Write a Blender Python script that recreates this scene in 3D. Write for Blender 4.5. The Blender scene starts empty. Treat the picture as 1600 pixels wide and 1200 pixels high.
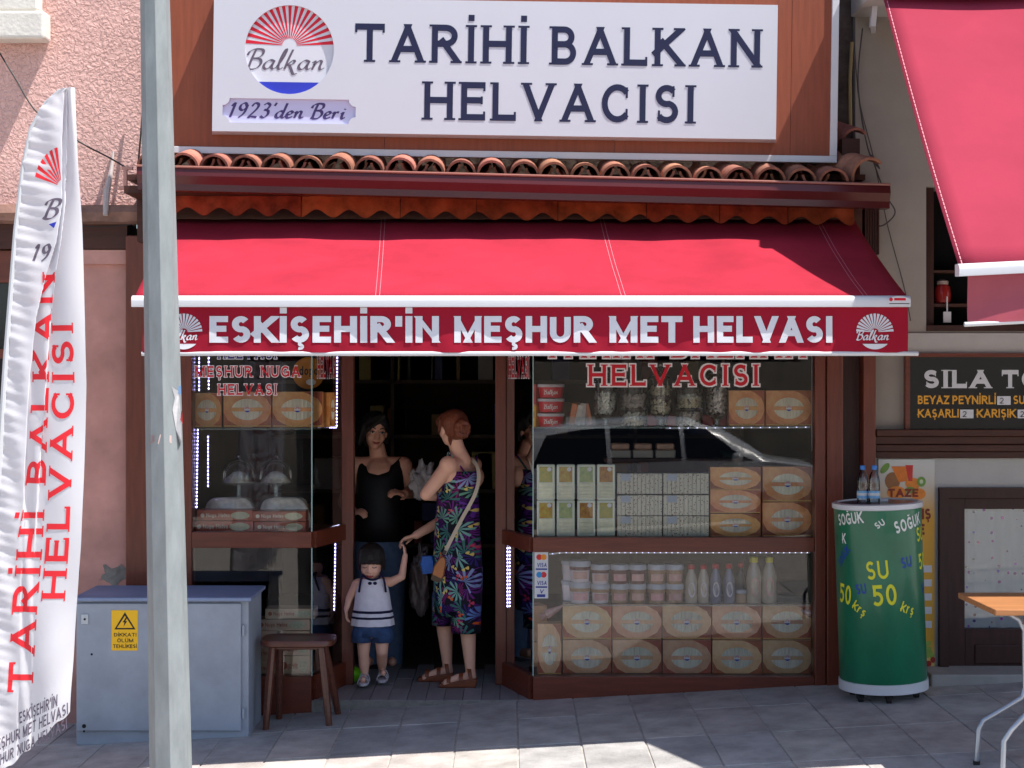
import bpy, bmesh, math, random
from mathutils import Vector, Matrix, Euler
random.seed(7)
R = math.radians
SC = bpy.context.scene
COL = SC.collection

# ------------------------------------------------------------------ camera, sky, sun, exposure
F = 2450.0                       # focal length in photo pixels (1600 wide)
CAMZ, HZ, D0 = 1.85, 590.0, 9.0  # eye height, horizon row, distance to the shop front (y = 0)
cam = bpy.data.cameras.new('camera'); camo = bpy.data.objects.new('camera', cam); COL.objects.link(camo)
camo.location = (0, -D0, CAMZ); camo.rotation_euler = (R(90), 0, 0)
cam.sensor_width = 36; cam.lens = F / 1600 * 36; cam.shift_y = (HZ - 600) / 1600
cam.clip_end = 400; cam.clip_start = .05
SC.camera = camo
SUN = Vector((-.45, .18, -1)).normalized()
wd = bpy.data.worlds.new('World'); SC.world = wd; wd.use_nodes = True
nt = wd.node_tree; bg = nt.nodes['Background']
sky = nt.nodes.new('ShaderNodeTexSky'); sky.sky_type = 'NISHITA'; sky.sun_disc = False
sky.sun_elevation = math.asin(-SUN.z); sky.sun_rotation = math.atan2(-SUN.x, -SUN.y)
sky.air_density = 1.0; sky.dust_density = 1.0
nt.links.new(sky.outputs[0], bg.inputs[0]); bg.inputs[1].default_value = .095
sl = bpy.data.lights.new('sun', 'SUN'); sl.energy = 4.2; sl.angle = R(.53); sl.color = (1, .95, .88)
so = bpy.data.objects.new('sun', sl); COL.objects.link(so); so.rotation_euler = SUN.to_track_quat('-Z', 'Y').to_euler()
so.location = (3, -3, 9)
SC.view_settings.view_transform = 'Standard'; SC.view_settings.look = 'None'
SC.view_settings.exposure = 1.08; SC.view_settings.gamma = 1
SC.render.engine = 'CYCLES'
SC.cycles.max_bounces = 8; SC.cycles.transparent_max_bounces = 24
SC.cycles.caustics_reflective = False; SC.cycles.caustics_refractive = False
SC.cycles.use_denoising = True

def X(px, D=D0): return (px - 800) * D / F
def Z(py, D=D0): return CAMZ - (py - HZ) * D / F
def PX(px, py, D=D0): return Vector((X(px, D), D - D0, Z(py, D)))
def gz(x): return .055 * (min(max(x, -6), 5) - .1)      # the pavement climbs to the right

# ------------------------------------------------------------------ materials
def s(r, g, b):
    f = lambda c: (c / 255 / 12.92) if c / 255 <= .04045 else ((c / 255 + .055) / 1.055) ** 2.4
    return (f(r), f(g), f(b))
MATS = {}
def M(name, col, rough=.6, spec=.4, metal=0, var=0, vs=6, vstretch=(1, 1, 1), bump=0, bs=60, coat=0, sheen=0, emit=0, alpha=1, col2=None, trans=0, detail=5):
    if name in MATS: return MATS[name]
    m = bpy.data.materials.new(name); m.use_nodes = True; n = m.node_tree.nodes; L = m.node_tree.links
    p = n['Principled BSDF']; p.inputs['Base Color'].default_value = (*col, 1)
    p.inputs['Roughness'].default_value = rough; p.inputs['Specular IOR Level'].default_value = spec
    p.inputs['Metallic'].default_value = metal
    if coat: p.inputs['Coat Weight'].default_value = coat; p.inputs['Coat Roughness'].default_value = .08
    if sheen: p.inputs['Sheen Weight'].default_value = sheen
    if emit: p.inputs['Emission Color'].default_value = (*col, 1); p.inputs['Emission Strength'].default_value = emit
    if trans: p.inputs['Transmission Weight'].default_value = trans
    if alpha < 1: p.inputs['Alpha'].default_value = alpha
    if var or bump:
        tc = n.new('ShaderNodeTexCoord'); mp = n.new('ShaderNodeMapping'); mp.inputs['Scale'].default_value = vstretch
        L.new(tc.outputs['Object'], mp.inputs[0])
    if var:
        nz = n.new('ShaderNodeTexNoise'); nz.inputs['Scale'].default_value = vs; nz.inputs['Detail'].default_value = detail; nz.inputs['Roughness'].default_value = .65
        L.new(mp.outputs[0], nz.inputs['Vector'])
        cr = n.new('ShaderNodeValToRGB')
        c2 = col2 or tuple(min(1, c * (1 + var)) for c in col); c1 = tuple(c * (1 - var) for c in col) if not col2 else col
        cr.color_ramp.elements[0].position = .32; cr.color_ramp.elements[1].position = .68
        cr.color_ramp.elements[0].color = (*c1, 1); cr.color_ramp.elements[1].color = (*c2, 1)
        L.new(nz.outputs['Fac'], cr.inputs[0]); L.new(cr.outputs[0], p.inputs['Base Color'])
    if bump:
        nb = n.new('ShaderNodeTexNoise'); nb.inputs['Scale'].default_value = bs; nb.inputs['Detail'].default_value = 4
        L.new(mp.outputs[0], nb.inputs['Vector'])
        b = n.new('ShaderNodeBump'); b.inputs['Strength'].default_value = bump; b.inputs['Distance'].default_value = .01
        L.new(nb.outputs['Fac'], b.inputs['Height']); L.new(b.outputs[0], p.inputs['Normal'])
    MATS[name] = m
    return m

def glass_mat(name, tint=(1, 1, 1), ior=1.5, boost=1.0, rough=0.0):
    m = bpy.data.materials.new(name); m.use_nodes = True; n = m.node_tree.nodes; L = m.node_tree.links
    n.remove(n['Principled BSDF'])
    t = n.new('ShaderNodeBsdfTransparent'); t.inputs[0].default_value = (*tint, 1)
    g = n.new('ShaderNodeBsdfGlossy'); g.inputs['Roughness'].default_value = rough
    f = n.new('ShaderNodeFresnel'); f.inputs[0].default_value = ior
    mu = n.new('ShaderNodeMath'); mu.operation = 'MULTIPLY'; mu.inputs[1].default_value = boost; mu.use_clamp = True
    mx = n.new('ShaderNodeMixShader'); L.new(f.outputs[0], mu.inputs[0]); L.new(mu.outputs[0], mx.inputs[0])
    L.new(t.outputs[0], mx.inputs[1]); L.new(g.outputs[0], mx.inputs[2]); L.new(mx.outputs[0], n['Material Output'].inputs[0])
    MATS[name] = m
    return m

# ------------------------------------------------------------------ mesh building
class MB:
    def __init__(self, o=(0, 0, 0)): self.v = []; self.f = []; self.o = Vector(o); self.mi = []; self.cur = 0
    def add(self, vs, fs):
        b = len(self.v); self.v += [Vector(p) for p in vs]; self.f += [tuple(i + b for i in f) for f in fs]; self.mi += [self.cur] * len(fs)
    def box(self, x0, x1, y0, y1, z0, z1, M4=None):
        vs = [Vector((x, y, z)) for x in (x0, x1) for y in (y0, y1) for z in (z0, z1)]
        if M4: vs = [M4 @ p for p in vs]
        self.add(vs, [(0, 1, 3, 2), (4, 6, 7, 5), (0, 4, 5, 1), (2, 3, 7, 6), (0, 2, 6, 4), (1, 5, 7, 3)])
    def bar(self, a, b, w, h=None, up=(0, 0, 1)):            # rectangular bar from a to b
        a = Vector(a); b = Vector(b); h = h or w; d = (b - a).normalized(); u = Vector(up)
        if abs(d.dot(u)) > .98: u = Vector((0, 1, 0))
        sx = d.cross(u).normalized() * w / 2; sz = sx.cross(d).normalized() * h / 2
        vs = [p + i * sx + j * sz for p in (a, b) for i in (-1, 1) for j in (-1, 1)]
        self.add(vs, [(0, 1, 3, 2), (4, 6, 7, 5), (0, 4, 5, 1), (2, 3, 7, 6), (0, 2, 6, 4), (1, 5, 7, 3)])
    def tube(self, pts, r, n=8, caps=True, rx=1):
        pts = [Vector(p) for p in pts]; rr = r if isinstance(r, (list, tuple)) else [r] * len(pts)
        rings = []; prev = None
        for i, p in enumerate(pts):
            d = (pts[min(i + 1, len(pts) - 1)] - pts[max(i - 1, 0)]).normalized()
            if prev is None:
                u = d.orthogonal().normalized()
            else:
                u = (prev - d * prev.dot(d)).normalized()
            prev = u; w = d.cross(u)
            rings.append([p + (u * math.cos(2 * math.pi * k / n) + w * math.sin(2 * math.pi * k / n)) * rr[i] for k in range(n)])
        self.rings(rings, caps)
    def rings(self, rings, caps=True, closed=True):
        n = len(rings[0]); vs = [p for r in rings for p in r]; fs = []
        m = n if closed else n - 1
        for i in range(len(rings) - 1):
            for k in range(m):
                a = i * n + k; b = i * n + (k + 1) % n
                fs.append((a, b, b + n, a + n))
        if caps and closed:
            fs.append(tuple(range(n - 1, -1, -1))); fs.append(tuple(range((len(rings) - 1) * n, len(rings) * n)))
        self.add(vs, fs)
    def lathe(self, c, prof, n=20, M4=None, caps=True):      # prof: (radius, z) from bottom to top
        c = Vector(c); rings = []
        for r, z in prof:
            ring = [Vector((r * math.cos(2 * math.pi * k / n), r * math.sin(2 * math.pi * k / n), z)) for k in range(n)]
            rings.append([(M4 @ p if M4 else p) + c for p in ring])
        self.rings(rings, caps)
    def poly(self, pts): self.add(pts, [tuple(range(len(pts)))])
    def prism(self, pts, y0, y1):                            # outline in x,z pulled through y
        n = len(pts); vs = [(x, y0, z) for x, z in pts] + [(x, y1, z) for x, z in pts]
        self.add(vs, [tuple(range(n - 1, -1, -1)), tuple(range(n, 2 * n))] + [(i, (i + 1) % n, n + (i + 1) % n, n + i) for i in range(n)])
    def sphere(self, c, r, n=12, m=8, M4=None):
        r = r if isinstance(r, (tuple, list)) else (r, r, r); c = Vector(c); rings = []
        for j in range(m + 1):
            a = -math.pi / 2 + math.pi * (j if 0 < j < m else (j + (.02 if j == 0 else -.02))) / m
            ring = [Vector((r[0] * math.cos(a) * math.cos(2 * math.pi * k / n), r[1] * math.cos(a) * math.sin(2 * math.pi * k / n), r[2] * math.sin(a))) for k in range(n)]
            rings.append([(M4 @ p if M4 else p) + c for p in ring])
        self.rings(rings)
    def grid(self, fn, nu, nv):
        vs = [fn(i / nu, j / nv) for j in range(nv + 1) for i in range(nu + 1)]
        self.add(vs, [(j * (nu + 1) + i, j * (nu + 1) + i + 1, (j + 1) * (nu + 1) + i + 1, (j + 1) * (nu + 1) + i) for j in range(nv) for i in range(nu)])
    def build(self, name, mat, parent=None, smooth=False, bevel=0, seg=2, kind=None, fix=True, thick=0):
        me = bpy.data.meshes.new(name); me.from_pydata([tuple(p - self.o) for p in self.v], [], self.f)
        if fix:
            bm = bmesh.new(); bm.from_mesh(me); bmesh.ops.recalc_face_normals(bm, faces=bm.faces); bm.to_mesh(me); bm.free()
        for m in (mat if isinstance(mat, (list, tuple)) else [mat]): me.materials.append(m)
        if any(self.mi): me.polygons.foreach_set('material_index', self.mi)
        if smooth:
            me.polygons.foreach_set('use_smooth', [True] * len(me.polygons))
            if smooth != 'all': me.set_sharp_from_angle(angle=R(40))
        o = bpy.data.objects.new(name, me); COL.objects.link(o)
        if parent is not None: o.parent = parent
        else: o.location = self.o
        if thick: t = o.modifiers.new('thick', 'SOLIDIFY'); t.thickness = thick
        if bevel:
            b = o.modifiers.new('bevel', 'BEVEL'); b.width = bevel; b.segments = seg; b.limit_method = 'ANGLE'; b.angle_limit = R(40)
        if kind: o['kind'] = kind
        return o
def tag(o, label, cat, group=None, kind=None):
    o['label'] = label; o['category'] = cat
    if group: o['group'] = group
    if kind: o['kind'] = kind
    return o
def thing(name, label, cat, loc=(0, 0, 0), group=None):
    o = bpy.data.objects.new(name, None); COL.objects.link(o); o.location = loc; o.empty_display_size = .1
    return tag(o, label, cat, group)
def copy_tree(o, parent=None, loc=None, rz=None, label=None, group=None):
    c = o.copy(); COL.objects.link(c)
    if parent is not None: c.parent = parent
    if loc is not None: c.location = loc
    if rz is not None: c.rotation_euler.z = rz
    if label: c['label'] = label
    if group: c['group'] = group
    for ch in list(o.children): copy_tree(ch, c)
    return c
ORD = ['first', 'second', 'third', 'fourth', 'fifth', 'sixth', 'seventh', 'eighth']

# ------------------------------------------------------------------ lettering drawn with strokes
def arc(cx, cy, rx, ry, a0, a1, n=14):
    return [(cx + rx * math.cos(R(a0 + (a1 - a0) * i / n)), cy + ry * math.sin(R(a0 + (a1 - a0) * i / n))) for i in range(n + 1)]
V = lambda x: ('l', x, 0, x, 1)
SS = arc(.5, .75, .44, .25, 35, 270, 14) + arc(.5, .26, .47, .26, 90, -150, 14)[1:]
GL = {
 'A': (.92, [('l', 0, 0, .5, 1), ('l', 1, 0, .5, 1), ('l', .22, .32, .78, .32)]),
 'B': (.72, [V(0), ('c', [(0, 1), (.5, 1)] + arc(.5, .77, .4, .23, 90, -90) + [(0, .54)]), ('c', [(0, .54), (.55, .54)] + arc(.55, .27, .45, .27, 90, -90) + [(0, 0)])]),
 'C': (.86, [('c', arc(.54, .5, .54, .5, 42, 318, 22))]),
 'D': (.84, [V(0), ('c', [(0, 1), (.4, 1)] + arc(.4, .5, .6, .5, 90, -90, 18) + [(0, 0)])]),
 'E': (.68, [V(0), ('l', 0, 1, 1, 1), ('l', 0, .53, .85, .53), ('l', 0, 0, 1, 0)]),
 'F': (.66, [V(0), ('l', 0, 1, 1, 1), ('l', 0, .5, .8, .5)]),
 'G': (.9, [('c', arc(.54, .5, .54, .5, 42, 330, 22)), ('l', 1, .08, 1, .42), ('l', .62, .44, 1, .44)]),
 'H': (.84, [V(0), V(1), ('l', 0, .52, 1, .52)]),
 'I': (.2, [V(.5)]),
 'K': (.84, [V(0), ('l', 0, .38, .95, 1), ('l', .3, .58, 1, 0)]),
 'L': (.66, [V(0), ('l', 0, 0, 1, 0)]),
 'M': (1.06, [V(0), V(1), ('l', 0, 1, .5, .08), ('l', 1, 1, .5, .08)]),
 'N': (.86, [V(0), V(1), ('l', 0, 1, 1, 0)]),
 'O': (.92, [('c', arc(.5, .5, .5, .5, 0, 360, 28))]),
 'P': (.7, [V(0), ('c', [(0, 1), (.5, 1)] + arc(.5, .73, .48, .27, 90, -90) + [(0, .46)])]),
 'R': (.8, [V(0), ('c', [(0, 1), (.5, 1)] + arc(.5, .75, .42, .25, 90, -90) + [(0, .5)]), ('l', .45, .5, 1, 0)]),
 'S': (.72, [('c', SS)]),
 'T': (.8, [V(.5), ('l', 0, 1, 1, 1)]),
 'U': (.82, [('c', [(0, 1.1), (0, .35)] + arc(.5, .36, .5, .36, 180, 360, 16) + [(1, .35), (1, 1.1)])]),
 'V': (.9, [('l', 0, 1, .5, 0), ('l', 1, 1, .5, 0)]),
 'Y': (.86, [('l', 0, 1, .5, .45), ('l', 1, 1, .5, .45), ('l', .5, 0, .5, .45)]),
 'Z': (.76, [('l', 0, 1, 1, 1), ('l', 0, 0, 1, 0), ('l', 0, 0, 1, 1)]),
 'k': (.6, [V(0), ('l', 0, .25, .9, .65), ('l', .3, .38, 1, 0)]),
 'r': (.42, [('l', 0, 0, 0, .65), ('c', [(0, .4)] + arc(.6, .32, .6, .33, 150, 60, 8))]),
 's': (.5, [('c', [(x, y * .66) for x, y in SS])]),
 'u': (.55, [('c', [(0, .66), (0, .25)] + arc(.5, .26, .5, .26, 180, 360, 12) + [(1, .25), (1, .66)])]),
 'g': (.55, [('c', arc(.5, .33, .5, .33, 0, 360, 20)), ('c', [(1, .66), (1, 0)] + arc(.5, 0, .5, .28, 0, -150, 8))]),
 'a': (.55, [('c', arc(.5, .33, .5, .33, 0, 360, 20)), ('l', 1, 0, 1, .66)]),
 'z': (.5, [('l', 0, .66, 1, .66), ('l', 0, 0, 1, 0), ('l', 0, 0, 1, .66)]),
 'e': (.55, [('c', [(0, .33), (1, .33)] + arc(.5, .33, .5, .33, 0, 320, 18))]),
 'l': (.12, [V(.5)]),
 'v': (.55, [('l', 0, .66, .5, 0), ('l', 1, .66, .5, 0)]),
 'd': (.56, [('c', arc(.5, .33, .5, .33, 0, 360, 20)), V(1)]),
 'o': (.56, [('c', arc(.5, .33, .5, .33, 0, 360, 20))]),
 'p': (.56, [('c', arc(.5, .33, .5, .33, 0, 360, 20)), ('l', 0, -.3, 0, .66)]),
 '0': (.66, [('c', arc(.5, .5, .5, .5, 0, 360, 24))]),
 '1': (.4, [V(.7), ('l', .7, 1, .1, .75)]),
 '2': (.66, [('c', arc(.5, .7, .48, .3, 160, -40, 12) + [(0, 0)]), ('l', 0, 0, 1, 0)]),
 '5': (.66, [('l', .1, 1, .95, 1), ('l', .12, .55, .15, 1), ('c', [(.1, .56)] + arc(.42, .31, .56, .31, 110, -140, 16))]),
 '.': (.2, [('l', .5, 0, .5, .04)]), '!': (.2, [('l', .5, .35, .5, 1), ('l', .5, 0, .5, .04)]),
 "'": (.22, [('l', .7, 1, .4, .78)]), ' ': (.42, []), '-': (.4, [('l', 0, .45, 1, .45)]),
}
COMB = {'İ': ('I', 'dot'), 'Ş': ('S', 'ced'), 'Ç': ('C', 'ced'), 'Ğ': ('G', 'bre'), 'Ö': ('O', 'dia'), 'Ü': ('U', 'dia'), 'ş': ('s', 'ced'), 'i': ('r0', 'dot')}
def clip(poly, lo, hi):
    for sgn, lim in ((1, lo), (-1, hi)):
        out = []
        for i in range(len(poly)):
            a, b = poly[i], poly[(i + 1) % len(poly)]
            ia, ib = sgn * (a[1] - lim) >= -1e-9, sgn * (b[1] - lim) >= -1e-9
            if ia: out.append(a)
            if ia != ib:
                t = (lim - a[1]) / (b[1] - a[1]); out.append((a[0] + t * (b[0] - a[0]), lim))
        poly = out
        if len(poly) < 3: return []
    return poly
def ribbon(pts, w, closed=False):
    n = len(pts); offs = []
    for i, p in enumerate(pts):
        a = pts[i - 1] if i else (pts[-2] if closed else p); b = pts[i + 1] if i < n - 1 else (pts[1] if closed else p)
        dx, dy = b[0] - a[0], b[1] - a[1]; l = math.hypot(dx, dy) or 1
        ww = w[i] if isinstance(w, list) else w
        offs.append((-dy / l * ww / 2, dx / l * ww / 2))
    return [[(pts[i][0] + offs[i][0], pts[i][1] + offs[i][1]), (pts[i][0] - offs[i][0], pts[i][1] - offs[i][1]),
             (pts[i + 1][0] - offs[i + 1][0], pts[i + 1][1] - offs[i + 1][1]), (pts[i + 1][0] + offs[i + 1][0], pts[i + 1][1] + offs[i + 1][1])] for i in range(n - 1)]
def glyph(ch, st, serif, wide):
    """polygons (in cap heights) and advance of a character; st = stroke width / cap height"""
    mark = None
    if ch in COMB: ch, mark = COMB[ch]
    if ch == '’': ch = "'"
    w, prims = GL.get(ch, GL[' ']); w = max(w * wide, st * 1.02)
    mx = lambda x: st / 2 + x * (w - st); my = lambda y: st / 2 + y * (1 - st)
    out = []
    for p in prims:
        if p[0] == 'l':
            a = (mx(p[1]), my(p[2])); b = (mx(p[3]), my(p[4])); dx, dy = b[0] - a[0], b[1] - a[1]; l = math.hypot(dx, dy) or 1
            dx /= l; dy /= l; e = st / 2; sw_ = st * (.68 if ch in 'MN' and st > .22 and abs(dx) > .1 else 1)
            if abs(dy) > .2 and abs(dx) > .1: e = st
            a = (a[0] - dx * e, a[1] - dy * e); b = (b[0] + dx * e, b[1] + dy * e); nx, ny = -dy * sw_ / 2, dx * sw_ / 2
            q = clip([(a[0] + nx, a[1] + ny), (a[0] - nx, a[1] - ny), (b[0] - nx, b[1] - ny), (b[0] + nx, b[1] + ny)], -.4, 1.0)
            if p[2] >= 0 and p[4] >= 0 and q: q = clip(q, 0, 1)
            if q: out.append(q)
            if serif:
                for (ex, ey), (ox, oy) in (((p[1], p[2]), (p[3], p[4])), ((p[3], p[4]), (p[1], p[2]))):
                    if abs(dy) > .5 and ey in (0, 1) and not (ch in 'AMVN' and abs(dx) > .1 and (ex == .5 or ch in 'MN')) and not (ch in 'BDEFLPR' and ex == 0 and False):
                        cx = mx(ex); sw = st * .95
                        if ch in 'EFBDPRL' and ex == 0: lx, rx = cx - sw, cx
                        elif ch == 'T' and ey == 1: continue
                        else: lx, rx = cx - sw, cx + sw
                        y0, y1 = (0, .055) if ey == 0 else (.945, 1)
                        out.append([(lx, y0), (rx, y0), (rx, y1), (lx, y1)])
                    elif abs(dx) > .8 and ch in 'EFLTZ' and ex in (0, 1, .85) and not (ex == 0 and ch != 'T'):
                        cx = mx(ex) + (st / 2 if ex > .5 else -st / 2); cy = my(ey); hh = st * .62
                        y0, y1 = (cy - hh * (1.5 if ey == 1 else 1), cy + hh * (1.5 if ey == 0 else 1)); y0 = max(0, y0); y1 = min(1, y1)
                        out.append([(cx - .03, y0), (cx + .03, y0), (cx + .03, y1), (cx - .03, y1)])
        else:
            pts = [(mx(x), my(y)) for x, y in p[1]]
            for q in ribbon(pts, st, math.dist(pts[0], pts[-1]) < 1e-6):
                q = clip(q, -.4, 1)
                if q: out.append(q)
            if serif and ch in 'CSG':
                for e in ((pts[0], pts[-1]) if ch != 'G' else (pts[0],)):
                    out.append([(e[0] - .03, e[1] - .14), (e[0] + .03, e[1] - .14), (e[0] + .03, e[1] + .14), (e[0] - .03, e[1] + .14)])
            if serif and ch == 'U':
                for e in (pts[0], pts[-1]): out.append([(e[0] - st, .945), (e[0] + st, .945), (e[0] + st, 1), (e[0] - st, 1)])
    if mark == 'dot':
        h = max(st, .1) * 1.0; out.append([(w / 2 - h / 2, 1.1), (w / 2 + h / 2, 1.1), (w / 2 + h / 2, 1.1 + h), (w / 2 - h / 2, 1.1 + h)])
    if mark == 'dia':
        h = max(st, .1) * .9
        for cx in (w * .3, w * .7): out.append([(cx - h / 2, 1.1), (cx + h / 2, 1.1), (cx + h / 2, 1.1 + h), (cx - h / 2, 1.1 + h)])
    if mark == 'ced': out += ribbon([(w / 2, .02), (w / 2, -.08)] + arc(w / 2, -.15, .09, .07, 90, -120, 6), max(.05, st * .5))
    if mark == 'bre': out += ribbon(arc(w / 2, 1.25, .17, .14, 200, 340, 8), max(.06, st * .55))
    return out, w
def layout(txt, st, serif=False, wide=1.0, gap=.16, tw=None):
    polys = []; u = 0
    for ch in txt:
        g, w = glyph(ch, st, serif, wide)
        polys += [[(x + u, y) for x, y in q] for q in g]; u += w + gap + (st * .5 if serif else 0)
    return polys, u - gap
def split(q, n):
    if n <= 1: return [q]
    if len(q) != 4:
        lo = min(p[1] for p in q); hi = max(p[1] for p in q); return [w for w in (clip(q, lo + (hi - lo) * i / n, lo + (hi - lo) * (i + 1) / n) for i in range(n)) if w]
    a, b, c, d = q; e1 = math.dist(a, b) + math.dist(c, d); e2 = math.dist(b, c) + math.dist(a, d)
    if e1 > e2: a, b, c, d = b, c, d, a
    L = lambda p, r, t: (p[0] + (r[0] - p[0]) * t, p[1] + (r[1] - p[1]) * t)
    return [[L(a, d, i / n), L(b, c, i / n), L(b, c, (i + 1) / n), L(a, d, (i + 1) / n)] for i in range(n)]
LAY = [0]
def text(mb, txt, u0, u1, v0, h, fm, st=.15, serif=False, wide=1.0, gap=.16, grow=0, sub=1, lay=0, shear=0):
    """lay text between u0 and u1, baseline v0, cap height h; fm(u, v, k) -> point"""
    polys, W = layout(txt, st, serif, wide, gap); sc = (u1 - u0) / W; k = lay
    if grow:
        polys = [[(x + (grow if x > cx else -grow), y + (grow if y > cy else -grow)) for x, y in q] for q in polys for cx, cy in [(sum(p[0] for p in q) / len(q), sum(p[1] for p in q) / len(q))]]
    for i, q in enumerate(polys):
        for qq in split(q, sub):
            mb.poly([fm(u0 + (x + shear * y) * sc, v0 + y * h, k + .00005 * (i % 23)) for x, y in qq])
def cat(pts, n=6):
    out = []; p = [pts[0]] + list(pts) + [pts[-1]]
    for i in range(1, len(p) - 2):
        for j in range(n):
            t = j / n; a, b, c, d = p[i - 1:i + 3]
            out.append(tuple(.5 * (2 * b[q] + (c[q] - a[q]) * t + (2 * a[q] - 5 * b[q] + 4 * c[q] - d[q]) * t * t + (3 * b[q] - a[q] - 3 * c[q] + d[q]) * t ** 3) for q in (0, 1)))
    return out + [pts[-1]]
SCR = {
 'B': (.62, [[(.1, 0), (.13, .5), (.2, .97)], [(-.08, .68), (-.02, .88), (.2, 1), (.48, .96), (.52, .74), (.36, .56), (.17, .53)], [(.17, .53), (.45, .5), (.55, .28), (.42, .04), (.2, -.03), (0, .06)]]),
 'a': (.5, [[(.38, .4), (.22, .46), (.05, .3), (.03, .1), (.14, 0), (.28, .1), (.4, .42)], [(.4, .44), (.35, .12), (.42, .01), (.54, .1)]]),
 'l': (.26, [[(.0, .1), (.14, .5), (.22, .9), (.17, 1.0), (.08, .6), (.06, .12), (.14, 0), (.26, .1)]]),
 'k': (.5, [[(.03, 0), (.08, .5), (.16, 1.0)], [(.08, .2), (.26, .44), (.36, .38), (.26, .24), (.1, .2)], [(.18, .22), (.32, -.04), (.44, -.24), (.58, -.2)]]),
 'n': (.52, [[(-.02, .34), (.08, .43), (.07, .2), (.04, 0)], [(.06, .2), (.22, .44), (.34, .4), (.32, .14), (.38, .01), (.52, .1)]]),
 'd': (.5, [[(.38, .4), (.22, .46), (.05, .3), (.03, .1), (.14, 0), (.28, .1), (.4, .42)], [(.46, 1.0), (.4, .5), (.35, .12), (.42, .01), (.54, .1)]]),
 'e': (.4, [[(.05, .2), (.2, .24), (.32, .36), (.24, .46), (.1, .38), (.04, .16), (.14, 0), (.38, .1)]]),
 'r': (.4, [[(-.02, .34), (.08, .43), (.07, .2), (.04, 0)], [(.06, .2), (.18, .42), (.32, .42)]]),
 'i': (.26, [[(.0, .3), (.1, .43), (.07, .12), (.13, 0), (.26, .1)], [(.14, .62), (.16, .68)]]),
 '1': (.4, [[(.05, .75), (.2, .97), (.16, .4), (.12, 0)]]),
 '9': (.56, [[(.42, .75), (.3, .97), (.1, .85), (.08, .6), (.24, .48), (.4, .65), (.44, .85), (.36, .3), (.12, -.02)]]),
 '2': (.56, [[(.08, .75), (.2, .97), (.4, .9), (.38, .6), (.05, .02), (.2, .06), (.48, .02)]]),
 '3': (.56, [[(.1, .85), (.25, .98), (.42, .85), (.32, .58), (.2, .54), (.4, .46), (.42, .2), (.24, 0), (.05, .1)]]),
 "'": (.2, [[(.14, 1.02), (.06, .8)]]), ' ': (.3, []),
}
def script(mb, txt, u0, u1, v0, h, fm, w=.11, lay=0, shear=.22, nib=40, thin=.25, sub=1):
    W = sum(SCR[c][0] + .05 for c in txt); sc = (u1 - u0) / W; u = 0; k = 0
    for c in txt:
        adv, strokes = SCR[c]
        for sp in strokes:
            pts = cat(sp); ws = []
            for i in range(len(pts)):
                a = pts[max(i - 1, 0)]; b = pts[min(i + 1, len(pts) - 1)]; an = math.atan2(b[1] - a[1], b[0] - a[0])
                ws.append(w * (thin + (1 - thin) * abs(math.sin(an - R(nib)))))
            for q in ribbon(pts, ws):
                k += 1; mb.poly([fm(u0 + (u + x + shear * y) * sc, v0 + y * h, lay + .00004 * (k % 9)) for x, y in q])
        u += adv + .05
def disc(mb, cu, cv, r, fm, lay=0, n=36, a0=0, a1=360):
    mb.poly([fm(cu + r * math.cos(R(a0 + (a1 - a0) * i / n)), cv + r * math.sin(R(a0 + (a1 - a0) * i / n)), lay) for i in range(n + (a1 - a0 < 360))])
def rays(mb, cu, cv, r, fm, n=15, lay=0, inner=.12, fill=.5):
    for i in range(n):
        a = 180 * (i + .5) / n; da = 180 / n * fill / 2
        mb.poly([fm(cu + rr * math.cos(R(aa)), cv + rr * math.sin(R(aa)), lay) for rr, aa in ((r * inner, a - da), (r, a - da), (r, a), (r, a + da), (r * inner, a + da))])
# ------------------------------------------------------------------ palette
WOOD = M('brown_frame_wood', s(104, 47, 30), .42, .4, var=.22, vs=9, vstretch=(6, 6, .5), bump=.05, bs=40, coat=.15)
WOODH = M('brown_rail_wood', s(104, 47, 30), .42, .4, var=.22, vs=9, vstretch=(.5, 6, 6), bump=.05, bs=40, coat=.15)
WOODD = M('dark_wood', s(58, 30, 24), .5, .35, var=.25, vs=8, vstretch=(5, 5, .6), bump=.08, bs=30)
WOODDH = M('dark_beam_wood', s(70, 38, 28), .55, .35, var=.3, vs=8, vstretch=(.6, 5, 5), bump=.1, bs=30)
PANEL = M('sign_panel_wood', s(136, 72, 50), .5, .3, var=.14, vs=5, vstretch=(9, 4, .6), bump=.03, bs=50)
WHITE = M('white_paint', s(208, 208, 212), .35, .5, var=.04, vs=3)
ALU = M('white_aluminium', s(204, 205, 210), .3, .5, var=.03, vs=2)
SIGNW = M('sign_acrylic', s(196, 197, 206), .3, .5, var=.02, vs=1.5)
NAVY = M('navy_letters', s(28, 28, 62), .4, .4)
REDP = M('red_print', s(205, 22, 48), .45, .4)
BLUEP = M('blue_print', s(44, 54, 176), .45, .4)
GREYP = M('grey_print', s(98, 88, 104), .6, .3)
LILAC = M('plaque_lilac', s(196, 194, 226), .4, .4)
PINK = M('pink_stucco', s(216, 174, 166), .9, .15, var=.13, vs=1.6, bump=.55, bs=38)
PINKF = M('pink_plaster', s(188, 140, 130), .9, .15, var=.22, vs=2.4, bump=.25, bs=16)
STONE = M('weathered_ledge', s(128, 98, 88), .9, .2, var=.4, vs=5, bump=.8, bs=14)
CEMENT = M('bare_cement', s(128, 124, 118), .95, .1, var=.2, vs=14, bump=.6, bs=40)
GWALL = M('grey_plaster', s(158, 150, 142), .9, .15, var=.1, vs=1.6, bump=.15, bs=25)
GWALL2 = M('pale_plaster', s(182, 178, 174), .9, .15, var=.07, vs=2, bump=.2, bs=45)
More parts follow.
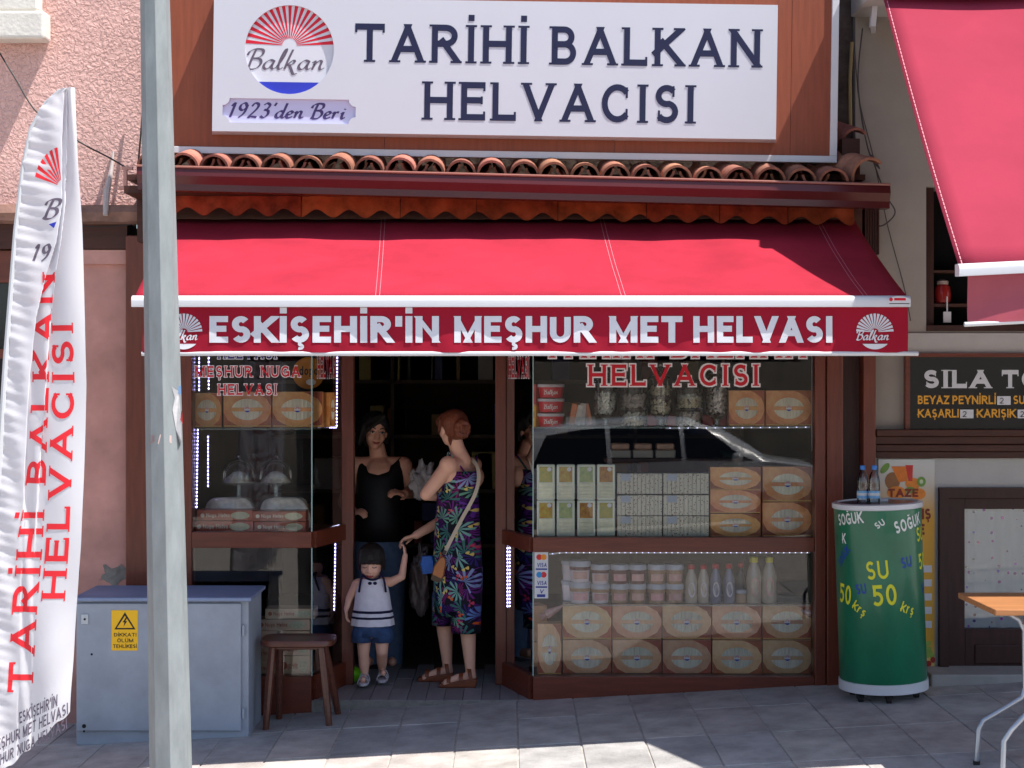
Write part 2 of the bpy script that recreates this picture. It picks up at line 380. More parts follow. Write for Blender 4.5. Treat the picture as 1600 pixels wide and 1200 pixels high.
TERRA = M('terracotta', s(148, 98, 82), .85, .2, var=.4, vs=9, bump=.3, bs=45)
TERRA2 = M('orange_terracotta', s(148, 64, 36), .8, .2, var=.5, vs=7, bump=.2, bs=30)
GUT = M('gutter_metal', s(78, 30, 30), .25, .5, var=.15, vs=3, vstretch=(.4, 2, 2))
AWN = M('awning_fabric', s(156, 39, 56), .9, .12, var=.14, vs=2.6, bump=.05, bs=240)
VAL = M('valance_fabric', s(150, 24, 46), .85, .15, var=.06, vs=3, bump=.05, bs=240)
AWN2 = M('rose_awning_fabric', s(148, 50, 69), .9, .12, var=.09, vs=1.6, bump=.05, bs=200)
FILM = M('rose_film_valance', s(160, 72, 84), .35, .4, var=.12, vs=2, alpha=.9)
STITCH = M('pale_stitching', s(206, 130, 140), .8)
DARK = M('dark_interior', s(34, 27, 25), .85, .2, var=.3, vs=2)
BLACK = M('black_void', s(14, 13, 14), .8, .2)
BOARD = M('black_gloss_board', s(22, 20, 22), .16, .5, var=.4, vs=2)
SLAB = [M('paving_slab_%d' % i, s(*c), .85, .25, var=.26, vs=5, bump=.3, bs=60, detail=9) for i, c in enumerate(((163, 160, 157), (170, 165, 160), (156, 154, 153), (165, 158, 154)))]
MORTAR = M('mortar', s(166, 162, 156), .95, .1, var=.2, vs=20)
ASPH = M('street_paving', s(180, 173, 164), .9, .25, var=.18, vs=9, bump=.3, bs=180)
KERB = M('kerb_stone', s(160, 156, 150), .85, .2, var=.12, vs=5, bump=.2, bs=50)
FLOORT = M('threshold_tiles', s(140, 136, 136), .55, .35, var=.12, vs=5, vstretch=(3, .6, 1))
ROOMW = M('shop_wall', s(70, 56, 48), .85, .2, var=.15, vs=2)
METALG = M('galvanised_steel', s(134, 140, 142), .6, .35, metal=.1, var=.16, vs=5, vstretch=(3, 3, .8), bump=.05, bs=60)
CAB = M('cabinet_paint', s(150, 158, 170), .5, .4, var=.14, vs=3.5, bump=.04, bs=20, detail=9)
GLASS = glass_mat('window_glass', (.95, .965, .96), 1.5, 1.65)
CLEAR = glass_mat('clear_plastic', (.9, .92, .93), 1.45, 1.6, .08)
CABLE = M('black_cable', s(32, 30, 32), .6)

def stucco(mat, sc=46, st=.9):                # coarse rendered plaster: lumps instead of plain noise
    n = mat.node_tree.nodes; L = mat.node_tree.links; b = [x for x in n if x.type == 'BUMP'][0]
    tc = [x for x in n if x.type == 'TEX_COORD'][0]
    nz = n.new('ShaderNodeTexNoise'); nz.inputs['Scale'].default_value = sc; nz.inputs['Detail'].default_value = 3; nz.inputs['Distortion'].default_value = .6
    cr = n.new('ShaderNodeMapRange'); cr.inputs[1].default_value = .4; cr.inputs[2].default_value = .62
    L.new(tc.outputs['Object'], nz.inputs['Vector']); L.new(nz.outputs['Fac'], cr.inputs[0]); L.new(cr.outputs[0], b.inputs['Height'])
    b.inputs['Strength'].default_value = st; b.inputs['Distance'].default_value = .008
stucco(PINK)

# ------------------------------------------------------------------ ground, road, pavement
def struct(name, mb, mat, **k):
    o = mb.build(name, mat, **k); o['kind'] = 'structure'; return o
g = MB(); g.grid(lambda u, v: (-60 + 120 * u, -70 + 130 * v, gz(-60 + 120 * u) - .45), 60, 2); struct('ground', g, ASPH)
g = MB(); g.grid(lambda u, v: (-30 + 60 * u, -30 + 25.8 * v, gz(-30 + 60 * u) - .16 - .1 * (1 - v)), 30, 2); struct('road', g, ASPH)
g = MB(); g.grid(lambda u, v: (-8 + 16 * u, -4.2 + 4.5 * v, gz(-8 + 16 * u) - .005), 32, 2); pave = struct('pavement', g, MORTAR)
kb = MB((0, 0, 0))
for i in range(16):
    x0 = -8 + i
    m = MB(); xs = (x0 + .004, x0 + .996)
    m.add([(x, y, gz(x) + z) for x in xs for y in (-4.34, -4.2) for z in (-.2, .0)], [(0, 1, 3, 2), (4, 6, 7, 5), (0, 4, 5, 1), (2, 3, 7, 6), (0, 2, 6, 4), (1, 5, 7, 3)])
    m.build('kerbstone', KERB, pave, bevel=.012)
SW, SD = .318, .62
rows = [(-4.2 + SD * j, -4.2 + SD * (j + 1)) for j in range(7)]
rnd = random.Random(3)
for j, (y0, y1) in enumerate(rows):
    y1 = min(y1, .02) if j == 6 else y1
    for i in range(-13, 16):
        x0 = i * SW + .03; x1 = x0 + SW
        if y1 < -3.2 and (x1 < -3 or x0 > 3): continue
        e = .004; dz = rnd.uniform(-.0025, .0015); zt = [gz(x0) + dz, gz(x1) + dz + rnd.uniform(-.001, .001)]
        m = MB()
        m.add([(x, y, z) for x, z1 in ((x0 + e, zt[0]), (x1 - e, zt[1])) for y in (y0 + e, y1 - e) for z in (z1 - .03, z1)], [(0, 1, 3, 2), (4, 6, 7, 5), (0, 4, 5, 1), (2, 3, 7, 6), (0, 2, 6, 4), (1, 5, 7, 3)])
        m.build('paving_slab', SLAB[rnd.randrange(4)], pave, bevel=.003, seg=1)

# ------------------------------------------------------------------ the helva shop
shop = thing('shop_building', 'brown timber fronted sweet shop with bay windows and open doorway', 'shop', (0, 0, 0))
def part(name, mat, parent, *boxes, **k):
    m = MB()
    for b in boxes: m.box(*b)
    return m.build(name, mat, parent, **k)
XL, XLF, XRF, XR = X(300), X(487), X(833), X(1272)
JL0, JL1, JR0, JR1 = X(535, 9.5), X(554, 9.5), X(774, 9.5), X(791, 9.5)
ZT = 2.34                                                  # window head, behind the awning
ZRl0, ZRl1 = Z(856), Z(831); ZRr0, ZRr1 = Z(862.5), Z(839.5)   # middle rails left and right
ZB = Z(1056.5)
part('post', WOOD, shop, (X(197), XL, -.015, .1, gz(-2) - .1, 2.665), bevel=.006)
part('post', WOOD, shop, (XR, X(1289), -.03, .09, -.1, 2.6), bevel=.005)
part('post', WOOD, shop, (X(1290), X(1315), -.045, .09, -.1, 2.6), bevel=.005)
part('recess_panel', WOODD, shop, (X(1315), X(1346), .05, .09, -.1, 2.6))
part('post', WOOD, shop, (X(1346.5), X(1366), -.045, .09, -.1, 2.6), bevel=.005)
part('header', WOODH, shop, (XL, XR, -.02, .1, ZT, 2.62))
part('door_header', WOODH, shop, (JL1, JR0, .47, .56, 2.2, 2.6))
part('door_jamb', WOOD, shop, (JL0, JL1, .44, .54, 0, 2.6), bevel=.005)
part('door_jamb', WOOD, shop, (JR0, JR1, .44, .54, 0, 2.6), bevel=.005)
def side_bar(name, a, b, z0, z1, w=.05, mat=WOODH):
    m = MB(); m.bar((a[0], a[1], (z0 + z1) / 2), (b[0], b[1], (z0 + z1) / 2), w, z1 - z0); return m.build(name, mat, shop)
LA, LB = (XLF, .026), (JL0 + .01, .47); RA, RB = (XRF, .026), (JR1 - .01, .47)
part('rail', WOODH, shop, (XL, XLF - .0, -.012, .05, ZRl0, ZRl1), bevel=.003)
part('rail', WOODH, shop, (XRF, XR, -.012, .05, ZRr0, ZRr1), bevel=.003)
side_bar('rail', LA, LB, ZRl0, ZRl1); side_bar('rail', RA, RB, ZRr0, ZRr1)
part('base_board', WOODH, shop, (XL, XLF, -.015, .05, gz(-1.8) - .06, ZB), bevel=.003)
part('base_board', WOODH, shop, (XRF, XR, -.015, .05, -.06, ZB), bevel=.003)
side_bar('base_board', LA, LB, -.06, ZB); side_bar('base_board', RA, RB, -.06, ZB)
side_bar('header', LA, LB, ZT, 2.6); side_bar('header', RA, RB, ZT, 2.6)
def pane(a, b, z0, z1):
    m = MB(); m.add([(a[0], a[1], z0), (b[0], b[1], z0), (b[0], b[1], z1), (a[0], a[1], z1)], [(0, 1, 2, 3)])
    return m.build('glass_pane', GLASS, shop, fix=False)
for (z0, z1, zr0, zr1, a, b, sa, sb) in ((ZRl1, ZT, 0, 0, (XL, .008), (XLF, .008), LA, LB), (ZRr1, ZT, 0, 0, (XRF, .008), (XR, .008), RA, RB)):
    pane(a, b, z0, z1); pane(sa, sb, z0, z1)
    zl = ZRl0 if a[0] < -1 else ZRr0
    pane(a, b, ZB, zl); pane(sa, sb, ZB, zl)
# thin polished glass edge strip at the mitred corners
EDGE = M('glass_edge', s(150, 180, 176), .2, .5)
for (cx, z0, z1) in ((XLF, ZRl1, ZT), (XLF, ZB, ZRl0), (XRF, ZRr1, ZT), (XRF, ZB, ZRr0)):
    part('glass_edge', EDGE, shop, (cx - .003, cx + .003, .004, .02, z0, z1))
# bay decks and shelves
DECK = M('deck_board', s(120, 82, 58), .6, .3, var=.1, vs=4)
def deck(name, xa, xb, xc, y0, y1, z, t, mat):               # quadrilateral following the splayed side
    m = MB(); o = [(xa, y0), (xb, y0), (xc, y1), (xa, y1)]
    m.add([(x, y, zz) for zz in (z - t, z) for x, y in o], [(3, 2, 1, 0), (4, 5, 6, 7), (0, 1, 5, 4), (1, 2, 6, 5), (2, 3, 7, 6), (3, 0, 4, 7)])
    return m.build(name, mat, shop)
deck('display_deck', XL, XLF - .04, JL0 - .05, .055, .5, ZRl1 - .004, .03, DECK)
deck('display_deck', XL, XLF - .04, JL0 - .05, .055, .5, ZB - .004, .04, DECK)
deck('display_deck', XR, XRF + .04, JR1 + .05, .055, .5, ZRr1 - .004, .03, DECK)
deck('display_deck', XR, XRF + .04, JR1 + .05, .055, .5, ZB - .004, .04, DECK)
GSH = M('glass_shelf', s(190, 210, 205), .1, .5, alpha=.35)
ZS = Z(668, 9.1)                                            # upper shelf
deck('glass_shelf', XL + .01, XLF - .03, JL0 - .05, .06, .42, Z(669, 9.1), .008, GSH)
deck('glass_shelf', XR - .01, XRF + .03, JR1 + .05, .06, .42, Z(667, 9.1), .008, GSH)
ZJ = Z(943.5, 9.1)
deck('glass_shelf', XR - .01, X(880), X(880), .06, .4, ZJ, .008, GSH)
# the room behind
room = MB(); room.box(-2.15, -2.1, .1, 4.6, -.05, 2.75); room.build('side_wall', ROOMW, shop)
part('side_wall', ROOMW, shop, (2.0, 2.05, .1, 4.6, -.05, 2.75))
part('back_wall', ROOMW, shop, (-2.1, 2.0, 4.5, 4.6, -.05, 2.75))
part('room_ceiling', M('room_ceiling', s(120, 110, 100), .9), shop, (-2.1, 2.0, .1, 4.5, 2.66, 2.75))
# threshold of plank-like tiles, then the room floor
for i in range(12):
    for j in range(3):
        x0 = -1.14 + i * .107; m = MB(); y0 = .0 + j * .32 + (.16 if i % 2 else 0) - (.16 if j == 0 and i % 2 else 0)
        y1 = .32 * (j + 1) + (.16 if i % 2 else 0)
        m.box(x0 + .0015, x0 + .1055, y0 + .0015, y1 - .0015, -.03, rnd.uniform(-.0012, .0)); m.build('floor_tile', FLOORT, shop, bevel=.0015, seg=1)
part('step_riser', CEMENT, shop, (-1.16, .14, -.006, .02, -.12, -.004))
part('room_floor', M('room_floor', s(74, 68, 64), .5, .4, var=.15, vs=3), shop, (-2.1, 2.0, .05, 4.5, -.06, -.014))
# dim shelving along the back of the room
rk = MB()
for zz in (.45, .9, 1.35, 1.8): rk.box(-2.0, 1.9, 3.9, 4.45, zz, zz + .03)
for xx in (-2.0, -1.0, 0.0, 1.0, 1.88): rk.box(xx, xx + .03, 3.9, 4.45, 0, 2.2)
rk.build('shelving', M('shelving', s(96, 78, 62), .6), shop)
tins = [M('tin_%d' % i, s(*c), .5) for i, c in enumerate(((150, 60, 40), (180, 160, 90), (60, 90, 60), (170, 165, 160), (60, 70, 120), (150, 110, 60)))]
for k in range(60):
    x = rnd.uniform(-1.9, 1.75); zz = rnd.choice((.48, .93, 1.38, 1.83)); w = rnd.uniform(.1, .2); h = rnd.uniform(.15, .34)
    part('shelf_stock', rnd.choice(tins), shop, (x, x + w, 3.95, 4.2, zz, zz + h))
# building body above: wall, roof line, gable post
part('upper_wall', M('rough_masonry', s(92, 80, 74), .95, .1, var=.4, vs=8, bump=1.0, bs=18), shop, (X(222), X(1338), .1, .3, 2.6, 7))
part('building_side', ROOMW, shop, (-2.2, 2.1, 4.6, 4.7, -.2, 7), (-2.2, 2.1, .3, 4.7, 6.95, 7))
part('fascia', WOODDH, shop, (X(222), X(1340), -.12, .1, 2.62, 2.86))
part('soffit', WOODDH, shop, (X(222), X(1340), -.42, -.1, 2.86, 2.9))
# ribbed corner post right of the awning
m = MB()
for i in range(6): m.box(X(1346) + i * .0145, X(1346) + i * .0145 + .009, -.09, -.02, 2.55, 2.95)
m.box(X(1346), X(1367), -.08, .0, 2.55, 2.95); m.build('ribbed_post', WOODD, shop)
# gutter (falls to the right)
def tilt(px): return (px - 270) * .025                    # rows of drop per photo column
gp = [(-.02, 0), (0, 0), (.012, -.03), (.0, -.045), (-.012, -.06), (-.012, -.085), (-.1, -.085), (-.1, 0), (-.088, 0), (-.088, -.073), (-.026, -.073), (-.02, -.01)]
DG = 8.46
rings = []
for px in (214, 1391):
    zt = Z(262 + tilt(px), DG); rings.append([Vector((X(px, DG), DG - D0 - q[0], zt + q[1] * 1.42)) for q in gp])
m = MB(); m.rings(rings); m.build('gutter', GUT, shop)
m = MB(); m.tube([(X(214, DG), DG - D0 - .004, Z(260.5 + tilt(214), DG)), (X(1391, DG), DG - D0 - .004, Z(260.5 + tilt(1391), DG))], .007, 8); m.build('gutter_lip', M('gutter_lip', s(150, 100, 88), .3, .5), shop, smooth=True)
# scalloped clay eave under the gutter: separate pieces with wavy lower edge
De = 8.72; cuts = [226, 470, 625, 745, 872, 1010, 1125, 1232, 1336]
for a, b in zip(cuts, cuts[1:]):
    m = MB(); n = int((b - a) / 4); up = []; lo = []
    for i in range(n + 1):
        px = a + .6 + (b - a - 1.2) * i / n; lo.append((X(px, De), Z(322 + tilt(px) * .62 + 7.5 + 6 * math.cos(2 * math.pi * (px - 318) / 50.5), De))); up.append((X(px, De), Z(286 + tilt(px) * .7, De)))
    dy = rnd.uniform(-.006, .006)
    rr = []
    for (x1, z1), (x2, z2) in zip(up, lo):
        px = x1 * F / De + 800; w = .012 * math.cos(2 * math.pi * (px - 318) / 50.5)
        rr.append([Vector((x1, De - D0 + dy + w + .02, z1)), Vector((x1, De - D0 + dy + w + .035, z1)), Vector((x2, De - D0 + dy + w + .015, z2)), Vector((x2, De - D0 + dy + w, z2))])
    m.rings(rr); m.build('eave_tile', TERRA2, shop, smooth=True)
# roof of barrel tiles: covers and channels, each its own tile
roof = part('roof', WOODDH, shop, (X(222), X(1330), -.36, .1, 2.94, 2.97))
def barrel(r, t, L, up, arc0=0, arc1=180, taper=.86, n=10):
    m = MB(); sections = []
    for y, k in ((0, 1), (L, taper)):
        pts = [(r * k * math.cos(R(arc0 + (arc1 - arc0) * i / n)), r * k * math.sin(R(arc0 + (arc1 - arc0) * i / n))) for i in range(n + 1)]
        pin = [((r * k - t) * math.cos(R(arc0 + (arc1 - arc0) * i / n)), (r * k - t) * math.sin(R(arc0 + (arc1 - arc0) * i / n))) for i in range(n, -1, -1)]
        sections.append([Vector((x, y, up * z)) for x, z in pts + pin])
    m.rings(sections); return m
cov = barrel(.082, .013, .42, 1, 4, 176).build('roof_tile', TERRA, roof, smooth=True)
chan = barrel(.078, .013, .42, -1, 8, 172).build('roof_tile', TERRA, roof, smooth=True)
first = [True, True]
k = 0; px = 238.0
while px < 1318:
    z = Z(263 + tilt(px), 8.5)
    for src, dx, dz, dy, q in ((cov, 0, .0, 0, 0), (chan, .083, .062, .03, 1)):
        if q and px > 1290: continue
        o = src if first[q] else src.copy()
        if not first[q]: COL.objects.link(o)
        first[q] = False
        o.location = (X(px, 8.5) + dx + rnd.uniform(-.006, .006), -.505 + dy + rnd.uniform(-.012, .012), z + dz + rnd.uniform(-.003, .003) + .004)
        o.rotation_euler = (R(13 + rnd.uniform(-3, 3)), R(rnd.uniform(-5, 5)), R(rnd.uniform(-4, 4)))
    px += 48.3
e = barrel(.105, .016, .4, 1, -6, 150).build('verge_tile', TERRA, roof, smooth=True)
e.location = (X(1357, 8.55), -.46, Z(276, 8.55)); e.rotation_euler = (R(28), R(-52), R(-6))
e = barrel(.09, .014, .36, 1, 10, 160).build('verge_tile', TERRA, roof, smooth=True)
e.location = (X(1338, 8.75), -.2, Z(222, 8.75)); e.rotation_euler = (R(24), R(-30), R(10))
part('verge_board', WOODD, shop, (X(1322, 8.6), X(1350, 8.6), -.3, -.05, Z(292, 8.6), Z(212, 8.6)))

# ------------------------------------------------------------------ sign above the shop
Dp, Ds = 8.7, 8.6
SR = R(.85)
sign = thing('shop_sign', 'wide white lettered shop sign with sunburst emblem on brown wood panel', 'sign', PX(786, 110, Dp))
def rot_px(px, py): return px, py
RM = Matrix.Rotation(SR, 4, 'Y')                           # drops to the right like the roof
SC0 = PX(786, 110, Dp)
def spt(px, py, D):                                        # a point of the sign, given in level picture units round its centre
    c = PX(786, 110, Dp); p = Vector(((px - 786) * D / F, D - Dp, -(py - 110) * D / F)); return c + RM @ p
def sbox(m, x0, x1, y0, y1, Da, Db):
    vs = [spt((x - 786) * Da / D + 786, (y - 110) * Da / D + 110, D) for x in (x0, x1) for D in (Da, Db) for y in (y0, y1)]
    m.add(vs, [(0, 1, 3, 2), (4, 6, 7, 5), (0, 4, 5, 1), (2, 3, 7, 6), (0, 2, 6, 4), (1, 5, 7, 3)])
for (a, b) in ((258, 602), (602.6, 962), (962.6, 1236), (1236.6, 1298)):
    m = MB(SC0); sbox(m, a, b, -120, 240, Dp, Dp + .025); m.build('wood_panel', PANEL, sign)
m = MB(SC0); sbox(m, 258, 1310, 237, 247.5, Dp - .018, Dp + .02); m.build('panel_trim', ALU, sign, bevel=.003)
m = MB(SC0); sbox(m, 1299, 1310, -120, 236.8, Dp - .018, Dp + .02); m.build('panel_trim', ALU, sign, bevel=.003)
# white light box with recessed emblem and plaque
def fmS(D): return lambda u, v, k: spt(u, v, D - k)
bm = bmesh.new()
def loop(pts, D):
    vs = [bm.verts.new(spt(x, y, D) - SC0) for x, y in pts]
    return [bm.edges.new((vs[i], vs[(i + 1) % len(vs)])) for i in range(len(vs))], vs
BX0, BX1, BY0, BY1 = 333, 1214, 7, 217
outer = [(BX0, BY0), (BX1, BY0), (BX1, BY1), (BX0, BY1)]
EC, ER = (452, 88), 69.5
circ = [(EC[0] + ER * math.cos(2 * math.pi * i / 48), EC[1] + ER * math.sin(2 * math.pi * i / 48)) for i in range(48)]
def plaq(cx, cy, w, h, nr, n=5):
    o = []
    for sx, sy, a0 in ((1, 1, 270), (-1, 1, 360), (-1, -1, 90), (1, -1, 180)):
        cxx, cyy = cx + sx * w, cy + sy * h
        for i in range(n + 1):
            a = R(a0 - 90 * i / n) if False else None
            t = i / n
            ang = {(1, 1): 270 - 90 * t, (-1, 1): 0 - 90 * t, (-1, -1): 90 - 90 * t, (1, -1): 180 - 90 * t}[(sx, sy)]
            o.append((cxx + nr * math.cos(R(ang)), cyy + nr * math.sin(R(ang))))
    return o
plq = plaq(453, 184, 104, 19, 11)
es = []; rims = []
for pts in (outer, circ, plq):
    e1, v1 = loop(pts, Ds); es += e1; rims.append((pts, v1))
bmesh.ops.triangle_fill(bm, edges=es, use_beauty=True)
for k, (pts, v1) in enumerate(rims):
    v2 = [bm.verts.new(spt(x, y, Ds + (.098 if k == 0 else .018)) - SC0) for x, y in pts]
    for i in range(len(pts)): bm.faces.new((v1[i], v1[(i + 1) % len(pts)], v2[(i + 1) % len(pts)], v2[i]))
bmesh.ops.recalc_face_normals(bm, faces=bm.faces)
me = bpy.data.meshes.new('light_box'); bm.to_mesh(me); bm.free(); me.materials.append(SIGNW)
lb = bpy.data.objects.new('light_box', me); COL.objects.link(lb); lb.parent = sign
flip = lambda D: (lambda u, v, k: spt(u, -v, D - k))
f1 = flip(Ds + .017)
m = MB(SC0); disc(m, EC[0], -EC[1], ER + 3, f1); em = m.build('emblem', M('emblem_white', s(206, 207, 216), .35), sign, fix=False)
m = MB(SC0); rays(m, EC[0], -81, ER + 1, f1, n=19, lay=.001, inner=.16, fill=.52); m.build('sun_rays', REDP, em, fix=False)
m = MB(SC0); disc(m, EC[0], -EC[1], ER, f1, lay=.0012, n=24, a0=226, a1=314); m.build('blue_segment', BLUEP, em, fix=False)
m = MB(SC0); script(m, 'Balkan', 384, 508, -118, 31, f1, w=.12, lay=.0016); m.build('lettering', GREYP, em, fix=False)
m = MB(SC0); m.poly([f1(453 + dx * 108, -(184 + dy * 23), 0) for dx, dy in ((-1, -1), (1, -1), (1, 1), (-1, 1))]); pq = m.build('plaque', LILAC, sign, fix=False)
m = MB(SC0); script(m, "1923'den Beri", 357, 541, -194, 23, f1, w=.17, lay=.001, thin=.4); m.build('lettering', M('plum_print', s(72, 56, 110), .5), pq, fix=False)
f2 = flip(Ds)
m = MB(SC0)
text(m, 'TARİHİ', 556, 828, -105.5, 60, f2, st=.165, serif=True, wide=.95, gap=.15, lay=.0015); m.build('lettering', NAVY, sign, fix=False)
m = MB(SC0); text(m, 'BALKAN', 862, 1192, -105.5, 60, f2, st=.165, serif=True, wide=.95, gap=.15, lay=.0015); m.build('lettering', NAVY, sign, fix=False)
m = MB(SC0); text(m, 'HELVACISI', 664, 1090, -194.5, 60, f2, st=.165, serif=True, wide=.95, gap=.15, lay=.0015); m.build('lettering', NAVY, sign, fix=False)

# ------------------------------------------------------------------ awning of the shop
DF, DB = 7.5, 8.87
awn = thing('shop_awning', 'crimson fabric awning with white front bar and lettered valance over sweet shop', 'awning', PX(800, 465, DF))
AO = PX(800, 465, DF)
zf, zb = Z(463, DF), Z(343, DB)
xa0, xa1, xb0, xb1 = X(211, DF), X(1417, DF), X(211, DF) + .0, X(1417, DF) - .0
def awp(u, v):            # u along, v front -> back
    xl_, xr_ = xa0 + (X(262, DB) - xa0) * v, xa1 + (X(1334, DB) - xa1) * v; x = xl_ + (xr_ - xl_) * u; y = (DF - D0) + (DB - DF) * v
    sag = -.02 * math.sin(math.pi * v) * (.8 + .2 * math.cos(u * 6.28 * 3)) + .004 * math.sin(u * 31 + v * 3) * v * (1 - v) * 4 + .0022 * math.sin(u * 83 + 5 * v) * v + .003 * math.sin(v * 13 + u * 9) * v * (1 - v) * 2
    return Vector((x, y, zf + (zb - zf) * v + sag))
m = MB(AO); m.grid(awp, 60, 14); m.build('canopy', AWN, awn, smooth='all', fix=False, thick=-.002)
for pb in (590, 974, 1352):
    u = (X(pb, DF) - xa0) / (xa1 - xa0); m = MB(AO)
    for d in (-.0026, .0026):
        for i in range(60):
            v0, v1 = i / 60, (i + .8) / 60; a, b = awp(u + d, v0), awp(u + d, v1); w = Vector((.0014, 0, 0)); up = Vector((0, -.0012, .0035))
            m.add([a - w + up, a + w + up, b + w + up, b - w + up], [(0, 1, 2, 3)])
    m.build('seam', STITCH, awn, fix=False)
# front bar: rounded extrusion
prof = [(-.01, 0), (-.026, -.004), (-.036, -.014), (-.038, -.028), (-.036, -.055), (-.006, -.055), (.03, -.052), (.03, 0)]
m = MB(AO); m.rings([[Vector((X(px, DF), DF - D0 + y, Z(462, DF) + z)) for y, z in prof] for px in (208, 1420)]); m.build('front_bar', ALU, awn, smooth=True)
# valance, gently rippled
zv1, zv0 = Z(480, DF), Z(551, DF); xv0, xv1 = X(224, DF), X(1418, DF)
def vy(x, t):
    a = .011 * t * (1.15 - .4 * t)
    return DF - D0 - .006 + a * (math.sin(x * 9.3 + 1.2 * t) + .7 * math.sin(x * 21 + 2.1 + 2.5 * t) + .45 * math.sin(x * 39 - 3 * t)) * .55 - .004 * t
def val(u, t, k=0):
    x = xv0 + (xv1 - xv0) * u; return Vector((x, vy(x, t) - k, zv1 + (zv0 - zv1) * t))
m = MB(AO); m.grid(val, 240, 12); vo = m.build('valance', VAL, awn, smooth='all', fix=False)
def fmV(u, v, k):
    x = X(u, DF); t = (Z(-v, DF) - zv1) / (zv0 - zv1); return Vector((x, vy(x, t) - .0026 - k, zv1 + (zv0 - zv1) * t))
VW = M('valance_white_print', s(208, 208, 216), .5, .4)
for tx, a, b in (("ESKİŞEHİR'İN", 328, 686), ('MEŞHUR', 710, 928), ('MET', 952, 1066), ('HELVASI', 1083, 1300)):
    m = MB(AO); text(m, tx, a, b, -535.5, 41.5, fmV, st=.225, wide=.88, gap=.1, sub=6); m.build('lettering', VW, vo, fix=False)
for cx in (288, 1366):
    m = MB(AO); rays(m, cx, -519, 29, fmV, n=15, inner=.2, fill=.66); disc(m, cx, -519, 25, fmV, n=14, a0=210, a1=330) if False else None
    disc(m, cx, -520, 26, fmV, n=14, a0=222, a1=318, lay=.0004)
    script(m, 'Balkan', cx - 29, cx + 22, -531, 15, fmV, w=.16, thin=.4, lay=.0006)
    m.build('emblem', VW, vo, fix=False)
m = MB(AO); m.tube([(X(222, DF), DF - D0 - .005, Z(552.5, DF)), (X(1434, DF), DF - D0 - .005, Z(552.5, DF))], .0115, 10); m.build('bottom_rod', ALU, awn, smooth=True)
# maker's oval plate on the bar
fb = lambda u, v, k: Vector((X(u, DF), DF - D0 - .0395 - k, Z(-v, DF)))
m = MB(AO); m.poly([fb(1402 + 18 * math.cos(2 * math.pi * i / 24), -471 + 7.5 * math.sin(2 * math.pi * i / 24), 0) for i in range(24)]); pl = m.build('maker_plate', WHITE, awn, fix=False)
m = MB(AO); m.poly([fb(1389 + 3 * math.cos(2 * math.pi * i / 10), -468.5 + 3 * math.sin(2 * math.pi * i / 10), .0004) for i in range(10)])
m.poly([fb(x, y, .0004) for x, y in ((1394, -466.2), (1412, -466.2), (1412, -470.2), (1394, -470.2))]); m.build('plate_print', REDP, pl, fix=False)
m = MB(AO); m.poly([fb(x, y, .0004) for x, y in ((1386, -474.4), (1418, -474.4), (1417, -475.6), (1387, -475.6))]); m.build('plate_print', BLACK, pl, fix=False)
# folding arms and wall tube
m = MB(AO); m.tube([(X(330, DB), DB - D0 + .02, zb - .07), (X(1290, DB), DB - D0 + .02, zb - .07)], .04, 10); m.build('roller_tube', ALU, awn, smooth=True)
for px in (520, 1120):
    m = MB(AO); x = X(px, 8.2); m.bar((x, DB - D0, zb - .1), (x + .25, -.8, zf + .12), .035, .05); m.bar((x + .25, -.8, zf + .12), (x, DF - D0 + .03, zf - .03), .03, .045); m.build('folding_arm', ALU, awn)

# ------------------------------------------------------------------ pink building on the left
pinkb = thing('pink_building', 'pink stucco house with weathered ledge left of the sweet shop', 'building', (-3.5, .1, 0))
PO = (-3.5, .1, 0)
def pp(name, mat, *boxes, **k):
    m = MB(PO)
    for b in boxes: m.box(*b)
    return m.build(name, mat, pinkb, **k)
m = MB(PO); xw = X(226)
pp('upper_wall', PINK, (-7, xw, .04, .3, Z(322), 7))
# ragged stone ledge under the stucco
m = MB(PO); rg = []
rl = random.Random(9)
for i in range(41):
    x = -7 + (xw + 7) * i / 40; j = lambda a: rl.uniform(-a, a)
    rg.append([Vector((x, .05, Z(318) + j(.006))), Vector((x, -.05 + j(.012), Z(322) + j(.01))), Vector((x, -.075 + j(.012), Z(334) + j(.006))), Vector((x, -.06 + j(.014), Z(347) + j(.008))), Vector((x, .05, Z(350)))])
m.rings(rg); m.build('stone_ledge', STONE, pinkb)
pp('lintel', WOODDH, (-7, X(197) - .002, .03, .3, Z(388), Z(350)))
pp('pier_wall', PINKF, (X(120), X(197) - .004, .06, .3, -.5, Z(388)), (-7, X(-90), .06, .3, -.5, Z(388)))
pp('pier_cap', PINKF, (X(118), X(200), .03, .058, Z(412), Z(390)))
pp('window_frame', WOODH, (X(-88), X(118), .08, .14, Z(440), Z(390)), (X(-88), X(118), .08, .14, Z(900), Z(860)), (X(-88), X(-70), .08, .14, Z(860), Z(440)), (X(100), X(118), .08, .14, Z(860), Z(440)), (X(10), X(24), .08, .14, Z(860), Z(440)), (X(-70), X(100), .085, .135, Z(560), Z(545)))
pp('window_pane', M('dark_window', s(30, 34, 40), .1, .5), (X(-70), X(100), .12, .125, Z(862), Z(438)))
pp('sill_wall', PINKF, (X(-90), X(120), .07, .3, -.5, Z(900)))
pp('body', ROOMW, (-7, -2.25, .3, .4, -.5, 7), (-7, -2.25, .3, 4.7, 6.9, 7))
m = MB(PO); rl = random.Random(5)
m.poly([Vector((X(176 + (26 + 8 * math.sin(3 * a + 1) + rl.uniform(-3, 2)) * math.cos(a)), .056, Z(900 + (15 + 5 * math.sin(5 * a) + rl.uniform(-2, 2)) * math.sin(a)))) for a in [2 * math.pi * i / 40 for i in range(40)]])
for v in m.v: v.x = min(v.x, X(196.5))
m.build('bare_patch', CEMENT, pinkb, fix=False)
